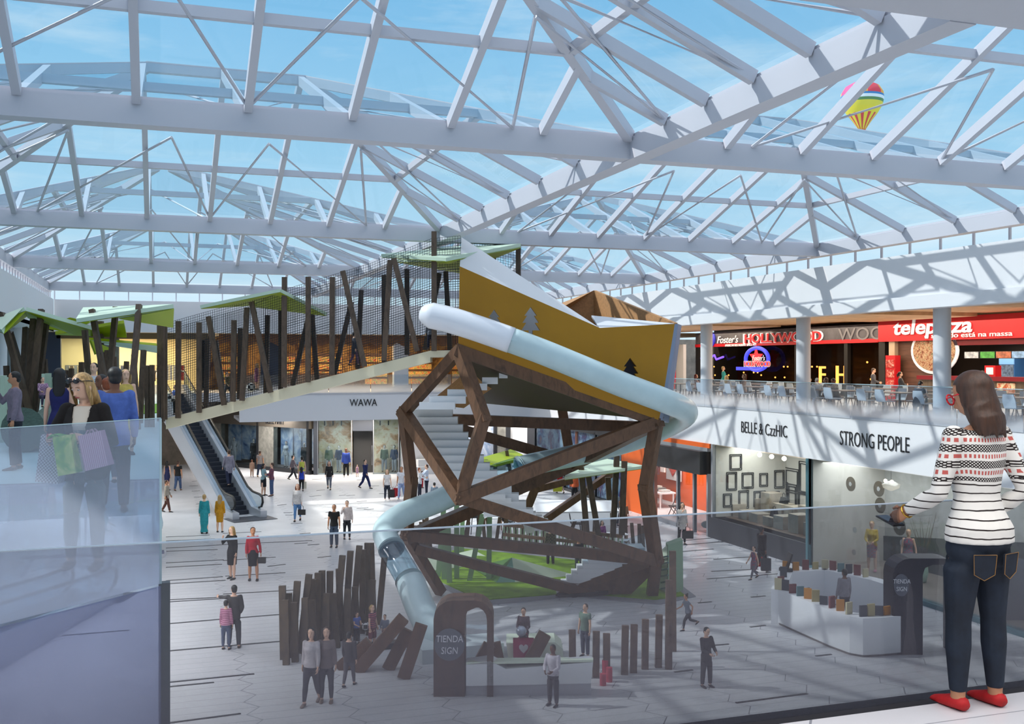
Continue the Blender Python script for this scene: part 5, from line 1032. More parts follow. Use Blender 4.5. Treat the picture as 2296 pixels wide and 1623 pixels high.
b = MB(); b.tube([c + Vector((.06, 0, 0)), c], [(1.45, 1.02)] * 2, 36, ax=(0, 1, 0)); b.build('plate', SWH, pz); b = MB(); b.tube([c, c - Vector((.03, 0, 0))], [(1.28, .88)] * 2, 36, ax=(0, 1, 0)); b.build('pizza', artm('pizza_topping', [(60, 34, 30), (110, 50, 40), (150, 104, 74), (196, 170, 140), (70, 80, 44), (96, 40, 34)], 9), pz)
for k, cc in enumerate([(210, 214, 216), (90, 176, 80), (196, 120, 90), (150, 190, 230)]):
    yq = YB_(2182 + 36 * k); o = thing('menu_screen', ('white and green', 'bright green', 'pizza photo', 'pale blue')[k] + ' lit menu screen above the pizza counter', 'screen', (31.9, yq, 7.5)); xb('housing', yq - .4, yq + .4, 7.54, 7.84, DARK, 31.92, .06, o); xb('display', yq - .38, yq + .38, 7.56, 7.82, M('screen_%d' % k, cc, .4, emit=.35, c2=tuple(v * .5 for v in cc), scale=7), 31.9, .03, o)
fr = thing('drinks_fridge', 'glass-door drinks fridge with a lit blue top behind the counter', 'fridge', AX(2258, 850, 33.5)); fr.location.z = UF
yq = YX(2258, 33.5); xb('cabinet', yq - .4, yq + .4, UF, 7.6, M('fridge_blue', (60, 110, 170), .4), 33.5, .6, fr); xb('lit_header', yq - .4, yq + .4, 7.3, 7.6, M('fridge_header', (110, 160, 210), .4, emit=.4), 33.46, .05, fr); xb('door', yq - .36, yq + .36, 6.3, 7.28, M('fridge_inside', (110, 130, 150), .3, c2=(40, 44, 60), scale=9, emit=.3), 33.47, .03, fr)
bxr = thing('card_box', 'red box with a white card standing on the pizza counter', 'box', AX(2224, 840, 31.4)); yq = YX(2224, 31.4); xb('box', yq - .28, yq + .28, UF + 1.22, UF + 1.66, RED, 31.3, .3, bxr); xb('card', yq - .18, yq + .18, UF + 1.3, UF + 1.58, SWH, 31.28, .02, bxr)
mb_ = thing('menu_board', 'yellowish printed menu board on the bar front', 'menu board', AX(2256, 860, 31.18)); yq = YX(2256, 31.18); xb('board', yq - .45, yq + .45, UF + .25, UF + .98, artm('menu_print', [(206, 200, 150), (226, 222, 190), (196, 80, 50), (110, 140, 80)], 6), 31.16, .04, mb_)
rk = thing('red_rack', 'narrow red magazine rack beside the pizza poster', 'rack', (31.3, YB_(1994), UF)); yq = YX(1994, 31.3); xb('frame', yq - .32, yq + .32, UF, UF + 2.1, RED, 31.35, .3, rk)
for k in range(4): xb('magazine_row', yq - .27, yq + .27, UF + .2 + .45 * k, UF + .55 + .45 * k, artm('magazines', [(60, 40, 40), (190, 60, 50), (220, 210, 200)], 9), 31.32, .05, rk)
# white partitions left of the restaurant
for a, c, m in ((1500, 1545, M('pale_blue_panel', (196, 212, 230), .6)), (1548, 1564, WHITE)): fb('wall_partition', a, c, UF, 8.5, m, 31.0, .2, kind='structure')
ef = thing('door_surround', 'thin red metal door frame on the far side of the food court', 'frame', AX(1505, 850, 29.5)); b = MB()
for p, q in (((1497, 814), (1513, 814)), ((1513, 814), (1513, 872)), ((1497, 842), (1513, 842)), ((1497, 814), (1497, 872))): b.beam(AX(p[0], p[1], 29.5), AX(q[0], q[1], 29.5), .09, .09)
b.build('jamb', RED, ef)
# tables and chairs
TOPM = M('table_top_brown', (122, 90, 72), .4); CHW = M('white_shell', (222, 222, 226), .4); LEGW = M('beech_leg', (150, 116, 92), .5)
tab0 = cha0 = None
def table(x, y, lab, ln=2.0):
    global tab0
    if tab0 is None:
        tab0 = thing('cafe_table', lab, 'table', (x, y, UF), 0, 'food court tables'); MB().box((0, 0, .73), (.8, ln, .04)).build('tabletop', TOPM, tab0, local=True)
        for sx in (-1, 1):
            for sy in (-1, 1): MB().beam((sx * .3, sy * (ln / 2 - .2), 0), (sx * .3, sy * (ln / 2 - .2), .71), .05, .05).build('leg', DARK, tab0, local=True)
        return tab0
    return dup(tab0, (x, y, UF), 0, lab)
def chair(x, y, rz, z=UF, lab='white shell chair with beech legs pushed up to a food court table', grp='white food court chairs'):
    global cha0
    if cha0 is None:
        cha0 = thing('shell_chair', lab, 'chair', (x, y, z), rz, grp)
        b = MB(); b.add([(-.22, -.22, .44), (.22, -.22, .44), (.23, .2, .43), (-.23, .2, .43), (-.22, -.22, .47), (.22, -.22, .47), (.24, .2, .46), (-.24, .2, .46)], [(3, 2, 1, 0), (4, 5, 6, 7), (0, 1, 5, 4), (1, 2, 6, 5), (2, 3, 7, 6), (3, 0, 4, 7)]); b.build('seat', CHW, cha0, local=True)
        b = MB(); ps = [(-.23, .19, .45), (.23, .19, .45), (.25, .25, .66), (.2, .28, .86), (-.2, .28, .86), (-.25, .25, .66)]; b.plate(ps, .03, (0, 1, 0)); b.build('backrest', CHW, cha0, local=True)
        for sx in (-1, 1):
            for sy in (-1, 1): MB().beam((sx * .16, sy * .15, .44), (sx * .23, sy * .22, 0), .03, .03).build('leg', LEGW, cha0, local=True)
        return cha0
    return dup(cha0, (x, y, z), rz, lab, grp)
rows = [(24.25, [24.2, 27.0, 29.9, 32.8, 35.8, 38.9, 42.4, 45.6, 49.0, 52.5]), (27.2, [26.5, 30.4, 34.4, 38.6, 43.0, 47.4])]
orden = ['first', 'second', 'third', 'fourth', 'fifth', 'sixth', 'seventh', 'eighth', 'ninth', 'tenth']
for r_i, (x, ys) in enumerate(rows):
    for k, y in enumerate(ys):
        table(x, y, 'brown topped cafe table, %s along the %s row counting from the near end' % (orden[k], 'glass-side' if r_i == 0 else 'inner'))
        for sy in (-.5, .5): chair(x - .62, y + sy, R(90)); chair(x + .62, y + sy, R(-90))
def sitter(px, ptop, ang, pose, top, c, bot, bc, hair, hc, lab, x=23.5, **k):
    y = YX(px, x); p = Vector((x, y, UF)); h = (1.80 - (ptop - CY) / F * depth(p)) / .80
    return person(p, min(1.95, max(1.5, h)), ang, pose, top, c, bot, bc, hair, hc, lab, **k)
def stander(px, ptop, ang, pose, top, c, bot, bc, hair, hc, lab, x=27, **k):
    y = YX(px, x); p = Vector((x, y, UF)); return person(p, 1.80 - (ptop - CY) / F * depth(p), ang, pose, top, c, bot, bc, hair, hc, lab, **k)
sitter(1561, 843, 80, 'sit', 'long', (176, 140, 136), 'trousers', DJ, 'long', 'red', 'red-haired person in pink top sitting by the first column', x=25.0, fem=True)
sitter(1603, 842, 280, 'sitlean', 'short', (40, 38, 40), 'trousers', DJ, 'short', 'black', 'person in black top raising an arm at the table by the first column', x=25.4, skin='tan')
stander(1622, 822, 90, 'stand', 'long', (60, 170, 170), 'skirt', (60, 170, 170), 'short', 'blond', 'blond person in turquoise dress standing among the tables', x=28.5, fem=True)
sitter(1629, 845, 150, 'sit', 'long', (206, 196, 190), 'slim', JEAN, 'long', 'blond', 'blond person in cream top sitting with back to the hall', x=24.2, fem=True)
sitter(1668, 838, 270, 'sit', 'long', (160, 126, 110), 'slim', DJ, 'long', 'brown', 'person with long light brown hair sitting at the table below the emblem', x=24.6, fem=True)
sitter(1804, 847, 70, 'sitlean', 'short', (36, 52, 50), 'trousers', DJ, 'short', 'black', 'person in black tee shirt sitting beside the second column', x=24.0, skin='tan')
sitter(1831, 852, 160, 'sitlean', 'long', (206, 210, 222), 'trousers', (150, 156, 170), 'short', 'grey', 'grey-haired person in white shirt sitting at the table', x=24.0)
sitter(1851, 853, 250, 'sit', 'long', (120, 104, 112), 'trousers', DJ, 'long', 'brown', 'person in mauve top sitting beyond the grey-haired person', x=24.5, fem=True)
sitter(1878, 852, 280, 'sitlean', 'long', (70, 44, 36), 'trousers', DJ, 'short', 'black', 'person in dark brown top leaning on the table', x=24.5, skin='brown')
sitter(2056, 862, 120, 'sitlean', 'short', (44, 52, 72), 'trousers', DJ, 'short', 'black', 'person in navy tee shirt bent over a table under the pizza poster', x=23.4)
stander(1958, 826, 70, 'hold', 'jacket', (86, 88, 96), 'trousers', (84, 86, 94), 'short', 'brown', 'bearded person in grey suit standing before the dark restaurant', x=29)
stander(2019, 834, 80, 'fold', 'long', (84, 84, 88), 'slim', (60, 60, 66), 'tail', 'black', 'person with dark tied hair in grey top standing by the red rack', x=27, fem=True)
stander(2169, 836, 280, 'stand', 'dress', (36, 62, 170), None, None, 'long', 'black', 'person in bright blue dress standing at the pizza counter', x=27, fem=True)
stander(2201, 832, 265, 'stand', 'jacket', (30, 40, 90), 'trousers', (30, 40, 90), 'short', 'black', 'person in navy suit standing at the pizza counter', x=27.3)
lamp('food_court_light', (29, 36, 9.1), 1300, 6, (1, .82, .6), sy=20); lamp('food_court_light_far', (29, 53, 9.1), 500, 6, (1, .82, .6), sy=8)
lamp('pizza_light', (32.6, 33, 8.2), 140, 1, (1, .85, .7), sy=6)
# glass balustrade of the food court: clear above, a white frost print below
FROST = glass('frost_balustrade', (226, 236, 244), .04, 0, (232, 234, 240), grad=(5.62, .85, 6.2, .06))
for k in range(20):
    y = 12.0 + k * 2.45
    t = thing('glass_balustrade', 'frosted food court balustrade pane, ' + str(k + 1) + ' panes from the near end of the fascia', 'balustrade', (22.02, y, UF), group='food court balustrade'); xb('pane', y, y + 2.42, UF - .1, UF + 1.05, FROST, 21.97, .015, t); xb('top_edge', y, y + 2.42, UF + 1.05, UF + 1.07, M('glass_edge', (170, 196, 206), .2), 21.965, .025, t)
for k in range(7):
    x = 4.4 + k * 2.5
    t = thing('glass_balustrade', 'frosted far gallery balustrade pane, ' + str(k + 1) + ' panes from the escalator side', 'balustrade', (x, 60.96, UF), group='far balustrade'); b = MB(); b.span((x, 60.95, UF - .1), (x + 2.46, 60.965, UF + 1.05)); b.build('pane', FROST, t)
# ---------------------------------------------------------------- lower play area round the tower
LAWN = M('play_lawn_green', (134, 176, 18), .8, var=.22, scale=2); MINTG = M('mint_foam', (226, 238, 216), .6); GRN2 = M('green_foam', (76, 120, 50), .7); BORDER = M('mat_border', (150, 150, 156), .6)
fl = lambda pts, z=.0: [FL(x, y, z) for x, y in pts]
t = thing('play_mat', 'big lawn green play mat with pale border under the timber tower', 'play mat', FL(1200, 1290))
MB().plate(fl([(925, 1258), (1030, 1222), (1330, 1252), (1512, 1302), (1560, 1338), (1480, 1356), (1290, 1340), (1078, 1358), (950, 1300)], .0), .03, UP).build('border', BORDER, t)
MB().plate(fl([(945, 1258), (1032, 1230), (1322, 1260), (1500, 1308), (1536, 1336), (1470, 1345), (1290, 1330), (1076, 1346), (962, 1292)], .03), .03, UP).build('lawn', LAWN, t)
t = thing('play_mound', 'faceted mint and green foam mound rising from the play mat', 'play mound', FL(1150, 1290))
zb = lambda px, py, z: FL(px, py, z)
pk = zb(1148, 1250, .75); p2 = zb(1290, 1289, .06); p3 = zb(1155, 1305, .06); p4 = zb(1113, 1306, .06); p5 = zb(1058, 1272, .1); p6 = zb(1060, 1245, .3)
for nm, ps, m in (('mint_facet', [pk, p2, p3], MINTG), ('teal_facet', [pk, p3, p4], M('teal_foam', (130, 176, 160), .6)), ('green_facet', [pk, p4, p5], GRN2), ('top_facet', [pk, p5, p6], LAWN)): MB().plate(ps, .06).build(nm, m, t)  # mint, teal and green foam, one plain colour per facet
t = thing('play_mound', 'low pale mint wedge at the slide side of the play mat', 'play mound', FL(990, 1265))
MB().plate([zb(944, 1258, .06), zb(955, 1234, .7), zb(1058, 1268, .2), zb(960, 1280, .06)], .06).build('facet', MINTG, t); MB().plate([zb(1026, 1240, .3), zb(1060, 1232, .5), zb(1112, 1258, .2), zb(1075, 1262, .1)], .06).build('facet', MINTG, t)
PIN = []
def stakes(rows, label, group, m=STAKE, w_=.16, d=None):
    for k, (xb_, yb_, xt, yt) in enumerate(rows):
        p = FL(xb_, yb_) if d is None else W(xb_, yb_, d); z = depth(p); q = W(xt, yt, z + .1)
        t = MB().beam(p, q, w_, w_ * .8, up=FWD).build('timber_stake', m); tag(t, label, 'stake', group)
stakes([(636, 1478, 633, 1313), (648, 1474, 647, 1330), (655, 1470, 667, 1303), (672, 1464, 693, 1287), (696, 1458, 703, 1298), (713, 1452, 713, 1284), (724, 1448, 722, 1279), (738, 1444, 740, 1280), (750, 1440, 768, 1245), (764, 1436, 760, 1275), (772, 1432, 786, 1235), (788, 1426, 806, 1223), (812, 1420, 814, 1232), (822, 1415, 824, 1217), (838, 1408, 832, 1217), (848, 1400, 862, 1250), (642, 1490, 640, 1345), (662, 1484, 660, 1350), (684, 1478, 684, 1340), (706, 1470, 699, 1345), (730, 1460, 733, 1330), (756, 1452, 748, 1330), (780, 1444, 780, 1320), (800, 1436, 796, 1315), (828, 1424, 836, 1300)],
       'dark timber stake in the crowded leaning row left of the slide', 'timber stakes left of the slide')
stakes([(800, 1505, 905, 1385), (870, 1500, 915, 1412), (760, 1500, 830, 1440), (905, 1520, 945, 1400), (1180, 1498, 1222, 1420), (1120, 1500, 1108, 1440), (1060, 1515, 1098, 1445)], 'thick leaning timber beam lying across the lower play corner', 'leaning play beams', WOOD, .3)
stakes([(1284, 1520, 1283, 1412), (1336, 1518, 1337, 1415), (1360, 1520, 1360, 1420), (1400, 1512, 1402, 1402), (1420, 1508, 1422, 1400), (1446, 1500, 1447, 1388), (1476, 1496, 1478, 1378), (1499, 1500, 1500, 1300), (1509, 1460, 1508, 1235), (1478, 1310, 1480, 1238)], 'upright timber stake right of the front kiosk', 'timber stakes right of the kiosk', wood('light_stake', (116, 92, 76), (76, 60, 50)))
GP = M('green_post', (146, 176, 140), .6)
stakes([(996, 1302, 994, 1140), (1008, 1310, 1004, 1150), (1024, 1300, 1024, 1132), (1035, 1240, 1038, 1138), (1052, 1305, 1082, 1152), (1096, 1302, 1098, 1141), (982, 1296, 992, 1180)], 'tall pale green post on the play mat below the tower', 'pale green posts', GP, .17)
stakes([(984, 1212, 984, 1172), (965, 1228, 964, 1168), (958, 1232, 957, 1160), (950, 1226, 951, 1164), (943, 1232, 944, 1170), (930, 1236, 932, 1178), (1040, 1218, 1052, 1158), (1046, 1220, 1051, 1170), (1068, 1218, 1078, 1130), (1088, 1222, 1082, 1160), (1100, 1222, 1092, 1160), (1112, 1220, 1122, 1150), (1128, 1222, 1136, 1142), (1146, 1224, 1131, 1145), (1160, 1224, 1152, 1172), (1172, 1226, 1173, 1166), (1190, 1228, 1189, 1168), (1204, 1230, 1203, 1174), (1221, 1232, 1220, 1172), (1262, 1240, 1290, 1165), (1312, 1244, 1306, 1166), (1330, 1246, 1334, 1165), (1376, 1250, 1372, 1150), (1420, 1220, 1416, 1172), (1434, 1224, 1433, 1174), (1442, 1226, 1441, 1178), (1404, 1216, 1402, 1160)],
       'dark timber stake in the fence behind the play mat', 'fence stakes behind the mat', POSTM, .14)
t = thing('picket_fence', 'low fence of mint pickets with a timber rail behind the play mat', 'fence', FL(1240, 1246))
a, c = FL(1130, 1232), FL(1395, 1262)
for k in range(34):
    p = a.lerp(c, k / 33); b = MB(); b.beam(p, p + UP * .95, .06, .04, up=FWD); b.build('picket', MINT, t)
for z in (.98, .6): b = MB(); b.beam(a + UP * z, c + UP * z, .12, .12); b.build('rail', WOOD, t)
canopy([[W(1066, 1035, 42.0), W(1147, 1012, 44.5), W(1182, 1030, 43.0), W(1112, 1046, 41.0)]], 'flat lime yellow leaf canopy behind the lower stairs', group='leaf canopies', top=LIME, und=GREEN, posts=[(W(1072, 1110, 42), W(1076, 1028, 42)), (W(1088, 1112, 42), W(1090, 1030, 42)), (W(1152, 1105, 43), W(1136, 1010, 43)), (W(1168, 1108, 42.5), W(1160, 1030, 42.5))])
canopy([[W(1266, 1076, 35.0), W(1276, 1060, 36.5), W(1342, 1031, 39.0), W(1446, 1050, 37.5)]], 'pointed mint leaf canopy on dark posts beside the right tower leg', group='leaf canopies', posts=[(W(1316, 1200, 36), W(1303, 1048, 36.4)), (W(1342, 1200, 36.5), W(1316, 1050, 36.8)), (W(1374, 1205, 36.8), W(1383, 1022, 37.2)), (W(1394, 1200, 36.6), W(1400, 1034, 37)), (W(1366, 1120, 38.5), W(1363, 1070, 38.5))], pw=.2)
# white angular counter
t = thing('angular_counter', 'white sharp-cornered counter standing beyond the play fence', 'counter', FL(1290, 1192))
d0 = depth(FL(1290, 1196)); f = lambda px, py, o=0: W(px, py, d0 + o)
MB().plate([f(1192, 1148), f(1388, 1146), f(1376, 1196), f(1186, 1200)], .12, FWD).build('front_panel', ST, t); MB().plate([f(1192, 1148), f(1388, 1146), f(1378, 1122, 2.2), f(1205, 1120, 2.2)], .06, -UP).build('top', ST, t); MB().plate([f(1192, 1148), f(1205, 1120, 2.2), f(1180, 1190, 2.2), f(1186, 1200)], .06, RGT).build('side_panel', ST, t)
t = thing('folded_block', 'white folded seat block by the end of the long stairs', 'seat', FL(1185, 1180)); MB().plate([W(1172, 1140, 34.6), W(1190, 1138, 35.6), W(1198, 1160, 35.6), W(1180, 1164, 34.6)], .5, -UP).build('block', ST, t)
# bar stools and small tables
bs = None
for k, (px, py, lab) in enumerate([(1064, 1196, 'black high chair left of the green leaning post'), (1142, 1206, 'black high chair half behind the fence stakes'), (1292, 1212, 'black high chair nearest the white angular counter')]):
    p = FL(px, py)
    if bs is None:
        bs = thing('high_chair', lab, 'chair', p, 0, 'black high chairs'); MB().box((0, 0, .72), (.42, .42, .05)).build('seat', DARK, bs, local=True); MB().plate([(-.21, .2, .74), (.21, .2, .74), (.2, .26, 1.12), (-.2, .26, 1.12)], .04, (0, 1, 0)).build('backrest', DARK, bs, local=True)
        for sx in (-1, 1):
            for sy in (-1, 1): MB().beam((sx * .15, sy * .15, .7), (sx * .23, sy * .23, 0), .03, .03).build('leg', DARK, bs, local=True)
    else: dup(bs, p, .6 * k, lab)
for k, (px, py, lab) in enumerate([(1110, 1192, 'small white play table with beech legs behind the stakes'), (1168, 1206, 'small white play table close to the fence rail'), (1378, 1232, 'small white play table beside the right tower leg')]):
    p = FL(px, py); t = thing('play_table', lab, 'table', p); MB().box(p + UP * .62, (.9, .7, .04)).build('tabletop', ST, t)
    for sx in (-1, 1):
        for sy in (-1, 1): MB().beam(p + Vector((sx * .38, sy * .28, 0)), p + Vector((sx * .38, sy * .28, .6)), .05, .05).build('leg', LEGW, t)
chair(FL(1398, 1236).x, FL(1398, 1236).y, .8, 0, 'grey-backed chair on timber legs by the table near the right tower leg', None); chair(FL(1350, 1222).x, FL(1350, 1222).y, 3.5, 0, 'white shell chair by the table behind the person in purple', None)
t = thing('climbing_tower', 'white stepped climbing block with mint side at the right end of the mat', 'climbing block', FL(1512, 1330))
d0 = depth(FL(1512, 1335)); MB().plate([W(1498, 1222, d0), W(1531, 1210, d0 + .3), W(1532, 1322, d0 + .3), W(1498, 1340, d0)], .5, FWD).build('side', M('sage_foam', (150, 180, 150), .6), t); MB().plate([W(1480, 1240, d0 + .6), W(1500, 1222, d0 + .1), W(1500, 1336, d0 + .1), W(1480, 1330, d0 + .6)], .2, FWD).build('face', M('mint_foam'), t)
for k in range(6): MB().beam(W(1482, 1250 + 14 * k, d0 + .4), W(1498, 1247 + 14 * k, d0), .05, .05).build('rung', M('teal_steel'), t)
tag(MB().beam(FL(790, 1460), FL(962, 1443), .35, .3).build('bench', DARK), 'low black bench bar lying on the floor left of the slide landing', 'bench')
# ---------------------------------------------------------------- kiosks
KW = wood('kiosk_walnut', (92, 68, 56), (62, 46, 40), 1.2); KD = M('kiosk_charcoal', (66, 58, 62), .4, var=.1); SGN = M('sign_disc', (100, 102, 112), .5); CHALK = M('chalk_white', (222, 222, 226), .7)
def arch(t, p, xdir, w_, h_, span_, dp, m):
    """a portal: wide pillar whose top bends over on a curve to a thin far leg"""
    x = Vector(xdir).normalized(); y = x.cross(UP); R_ = .42
    out = [(0, 0), (0, h_ - R_)] + [(R_ - R_ * math.cos(a), h_ - R_ + R_ * math.sin(a)) for a in (R(22), R(45), R(68), R(90))] + [(span_ - R_, h_)] + [(span_ - R_ + R_ * math.sin(a), h_ - R_ + R_ * math.cos(a)) for a in (R(22), R(45), R(68), R(90))] + [(span_, 0)]
    inn = [(span_ - .14, 0), (span_ - .14, h_ - R_ - .02)] + [(span_ - R_ + (R_ - .14) * math.sin(a), h_ - R_ + (R_ - .14) * math.cos(a)) for a in (R(68), R(45), R(22))] + [(w_ + .25, h_ - .16), (w_ + .06, h_ - .24), (w_, h_ - .42), (w_, 0)]
    b = MB(); b.plate([p + x * u + UP * z for u, z in out + inn], dp, y if y.dot(FWD) > 0 else -y); return b.build('arch', m, t)
def signdisc(t, c, xdir, rx, rz_, cap):
    x = Vector(xdir).normalized(); n = x.cross(UP); n = -n if n.dot(FWD) > 0 else n
    b = MB(); n_ = 28; ring_ = [c + x * (rx * math.cos(2 * math.pi * k / n_)) + UP * (rz_ * math.sin(2 * math.pi * k / n_)) for k in range(n_)]
    b.plate([p + n * .004 for p in ring_], .025, n); b.build('sign_disc', SGN, t)
    xs = x if x.dot(RGT) > 0 else -x
    text('lettering', 'TIENDA', CHALK, c + n * .035 + UP * .05 * rz_ / .3, xs, cap, t, ext=.006, xscale=.8, shear=.08); text('lettering', 'SIGN', CHALK, c + n * .035 - UP * (cap * 1.35), xs, cap, t, ext=.006, xscale=.8, shear=.08)
t = thing('kiosk_arch', 'walnut brown kiosk portal with a round chalked sign plate before the slide', 'kiosk', FL(975, 1565))
kp = FL(972, 1562); kd = depth(kp); xd = (W(1105, 1545, kd) - W(972, 1562, kd)); xd.z = 0
kx = xd.normalized(); sc1 = kd / F
arch(t, kp, kx, 70 * sc1, 216 * sc1, 134 * sc1, .75, KW); signdisc(t, kp + kx * (36 * sc1) + UP * (118 * sc1) - FWD * .02, kx, 34 * sc1, 36 * sc1, 15 * sc1)
t = thing('kiosk_counter', 'white and mint angular kiosk counter right of the walnut portal', 'counter', FL(1180, 1560))
q = lambda px, py, o=0: W(px, py, kd + o)
MB().plate([q(1045, 1490), q(1100, 1482), q(1135, 1500), q(1330, 1484), q(1325, 1532), q(1045, 1538)], .5, FWD).build('front_panel', ST, t); MB().plate([q(1045, 1490, 0), q(1330, 1484, 0), q(1330, 1478, .55), q(1060, 1480, .55)], .05, UP).build('counter_top', MINTG, t); MB().plate([q(1045, 1536, .1), q(1325, 1530, .1), q(1325, 1560, .1), q(1045, 1566, .1)], .45, FWD).build('kick_panel', M('pale_kick', (196, 196, 204), .5), t)
tr = thing('rounded_trough', 'mint white rounded play trough behind the kiosk counter', 'trough', FL(1200, 1500)); MB().plate([W(1135, 1442, 25.5), W(1245, 1440, 25.5), W(1262, 1455, 25.5), W(1264, 1478, 25.5), W(1140, 1480, 25.5)], .9, FWD).build('trough', MINTG, tr)
for k, (px, h) in enumerate(((1357, 38), (1366, 30), (1352, 24))): p = FL(px, 1520 + 8 * k); tag(MB().cyl(p, .075, h * .011, 12).build('toy_skittle', M('pink_red', (206, 70, 90), .5), None, autos=True), ('tallest', 'middle', 'smallest')[k] + ' pinkish red skittle on the floor right of the kiosk counter', 'skittle')
# book kiosk
t = thing('kiosk_counter', 'white rounded book kiosk counter ring behind the balcony glass', 'counter', FL(1900, 1440))
bp = [FL(1745, 1400), FL(1800, 1425), FL(1860, 1452), FL(1905, 1469), FL(1935, 1474), FL(1975, 1472), FL(2042, 1466)]
hk = .98
b = MB(); th = [(p - Vector((EYE.x, EYE.y, 0))).normalized() * .5 for p in bp]
for i in range(len(bp) - 1): b.add([bp[i] + UP * .06, bp[i + 1] + UP * .06, bp[i + 1] + th[i + 1] + UP * .06, bp[i] + th[i] + UP * .06, bp[i] + UP * hk, bp[i + 1] + UP * hk, bp[i + 1] + th[i + 1] + UP * hk, bp[i] + th[i] + UP * hk], [(0, 1, 5, 4), (2, 3, 7, 6), (4, 5, 6, 7), (0, 1, 2, 3)] + ([(0, 3, 7, 4)] if i == 0 else []) + ([(1, 2, 6, 5)] if i == len(bp) - 2 else []))
b.build('front_panel', ST, t, autos=True)
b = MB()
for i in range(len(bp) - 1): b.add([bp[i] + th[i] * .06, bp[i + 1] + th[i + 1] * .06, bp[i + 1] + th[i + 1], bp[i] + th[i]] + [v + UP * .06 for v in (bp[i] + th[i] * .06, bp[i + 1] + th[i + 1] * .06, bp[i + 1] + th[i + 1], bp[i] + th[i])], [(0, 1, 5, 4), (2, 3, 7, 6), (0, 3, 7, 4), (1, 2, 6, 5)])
b.build('plinth', M('grey_plinth', (120, 114, 112), .6), t)  # grey base strip, set slightly back
fp = [FL(1745, 1400), FL(1762, 1352), FL(1850, 1345), FL(1960, 1372), FL(2042, 1400)]
b = MB()
for i in range(4): b.beam(fp[i] + UP * hk / 2, fp[i + 1] + UP * hk / 2, .4, hk)
b.build('rear_counter', ST, t)
t2 = thing('kiosk_arch', 'black kiosk portal with a round chalked sign plate at the book kiosk', 'kiosk', FL(2006, 1468))
kp = FL(2003, 1468); kd2 = depth(kp); s2 = kd2 / F
arch(t2, kp, RGT, 66 * s2, 216 * s2, 150 * s2, .7, M('kiosk_black', (44, 40, 46), .4)); signdisc(t2, kp + RGT * (17 * s2) + UP * (157 * s2) - FWD * .02, RGT, 17 * s2, 25 * s2, 9.5 * s2)
rs = random.Random(9); BC = [(196, 130, 40), (60, 64, 72), (90, 124, 130), (176, 160, 110), (120, 60, 60), (196, 186, 150), (60, 60, 90)]
bkw = ['ochre', 'charcoal', 'teal', 'sand', 'maroon', 'cream', 'indigo']
bk0 = None
spots_ = [bp[0].lerp(bp[3], k / 9) + th[0] * .5 for k in range(10)] + [bp[4].lerp(bp[6], k / 6) + th[5] * .4 for k in range(6)] + [fp[0].lerp(fp[1], k / 3) for k in range(3)] + [fp[1].lerp(fp[2], k / 4) for k in range(4)] + [fp[2].lerp(fp[3], k / 6) for k in range(6)]
for k, p in enumerate(spots_):
    ci = rs.randrange(7); z = rs.uniform(.2, .32); b = MB(); b.box(p + UP * (hk + z / 2 + .002), (.2, .05, z), rz=-YAW + rs.uniform(-.6, .6)); tag(b.build('book', M('book_' + bkw[ci], BC[ci], .6)), bkw[ci] + ' book standing upright on the ' + ('near counter' if k < 16 else 'rear counter') + ' of the book kiosk', 'book', bkw[ci] + ' books on the ' + ('near' if k < 16 else 'rear') + ' kiosk counter')
tp_ = thing('till_screen', 'dark tilted till screen on the left corner of the book kiosk', 'screen', fp[1] + UP * hk); MB().box(fp[1] + UP * (hk + .05), (.3, .3, .1)).build('base', DARK, tp_); b = MB(); b.beam(fp[1] + UP * (hk + .1), fp[1] + UP * (hk + .55) + RGT * .15, .4, .05); b.build('display', DARK, tp_)
cb_ = MB().beam(W(1805, 1322, kd2 + 3), W(1835, 1346, kd2 + 2.6), .3, .12).build('till_cover', DARK); tag(cb_, 'dark slanted lid beside the till screen of the book kiosk', 'cover')
rk_ = [FL(2285, 1390), FL(2440, 1350)]
t = thing('info_pylon', 'tall grey pylon panel at the far right edge behind the person in stripes', 'pylon', FL(2262, 1500)); pd = depth(FL(2262, 1400)); MB().plate([W(2243, 1236, pd), W(2330, 1268, pd), W(2330, 1420, pd), W(2243, 1398, pd)], .3, FWD).build('panel', M('pylon_grey', (120, 122, 134), .4), t)
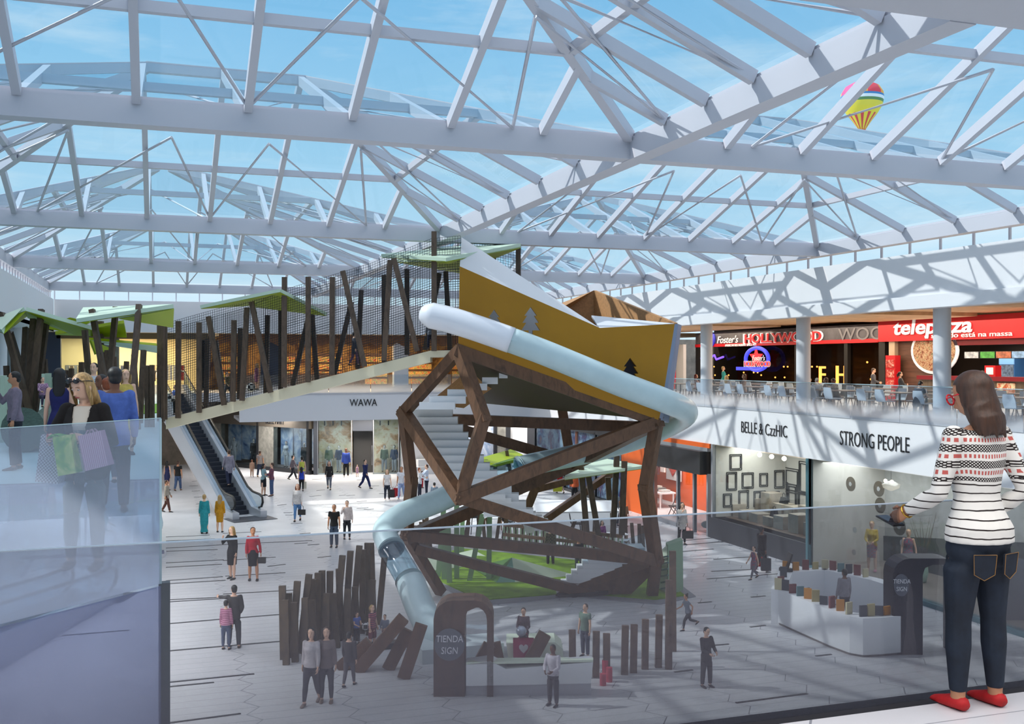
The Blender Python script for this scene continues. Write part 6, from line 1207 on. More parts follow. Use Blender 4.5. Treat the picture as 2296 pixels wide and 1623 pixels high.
# ---------------------------------------------------------------- escalator
def escalator(p0, p1, wd_, label):
    p0, p1 = Vector(p0), Vector(p1); t = thing('escalator', label, 'escalator', p0)
    h = p1 - p0; run = Vector((h.x, h.y, 0)); L = run.length; f = run / L; s = f.cross(UP)
    at = lambda u, v, z: p0 + f * u + s * v + UP * z
    sl = h.z / L; n = 30; STP = M('escalator_step', (44, 48, 60), .5); SKIN_ = M('escalator_steel', (196, 200, 210), .3, metal=.4); RUB = M('handrail_rubber', (20, 21, 26), .4)
    for k in range(n):
        u = .6 + (L - .6) * k / n; b = MB(); z = (u - .6) * h.z / (L - .6); b.add([at(u, -.5, z - .3), at(u + L / n + .1, -.5, z - .3), at(u + L / n + .1, .5, z - .3), at(u, .5, z - .3), at(u + .02, -.5, z + .19), at(u + L / n + .1, -.5, z + .19), at(u + L / n + .1, .5, z + .19), at(u + .02, .5, z + .19)], [(3, 2, 1, 0), (4, 5, 6, 7), (0, 1, 5, 4), (1, 2, 6, 5), (2, 3, 7, 6), (3, 0, 4, 7)]); b.build('step', STP, t)
    for v in (-.68, .68):
        prof = [(-.9, 0), (-.9, .32), (.3, .40), (L, h.z + .5), (L + .8, h.z + .5), (L + .8, h.z - .3), (L, h.z - .9), (1.2, -.35 + .3)]
        b = MB(); b.plate([at(u, v - .16, z) for u, z in prof], .32, s); b.build('skirt_panel', SKIN_, t)
        rail = [(-.3, .42), (-.62, .5), (-.78, .72), (-.7, .95), (-.4, 1.06), (.5, 1.1), (1.2, 1.1 + .35 * sl), (L, h.z + 1.25), (L + .9, h.z + 1.3), (L + 1.15, h.z + 1.1), (L + 1.1, h.z + .7)]
        b = MB(); b.tube([at(u, v, z) for u, z in rail], .055, 10); b.build('handrail', RUB, t, smooth=True)
        b = MB(); b.plate([at(u, v - .006, z) for u, z in [(-.5, .34), (-.66, .7), (-.4, 1.0), (.5, 1.05), (1.2, 1.05 + .35 * sl), (L, h.z + 1.2), (L, h.z + .5), (.3, .4)]], .012, s); b.build('glass_balustrade', glass('escalator_glass', (222, 232, 238), .06), t)
    b = MB(); b.plate([at(-1.7, -1.05, .012), at(-.2, -1.05, .012), at(-.2, 1.05, .012), at(-1.7, 1.05, .012)], .012, UP); b.build('comb_plate', M('comb_plate', (70, 72, 82), .4), t)
    b = MB(); b.plate([at(1.2, -.84, -.02), at(1.2, .84, -.02), at(L + .5, .84, h.z - .6), at(L + .5, -.84, h.z - .6)], .08, -UP); b.build('soffit', M('escalator_soffit', (190, 186, 190), .5), t)
    return t
e0 = FL(545, 1158); escalator(e0, Vector((e0.x - 3.1, e0.y + 10.6, 5.6)), 1, 'steel escalator with dark steps rising under the netted ramp to the upper gallery')
# ---------------------------------------------------------------- upper left gallery: play corner, lit shop, glass-floored end
G0, G1, G2 = Vector((0, 8.84, UF)), Vector((-3.0, 5.93, UF)), Vector((-5.4, 5.93, UF))
t = thing('glass_platform', 'glass-floored end of the left gallery under the blond shopper', 'platform', (0, 8.84, UF))
MB().plate([G0, Vector((0, 16.8, UF)), Vector((-5.4, 16.8, UF)), G2, G1], .03, -UP).build('glass_floor', glass('platform_glass', (228, 236, 244), .03, .10, (196, 208, 230)), t)
for k in range(3): p = G0.lerp(G1, .02); 
b = MB(); b.beam(Vector((.03, 8.9, 0)), Vector((.03, 8.9, UF)), .09, .09); b.build('corner_post', M('dark_teal_post', (66, 78, 84), .4), t)
b = MB(); b.beam(Vector((.0, 16.75, UF - .15)), Vector((-5.4, 16.75, UF - .15)), .12, .3); b.build('edge_beam', STEEL, t)
t = thing('glass_balustrade', 'tall bluish glass pane in front of the blond shopper', 'balustrade', G0)
b = MB(); b.plate([G0, G1, G1 + UP * 1.34, G0 + UP * 1.34], .015, FWD); b.build('pane', glass('blue_balustrade', (226, 234, 244), .03, 0, (232, 236, 248), grad=(5.65, .33, 6.9, .16)), t)
b = MB(); b.plate([G0 - UP * 1.3, G1 - UP * 1.3, G1 - UP * .02, G0 - UP * .02], .015, FWD); b.build('skirt_pane', glass('lilac_skirt', (214, 220, 236), .04, .38, (166, 172, 200)), t)
b = MB(); b.beam(G0 + UP * 1.345, G1 + UP * 1.345, .012, .006); b.build('top_edge', M('glass_edge'), t)
b = MB(); b.beam(G0, G0 + UP * 1.34, .012, .02); b.build('corner_edge', M('glass_edge'), t)
for k in range(8):
    y = 9 + k * 2.9; t = thing('glass_balustrade', 'side balustrade pane along the left gallery edge, ' + str(k + 1) + ' from its near corner', 'balustrade', (0, y, UF), group='left gallery balustrade'); MB().span((-.01, y, UF - .2), (.005, y + 2.85, UF + 1.05)).build('pane', SHOPG, t)
# lower floor display seen through the glass
pl = FL(245, 1256); o = thing('display_plinth', 'long white display plinth on the lower floor below the glass platform', 'plinth', FL(200, 1262)); b = MB(); a, c = FL(-60, 1262), FL(362, 1254); b.beam(a + UP * .1, c + UP * .1, 1.6, .2); b.build('plinth', ST, o)
cy_ = MB().cyl(FL(230, 1254) + UP * .2, .42, .75, 20).build('drum_seat', ST, None, autos=True); tag(cy_, 'white drum seat under the seated mannequin in teal', 'seat')
person(FL(232, 1252) + UP * .5, 1.72, 70, 'sit', 'short', (60, 170, 176), 'trousers', (214, 206, 206), None, None, 'bald white mannequin in teal top seated on the drum', skin='plaster', name='mannequin', cat='mannequin', fem=True)
person(FL(352, 1252) + UP * .2, 1.8, 330, 'relax', 'long', (170, 190, 204), 'skirt', (96, 102, 130), None, None, 'bald white mannequin standing with a scarf and slate skirt', skin='plaster', name='mannequin', cat='mannequin', fem=True)
o = thing('barrier_rail', 'low dark barrier rail before the white display plinth', 'barrier', FL(200, 1285)); a, c = FL(50, 1282), FL(368, 1268); b = MB(); b.beam(a + UP * .5, c + UP * .5, .12, .12); b.build('rail', M('slate_rail', (110, 116, 140), .5), o)
for k in range(4): p = a.lerp(c, .08 + .28 * k); b = MB(); b.beam(p + UP * .5, p - FWD * .9, .1, .1); b.build('leg', M('slate_rail'), o)
o = thing('ladder_frame', 'slim white ladder frame standing behind the display plinth', 'frame', FL(186, 1240)); b = MB(); d0 = depth(FL(186, 1240))
for x in (178, 192): b.beam(W(x, 1240, d0), W(x, 1112, d0), .06, .06, up=FWD)
for y in (1112, 1236): b.beam(W(178, y, d0), W(192, y, d0), .05, .05, up=FWD)
b.build('frame', WHITE, o)
e1 = FL(110, 1345); escalator(Vector((-2.2, e1.y - 1, -.02)), Vector((-5.2, e1.y - 9.5, .5)), 1, 'low moving walkway with pale rails at the bottom left, under the gallery')
# canopies
canopy([[W(-30, 730, 25), W(57, 697, 25.5), W(64, 706, 27), W(8, 748, 24.5)], [W(57, 697, 25.5), W(206, 740, 26.5), W(172, 752, 27.0), W(62, 712, 27.0)]], 'mint and lime folded leaf canopy at the left edge above the phoning person', group='leaf canopies', posts=[(W(60, 900, 25), W(3, 702, 25.2)), (W(62, 905, 25.6), W(75, 715, 26)), (W(70, 900, 25.4), W(93, 694, 26)), (W(88, 850, 26.5), W(106, 706, 26.8)), (W(48, 830, 26.5), W(22, 745, 26)), (W(52, 860, 25.8), W(58, 735, 26.4)), (W(12, 925, 24), W(-14, 830, 24))], pw=.125, base=UF)
canopy([[W(172, 724, 24.5), W(188, 698, 26.5), W(390, 691, 25.5)], [W(266, 714, 25.0), W(390, 692, 25.5), W(388, 734, 26.5)]], 'bright mint triangular leaf canopy with four posts through it', group='leaf canopies', top=M('mint_panel'), posts=[(W(236, 860, 25), W(206, 694, 25.3)), (W(246, 840, 25.8), W(260, 688, 26)), (W(292, 914, 24.6), W(312, 683, 25.2)), (W(200, 850, 26.5), W(190, 740, 26.4))], pw=.125, base=UF)
canopy([[W(124, 750, 30), W(278, 725, 30), W(284, 756, 31), W(205, 740, 31)], [W(205, 722, 31), W(160, 712, 31), W(90, 735, 31), W(160, 745, 31)]], 'lime leaf canopy partly behind the bright mint one', group='leaf canopies', top=LIME, posts=[(W(226, 830, 30.5), W(226, 720, 30.5))], base=UF)
canopy([[W(200, 762, 30), W(352, 775, 31), W(352, 791, 31.2), W(212, 768, 31.4)], [W(200, 764, 30), W(250, 785, 30.4), W(212, 795, 30)]], 'low lime leaf canopy before the lit shop, next to the ramp', group='leaf canopies', top=LIME, und=MINT, posts=[(W(316, 905, 30.4), W(322, 785, 30.6)), (W(240, 860, 30.6), W(241, 778, 30.6))], base=UF)
def upst(rows, label, group, m=POSTM, w_=.14):
    for xb_, yb_, xt, yt, d in rows: p = W(xb_, yb_, d); p.z = max(p.z, UF) if p.z < UF + .3 else p.z; q = W(xt, yt, d + .1); p.z = UF; tag(MB().beam(p, q, w_, w_, up=FWD).build('timber_stake', m), label, 'stake', group)
upst([(185, 900, 183, 812, 27), (196, 900, 198, 828, 27.5), (150, 890, 147, 830, 28), (160, 890, 160, 826, 28), (250, 905, 240, 785, 28), (262, 905, 256, 800, 28.5), (275, 905, 284, 810, 28), (310, 905, 300, 795, 27.5), (330, 900, 330, 820, 28.5), (341, 896, 341, 818, 28.5), (110, 860, 100, 805, 27), (104, 860, 101, 822, 27), (20, 880, 14, 820, 26), (36, 890, 30, 800, 27)], 'dark timber stake in the upper left play corner', 'stakes in the upper play corner', w_=.11)
tag(MB().beam(Vector(W(361, 945, 31.4)), W(361, 720, 31.4), .2, .16, up=FWD).build('gate_post', POSTM), 'thick dark post where the netted ramp meets the left gallery', 'post')
for k, (x0, x1, y0, y1, d) in enumerate([(0, 10, 842, 930, 23), (8, 22, 846, 930, 24), (93, 100, 838, 893, 25), (101, 112, 837, 895, 25.5), (116, 128, 846, 880, 26)]):
    p = W(x0, y0, d); q = W(x1, y1, d); z0 = UF; b = MB(); b.add([Vector((p.x, p.y, z0)), Vector((q.x, q.y, z0)), Vector((q.x, q.y + .4, z0)), Vector((p.x, p.y + .4, z0))] + [Vector((p.x, p.y, p.z)), Vector((q.x, q.y, p.z)), Vector((q.x, q.y + .4, p.z)), Vector((p.x, p.y + .4, p.z))], [(3, 2, 1, 0), (4, 5, 6, 7), (0, 1, 5, 4), (1, 2, 6, 5), (2, 3, 7, 6), (3, 0, 4, 7)])
    tag(b.build('foam_board', MINT), 'upright mint foam board, ' + ('first', 'second', 'third', 'fourth', 'fifth')[k] + ' from the left frame edge', 'foam board', 'mint foam boards')
t = thing('hollow_log', 'big grey-green slatted log to crawl through behind the blond shopper', 'log', W(90, 925, 21)); b = MB(); a, c = W(52, 940, 20.5), W(122, 905, 22); a.z = c.z = UF + .45; b.tube([a, c], .45, 16); b.build('log', M('log_green', (96, 116, 108), .7, var=.2, scale=6, stretch=(1, 8, 8)), t, autos=True)
b = MB(); a2 = c + Vector((.1, .3, -.1)); b.tube([a2 + Vector((-.9, 0, 0)), a2 + Vector((.4, 0, 0))], .35, 7); b.build('bark_end', M('bark_brown', (120, 104, 90), .8, var=.3, scale=5), t)
MB().plate([FL(288, 912, UF), FL(356, 906, UF), FL(356, 926, UF), FL(288, 930, UF)], .03, UP).build('play_mat', M('bright_lawn', (120, 170, 0), .7)); tag(bpy.data.objects['play_mat.001'] if 'play_mat.001' in bpy.data.objects else bpy.data.objects['play_mat'], 'small bright green mat on the upper floor beside the ramp', 'play mat')
# lit clothes shop at the end of the left gallery
t = thing('shopfront', 'warmly lit clothes shop at the end of the left gallery', 'shopfront', (-3, 62, UF))
WALLW = M('shop_warm_wall', (226, 206, 150), .6)
b = MB(); b.span((-9, 68, UF), (2.2, 68.2, 9.04)); b.build('back_wall', WALLW, t); b = MB(); b.span((-6.0, 61.6, UF), (-5.2, 62.2, 9.04)); b.build('dark_pier', M('navy_pier', (44, 50, 70), .5), t); b = MB(); b.span((-3.2, 61.8, UF), (-2.2, 62.4, 9.04)); b.build('concrete_pier', CONC, t)
b = MB(); b.span((-5.2, 62, UF), (-3.2, 62.02, 9.0)); b.build('window_pane', SHOPG, t); b = MB(); b.span((-5.4, 61.6, 8.7), (2.6, 62.0, 9.04)); b.build('header', M('brown_header', (110, 92, 64), .6), t)
rs = random.Random(21)
GCOL = [(190, 70, 60), (226, 220, 206), (70, 66, 70), (196, 160, 120), (120, 126, 140), (230, 226, 214)]
for k in range(5):
    x = -4.6 + k * 1.35; y = 64 + (k % 2) * 1.6; r = thing('clothes_rack', 'full clothes rail in the warmly lit shop, ' + ('first', 'second', 'third', 'fourth', 'fifth')[k] + ' from the dark pier', 'clothes rack', (x, y, UF), group='clothes rails')
    b = MB(); b.beam((x - .55, y, UF + 1.6), (x + .55, y, UF + 1.6), .04, .04); [b.beam((x + s_ * .55, y, UF), (x + s_ * .55, y, UF + 1.6), .04, .04) for s_ in (-1, 1)]; b.build('rail', GREYM, r)
    for g in range(5): MB().box((x - .42 + .21 * g, y, UF + 1.15), (.16, .4, .85)).build('garment', cloth(GCOL[rs.randrange(6)]), r)
for k in range(3):
    x = -4 + k * 2.0; person((x, 66.4, UF), 1.75, 0, 'stand', 'short', GCOL[k], 'trousers', (60, 60, 66), None, None, 'mannequin at the back of the warmly lit shop, ' + ('left', 'middle', 'right')[k] + ' of three', skin='plaster', name='mannequin', cat='mannequin')
lamp('lit_shop_light', (-2.5, 65, 8.9), 700, 6, (1, .86, .6), sy=4)
# far gallery bar behind the netting
t = thing('wooden_bar', 'warm wooden bar with zigzag brown awning at the end of the far gallery', 'bar', (10, 66, UF))
b = MB(); n = 46; xs = [3.2 + (22.5 - 3.2) * k / n for k in range(n + 1)]
b.add([Vector((x, 62.2, 9.04)) for x in xs] + [Vector((x, 61.9, 8.35 + (.22 if k % 2 else 0))) for k, x in enumerate(xs)], [(k, k + 1, n + 2 + k, n + 1 + k) for k in range(n)]); b.build('awning', M('awning_brown', (150, 104, 70), .7, var=.15, scale=6), t)
b = MB(); b.span((3, 70, UF), (24, 70.3, 9.04)); b.build('back_wall', artm('bar_mural', [(40, 28, 20), (120, 80, 40), (196, 150, 80), (90, 50, 36), (60, 50, 44)], .5), t)
b = MB(); b.span((4, 65.5, UF), (12.4, 66.3, UF + 1.1)); b.build('counter', M('bar_wood', (110, 72, 40), .5, var=.3, scale=3), t); b = MB(); b.span((5.6, 62.4, UF), (7, 62.8, 9.0)); b.build('dark_column', M('navy_pier'), t)
for k, x in enumerate((13.6, 18.6)): b = MB(); b.span((x, 62.3, UF), (x + .9, 62.8, 9.0)); b.build('white_pier', WHITE, t)
for k in range(6):
    x = 4.5 + k * 3.1; o = thing('display_shelf', 'bar shelf with coloured goods, ' + ('first', 'second', 'third', 'fourth', 'fifth', 'sixth')[k] + ' from the escalator side', 'shelf', (x, 69.5, UF), group='bar shelves'); b = MB(); b.span((x - .9, 69.2, UF), (x + .9, 69.9, 8.0)); b.build('carcass', M('bar_wood'), o)
    for j in range(4): b = MB(); b.span((x - .8, 69.1, UF + .3 + .5 * j), (x + .8, 69.25, UF + .65 + .5 * j)); b.build('goods_row', artm('goods', [(60, 40, 30), (190, 60, 46), (210, 170, 90), (90, 110, 60), (220, 210, 180)], 7), o)
lamp('bar_light', (11, 65.5, 8.8), 900, 12, (1, .78, .48), sy=3)
# people of the left gallery and the ramp
def onlev(px, pt, d, ang, pose, top, c, bot, bc, hair, hc, lab, z=UF, **k):
    p = W(px, 811.5, d); p.z = z; return person(p, (EYE.z - z) - (pt - CY) / F * d, ang, pose, top, c, bot, bc, hair, hc, lab, **k)
q1 = onlev(257, 826, 12.3, 200, 'relax', 'jacket', (84, 112, 190), 'trousers', (30, 32, 44), 'short', 'black', 'person in light blue blazer seen from behind, right of the blond shopper', skin='brown', vox=.014)
q2 = onlev(33, 835, 17.2, 300, 'phone', 'long', (134, 122, 140), 'trousers', (34, 36, 48), 'short', 'black', 'person in mauve sweater holding a phone to the ear at the left edge', skin='tan', vox=.014)
q3 = onlev(134, 828, 15.5, 195, 'stand', 'dress', (30, 34, 96), None, None, 'long', 'black', 'person with very long black hair in a navy dress behind the blond shopper', fem=True, vox=.014)
q4 = onlev(225, 842, 15.8, 330, 'hug', 'long', (196, 196, 204), 'trousers', (60, 56, 60), 'short', 'black', 'bearded person in white shirt beside the person in light blue blazer', skin='brown')
q5 = onlev(240, 849, 15.3, 200, 'stand', 'long', (190, 180, 180), 'slim', (80, 80, 96), 'short', 'ginger', 'child with ginger hair held by the person in white shirt')
q6 = onlev(210, 815, 24, 0, 'stand', 'short', (200, 206, 214), 'trousers', DJ, 'short', 'black', 'person in white tee shirt far back between the leaning posts')
q7 = person(W(96, 912, 22.2), .80, 40, 'sit', 'long', PURCHK, 'slim', (60, 56, 80), 'short', 'black', 'child in purple check shirt and hat sitting on the hollow log')
q8 = onlev(282, 830, 20, 30, 'stand', 'dress', (206, 180, 90), None, None, 'long', 'blond', 'person in yellow dress half behind the light blue blazer', fem=True)
dk = lambda px, o=.9: W(px, CY, D(px)) + FWD * o
def ramp_person(px, py, pt, *a, **k):
    d = D(px) + .9; return person(W(px, py, d), (py - pt) / F * d, *a, **k)
ramp_person(393, 930, 864, 320, 'hold', 'short', (70, 100, 170), 'trousers', BLK, 'short', 'black', 'child in blue tee shirt holding a football at the foot of the ramp')
ramp_person(510, 893, 833, 60, 'walk', 'long', CAMO, 'trousers', (70, 74, 84), 'short', 'brown', 'child in patterned jacket climbing the ramp behind the net')
ramp_person(576, 874, 815, 330, 'stand', 'dress', bands('rose_stripe_cloth', (196, 110, 140), (110, 80, 100), .07), None, None, 'long', 'blond', 'girl-sized person in rose striped dress on the ramp holding a white ball', fem=True)
ramp_person(795, 820, 744, 120, 'stroll', 'coat', (56, 60, 74), 'slim', (120, 90, 120), 'short', 'black', 'person in dark patterned coat near the top of the ramp')
ramp_person(965, 784, 712, 200, 'stand', 'jacket', (126, 132, 146), 'trousers', (30, 34, 60), 'short', 'brown', 'person in grey jacket at the top of the ramp beside the slide mouth')
p_ = W(563, 868, D(563) + .8); football(p_, .14, 'white ball carried on the ramp by the person in rose stripes')
football(W(384, 893, D(384) + .7), .12, 'black and white football at the foot of the ramp')
# ---------------------------------------------------------------- foreground: balcony glass, the two large figures, the balloon
t = thing('glass_balustrade', 'wide grey-tinted balcony glass across the foreground', 'balustrade', (2, 4.6, UF))
NG = glass('balcony_glass', (232, 233, 236), .03, 0, (112, 108, 118), grad=(5.66, .46, 6.5, .09))
b = MB(); b.span((-8, 4.56, UF - .1), (12, 4.575, UF + 1.04)); b.build('pane', NG, t)
b = MB(); b.span((-8, 4.555, UF + 1.04), (12, 4.58, UF + 1.0445)); b.build('top_edge', M('edge_bright', (150, 165, 182), .2), t)
# --- person in the patterned sweater
def knit():
    m = M('nordic_knit', (232, 230, 226), .9); nt = m.node_tree; b = nt.nodes['Principled BSDF']; tc = nn(nt, 'ShaderNodeTexCoord'); sp = nn(nt, 'ShaderNodeSeparateXYZ'); nt.links.new(tc.outputs['Object'], sp.inputs[0])
    def mth(op, a, c=None):
        n = nn(nt, 'ShaderNodeMath', operation=op)
        for i, v in enumerate((a, c)):
            if v is None: continue
            if isinstance(v, (int, float)): n.inputs[i].default_value = v
            else: nt.links.new(v, n.inputs[i])
        return n.outputs[0]
    z = sp.outputs['Z']; nz = nn(nt, 'ShaderNodeTexNoise', Scale=5.0, Detail=3.0); nt.links.new(tc.outputs['Object'], nz.inputs['Vector'])
    zz = mth('ADD', z, mth('MULTIPLY', mth('SUBTRACT', nz.outputs['Fac'], .5), .03))
    stripe = mth('MULTIPLY', mth('LESS_THAN', mth('FRACT', mth('DIVIDE', zz, .044)), .16), mth('LESS_THAN', zz, 1.155))
    up = mth('GREATER_THAN', zz, 1.165); fr = mth('FRACT', mth('DIVIDE', zz, .082))
    blk = mth('MULTIPLY', up, mth('LESS_THAN', fr, .46)); ang = mth('ARCTAN2', sp.outputs['X'], sp.outputs['Y'])
    dots = mth('GREATER_THAN', mth('MULTIPLY', mth('SINE', mth('MULTIPLY', ang, 46.0)), mth('SINE', mth('MULTIPLY', zz, 420.0))), .25)
    red = mth('MULTIPLY', mth('MULTIPLY', up, mth('GREATER_THAN', fr, .62)), mth('MULTIPLY', mth('LESS_THAN', fr, .86), mth('GREATER_THAN', mth('SINE', mth('MULTIPLY', ang, 40.0)), -.1)))
    dark = mth('MAXIMUM', stripe, mth('MULTIPLY', blk, mth('SUBTRACT', 1.0, dots)))
    m1 = nn(nt, 'ShaderNodeMixRGB'); m1.inputs[1].default_value = lin((234, 232, 228)); m1.inputs[2].default_value = lin((196, 96, 90)); nt.links.new(red, m1.inputs[0])
    m2 = nn(nt, 'ShaderNodeMixRGB'); nt.links.new(dark, m2.inputs[0]); nt.links.new(m1.outputs[0], m2.inputs[1]); m2.inputs[2].default_value = lin((44, 36, 36)); nt.links.new(m2.outputs[0], b.inputs['Base Color'])
    return m
fp_ = FL(2152, 1569, UF); fp_.y = min(fp_.y, 4.30); V = .009
wmn = person(fp_, 1.735, 198, 'look', 'long', knit(), 'slim', M('dark_denim', (18, 25, 38), .8, c2=(30, 42, 60), scale=5), 'bob', 'brown', 'large foreground person in nordic striped sweater, dark jeans and red flats, seen from behind', skin='tan', shoe=(196, 30, 36), fem=True, vox=V)
for ob in wmn.children:
    if ob.name.startswith('shoe'): ob.material_slots[0].material = M('red_suede', (196, 28, 34), .7, var=.12, scale=20)
J = skeleton('look', True); T = J['T']; THR = M('stitch_tan', (150, 110, 60), .7)
def loc_part(mb, nm, m, par, smooth=False): o = mb.build(nm, m, par, smooth, local=True); return o
for s_ in (1, -1):
    c = T((s_ * .045, .0745, .432)); b = MB(); n = Vector((s_ * .3, 1, -.1)).normalized(); ux = Vector((1, -s_ * .3, 0)).normalized(); uz = n.cross(ux) if n.cross(ux).z > 0 else -n.cross(ux)
    out = [(-.058, .055), (.058, .055), (.052, -.045), (0, -.075), (-.052, -.045)]; P_ = [c + ux * x + uz * z + n * .004 for x, z in out]
    b.plate(P_, .01, n); loc_part(b, 'pocket', M('dark_denim'), wmn); pk_ = [o_ for o_ in wmn.children if o_.name.startswith('pocket')][-1]; b = MB(); b.tube([p + n * .011 for p in P_] + [P_[0] + n * .011], .0018, 5); loc_part(b, 'stitching', THR, pk_)
H = head_mb(J)[1]; GR = M('red_glasses', (206, 24, 38), .35)
b = MB()
for s_ in (1, -1):
    cc = H(s_ * .024, -.06, .932); r_ = [cc + J['HR'] @ Vector((math.cos(a) * .032, 0, math.sin(a) * .027)) for a in [2 * math.pi * k / 20 for k in range(21)]]; b.tube(r_, .0045, 8, cap=False); b.tube([H(s_ * .044, -.058, .936), H(s_ * .047, -.02, .938), H(s_ * .046, .01, .932)], .004, 6)
b.tube([H(-.006, -.06, .936), H(.006, -.06, .936)], .004, 6); gl_ = loc_part(b, 'glasses', GR, wmn)
w0, fd = J['wri0'], J['fdir0']
ring_w = [w0 - fd * .01 + (frame(fd)[0] * math.cos(a) + frame(fd)[1] * math.sin(a)) * .034 for a in [2 * math.pi * k / 20 for k in range(21)]]
b = MB(); b.tube(ring_w, .005, 8, cap=False); loc_part(b, 'bracelet', M('gold_metal', (206, 160, 70), .25, metal=.9), wmn)
def toworld(par, v): return Vector(par.location) + Matrix.Rotation(par.rotation_euler.z, 3, 'Z') @ (Vector(v) * par.scale.z)
ph = thing('phone', 'black phone in the hand of the person in the nordic sweater', 'phone', toworld(wmn, w0 + fd * .12), -YAW + R(198)); b = MB(); b.box((0, 0, 0), (.072, .15, .009), rot=Matrix.Rotation(R(-12), 3, 'X')); b.build('phone_body', M('phone_black', (24, 24, 28), .3), ph, local=True)
b = MB(); b.box((0, 0, .0055), (.064, .135, .002), rot=Matrix.Rotation(R(-12), 3, 'X')); b.build('display', M('phone_display', (40, 44, 56), .15), ph, local=True)
# --- blond shopper
bp_ = W(190, CY, 9.0); bp_.z = UF
bl = person(bp_, 1.69, 4, 'shop', 'jacket', M('black_denim', (28, 24, 24), .9, var=.3, scale=20), 'slim', (84, 96, 96), 'long', 'blond', 'blond shopper in black denim jacket carrying three bags behind the bluish glass', skin='fair', fem=True, vox=.009)
J = skeleton('shop', True); T = J['T']; H = head_mb(J)[1]
# the jacket hangs open over a cream tee with a printed front
jk = [o_ for o_ in bl.children if o_.name.startswith('jacket')][0]; jm = jk.data.copy(); jk.data = jm; bm = bmesh.new(); bm.from_mesh(jm)
bmesh.ops.delete(bm, geom=[v for v in bm.verts if v.co.y < .0 and abs(v.co.x) < .036 + max(0, v.co.z - 1.15) * .12], context='VERTS')
for _ in range(5): bmesh.ops.smooth_vert(bm, verts=[v for v in bm.verts if v.is_boundary], factor=.5, use_axis_x=True, use_axis_y=True, use_axis_z=True)
bm.to_mesh(jm); bm.free(); sd = jk.modifiers.new('cloth', 'SOLIDIFY'); sd.thickness = .014; sd.offset = 1
tee = artm('flag_print', [(30, 50, 90), (60, 110, 130), (220, 214, 204), (196, 50, 56)], 9); nt2 = tee.node_tree; bb2 = nt2.nodes['Principled BSDF']; src = bb2.inputs['Base Color'].links[0].from_socket
tc2 = nn(nt2, 'ShaderNodeTexCoord'); sp2 = nn(nt2, 'ShaderNodeSeparateXYZ'); nt2.links.new(tc2.outputs['Object'], sp2.inputs[0]); rz2 = ramp(nt2, [(0, (0, 0, 0)), (.60, (255, 255, 255)), (.715, (0, 0, 0))], 'CONSTANT'); dv2 = nn(nt2, 'ShaderNodeMath', operation='DIVIDE'); dv2.inputs[1].default_value = 1.7; nt2.links.new(sp2.outputs['Z'], dv2.inputs[0]); nt2.links.new(dv2.outputs[0], rz2.inputs[0])
mx2 = nn(nt2, 'ShaderNodeMixRGB'); nt2.links.new(rz2.outputs[0], mx2.inputs[0]); mx2.inputs[1].default_value = lin((216, 210, 198)); nt2.links.new(src, mx2.inputs[2]); nt2.links.new(mx2.outputs[0], bb2.inputs['Base Color'])
o = bpy.data.objects.new('tee_shirt', part_mesh('vest', 'shop', True, .009)); col.objects.link(o); o.parent = bl; o.data.materials.append(tee)
for p_q in o.data.polygons: p_q.use_smooth = True
for s_ in (1, -1):
    b = MB(); b.ball(H(s_ * .019, -.046, .934), (.012, .008, .0075), 10, 8, J['HR']); ey = loc_part(b, 'eye', M('eye_white', (226, 220, 214), .2), bl, True)
    b = MB(); b.ball(H(s_ * .019, -.0505, .933), (.005, .0025, .0055), 10, 8, J['HR']); loc_part(b, 'iris', M('eye_dark', (60, 56, 60), .2), ey, True)
    b = MB(); b.tube([H(s_ * .0195 + x, -.0475 + abs(x) * .3, .9385 - abs(x) * .25) for x in (-.0075, 0, .0075)], .0022, 6); loc_part(b, 'eyelid', M('lid_shade', (150, 104, 88), .6), ey)
    b = MB(); b.tube([H(s_ * .009, -.052, .947), H(s_ * .02, -.0515, .950), H(s_ * .031, -.044, .946)], [.002, .003, .0015], 6); loc_part(b, 'eyebrow', M('brow_brown', (120, 88, 60), .8), bl)
b = MB(); b.tube([H(-.015, -.049, .8925), H(-.005, -.0555, .8945), H(.005, -.0555, .8945), H(.015, -.049, .8925)], [.002, .0042, .0042, .002], 8); loc_part(b, 'lips', M('lip_rose', (176, 70, 80), .4), bl)
sg = MB(); FRM = M('sunglass_black', (24, 20, 22), .2)
for s_ in (1, -1): sg.ball(H(s_ * .024, -.048, .985), (.037, .012, .027), 14, 10, J['HR'] @ Matrix.Rotation(R(-40), 3, 'X'))
sg.tube([H(-.046, -.04, .982), H(0, -.056, .984), H(.046, -.04, .982)], .006, 6)
for s_ in (1, -1): sg.tube([H(s_ * .046, -.04, .98), H(s_ * .053, 0, .965), H(s_ * .05, .03, .95)], .0045, 6)
o = sg.build('sunglasses', FRM, bl, True, local=True)
hR, hL = toworld(bl, J['wri1'] + J['fdir1'] * .10), toworld(bl, J['wri0'] + J['fdir0'] * .06)
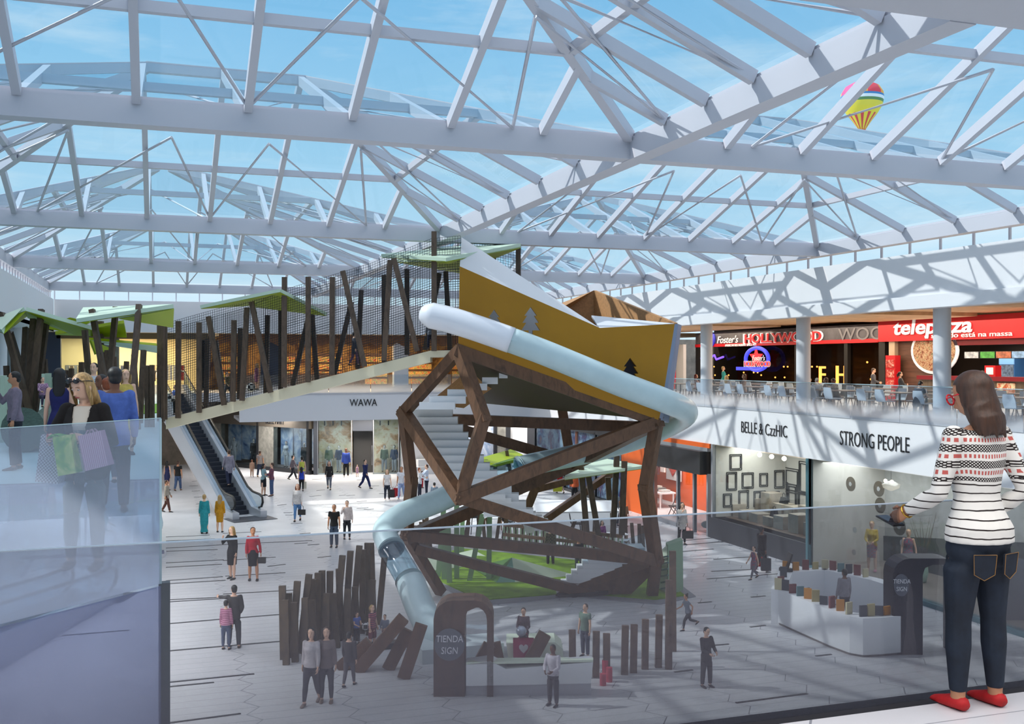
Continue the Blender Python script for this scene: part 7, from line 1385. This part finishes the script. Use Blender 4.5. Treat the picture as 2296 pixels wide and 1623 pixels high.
def spbag(px, pyt, pyb, wpx, d, m, label, hand_, tilt=0, hc=(90, 170, 40)):
    k = d / F; w_ = wpx * k; h_ = (pyb - pyt) * k; p = W(px, pyb, d); t = thing('shopping_bag', label, 'bag', p, -YAW); t.rotation_euler = (0, R(tilt), -YAW)
    lo = [Vector((x * w_ / 2, y * .07, 0)) for x, y in ((-1, -1), (1, -1), (1, 1), (-1, 1))]; hi = [Vector((x * w_ / 2 * 1.02, y * .045, h_)) for x, y in ((-1, -1), (1, -1), (1, 1), (-1, 1))]
    b = MB(); b.add(lo + hi, [(0, 1, 2, 3)] + [(i, (i + 1) % 4, 4 + (i + 1) % 4, 4 + i) for i in range(4)]); b.build('bag_body', m, t, local=True)
    inv = Matrix.Rotation(R(tilt), 3, 'Y').transposed() @ Matrix.Rotation(YAW, 3, 'Z'); g = inv @ (hand_ - p)
    for y in (-1, 1): b = MB(); b.tube([Vector((-w_ * .22, y * .04, h_ * .96)), g * .5 + Vector((-w_ * .1, y * .03, h_ * .5 + .02)), g, g * .5 + Vector((w_ * .1, y * .03, h_ * .5 + .02)), Vector((w_ * .22, y * .04, h_ * .96))], .008, 6); b.build('handle', BAGM(hc), t, local=True)
    return t
spbag(112, 975, 1080, 50, 8.72, check('grey_weave', (196, 196, 200), (128, 128, 134), 70), 'grey woven bag, outermost of the two in the shopper\'s lower hand', hR, 6, (190, 40, 40))
spbag(158, 975, 1062, 40, 8.62, artm('leaf_print', [(60, 130, 60), (120, 176, 60), (206, 216, 120), (90, 160, 80)], 5), 'green leaf-printed bag in front of the blond shopper', hR, -10)
spbag(224, 968, 1048, 52, 8.6, bands('pink_ripple', (214, 176, 192), (176, 134, 156), .016, .5, 'X'), 'pink fine-lined paper bag hanging at the shopper\'s elbow', hL + Vector((.12, -.02, .05)), -14, (170, 130, 150))
# --- hot air balloon far outside
bc = W(1933, 240, 150.0); t = thing('hot_air_balloon', 'colourful hot air balloon in the sky beyond the roof', 'balloon', bc); r = 3.05
m = M('balloon_fabric', (230, 200, 60), .6); nt = m.node_tree; bb = nt.nodes['Principled BSDF']; tc = nn(nt, 'ShaderNodeTexCoord'); sp = nn(nt, 'ShaderNodeSeparateXYZ'); nt.links.new(tc.outputs['Object'], sp.inputs[0])
an = nn(nt, 'ShaderNodeMath', operation='ARCTAN2'); nt.links.new(sp.outputs['X'], an.inputs[0]); nt.links.new(sp.outputs['Y'], an.inputs[1])
dv = nn(nt, 'ShaderNodeMath', operation='MULTIPLY'); dv.inputs[1].default_value = 6 / math.pi; nt.links.new(an.outputs[0], dv.inputs[0])
fr = nn(nt, 'ShaderNodeMath', operation='FRACT'); nt.links.new(dv.outputs[0], fr.inputs[0]); md = nn(nt, 'ShaderNodeMath', operation='PINGPONG'); md.inputs[1].default_value = 3.0; nt.links.new(dv.outputs[0], md.inputs[0])
top = ramp(nt, [(0, (226, 60, 80)), (.25, (240, 170, 50)), (.5, (236, 210, 70)), (.75, (220, 80, 140))], 'CONSTANT'); m01 = nn(nt, 'ShaderNodeMath', operation='DIVIDE'); m01.inputs[1].default_value = 3.0; nt.links.new(md.outputs[0], m01.inputs[0]); nt.links.new(m01.outputs[0], top.inputs[0])
low = nn(nt, 'ShaderNodeMath', operation='LESS_THAN'); low.inputs[1].default_value = .45; nt.links.new(fr.outputs[0], low.inputs[0])
lc = nn(nt, 'ShaderNodeMixRGB'); lc.inputs[1].default_value = lin((240, 214, 60)); lc.inputs[2].default_value = lin((220, 70, 70)); nt.links.new(low.outputs[0], lc.inputs[0])
zr_ = nn(nt, 'ShaderNodeMapRange'); zr_.inputs[1].default_value = -3.4; zr_.inputs[2].default_value = 3.4; nt.links.new(sp.outputs['Z'], zr_.inputs[0])
band = ramp(nt, [(0, (240, 214, 60)), (.46, (236, 214, 70)), (.56, (96, 140, 90)), (.62, (236, 240, 244)), (.68, (60, 130, 190)), (.73, (60, 130, 190))], 'CONSTANT'); nt.links.new(zr_.outputs[0], band.inputs[0])
s1 = nn(nt, 'ShaderNodeMath', operation='GREATER_THAN'); s1.inputs[1].default_value = .73; nt.links.new(zr_.outputs[0], s1.inputs[0]); s2_ = nn(nt, 'ShaderNodeMath', operation='LESS_THAN'); s2_.inputs[1].default_value = .34; nt.links.new(zr_.outputs[0], s2_.inputs[0])
ma = nn(nt, 'ShaderNodeMixRGB'); nt.links.new(s1.outputs[0], ma.inputs[0]); nt.links.new(band.outputs[0], ma.inputs[1]); nt.links.new(top.outputs[0], ma.inputs[2]); mb2 = nn(nt, 'ShaderNodeMixRGB'); nt.links.new(s2_.outputs[0], mb2.inputs[0]); nt.links.new(ma.outputs[0], mb2.inputs[1]); nt.links.new(lc.outputs[0], mb2.inputs[2]); nt.links.new(mb2.outputs[0], bb.inputs['Base Color'])
b = MB(); b.lathe(bc, [(.5, -3.3), (.75, -2.9), (1.35, -2.0), (2.2, -.9), (2.8, .1), (3.05, 1.1), (2.95, 2.0), (2.4, 2.9), (1.4, 3.45), (.02, 3.65)], 36); b.build('envelope', m, t, smooth=True)
b = MB(); b.lathe(bc, [(.42, -3.6), (.5, -3.3)], 20); b.build('skirt', M('balloon_red', (200, 50, 50), .6), t); b = MB(); b.box(bc - UP * 5.0, (.8, .8, .7)); b.build('basket', M('wicker', (120, 84, 50), .8), t)
for sx in (-1, 1):
    for sy in (-1, 1): b = MB(); b.tube([bc + Vector((sx * .3, sy * .3, -3.5)), bc + Vector((sx * .38, sy * .38, -4.65))], .02, 5); b.build('rope', DARK, t)

# a few pieces that belong to a part of their thing
for o in list(col.objects):
    pa = o.parent
    if pa is None or pa.type != 'EMPTY': continue
    base = o.name.split('.')[0]
    host = {'joint_ring': 'tube_section', 'handle': 'bag_body', 'vent': 'top', 'centre_label': 'disc', 'magazine_row': 'frame', 'garment': 'rail', 'goods_row': 'carcass', 'door_handle': 'doorway', 'white_crest': 'front_panel', 'lettering': 'sign_disc', 'underside': 'top_panel', 'stair_foot': 'stair_soffit'}.get(base)
    if host:
        c = [q for q in pa.children if q.name.split('.')[0] == host]
        if c and c[0] is not o and (base != 'underside'): o.parent = c[0]
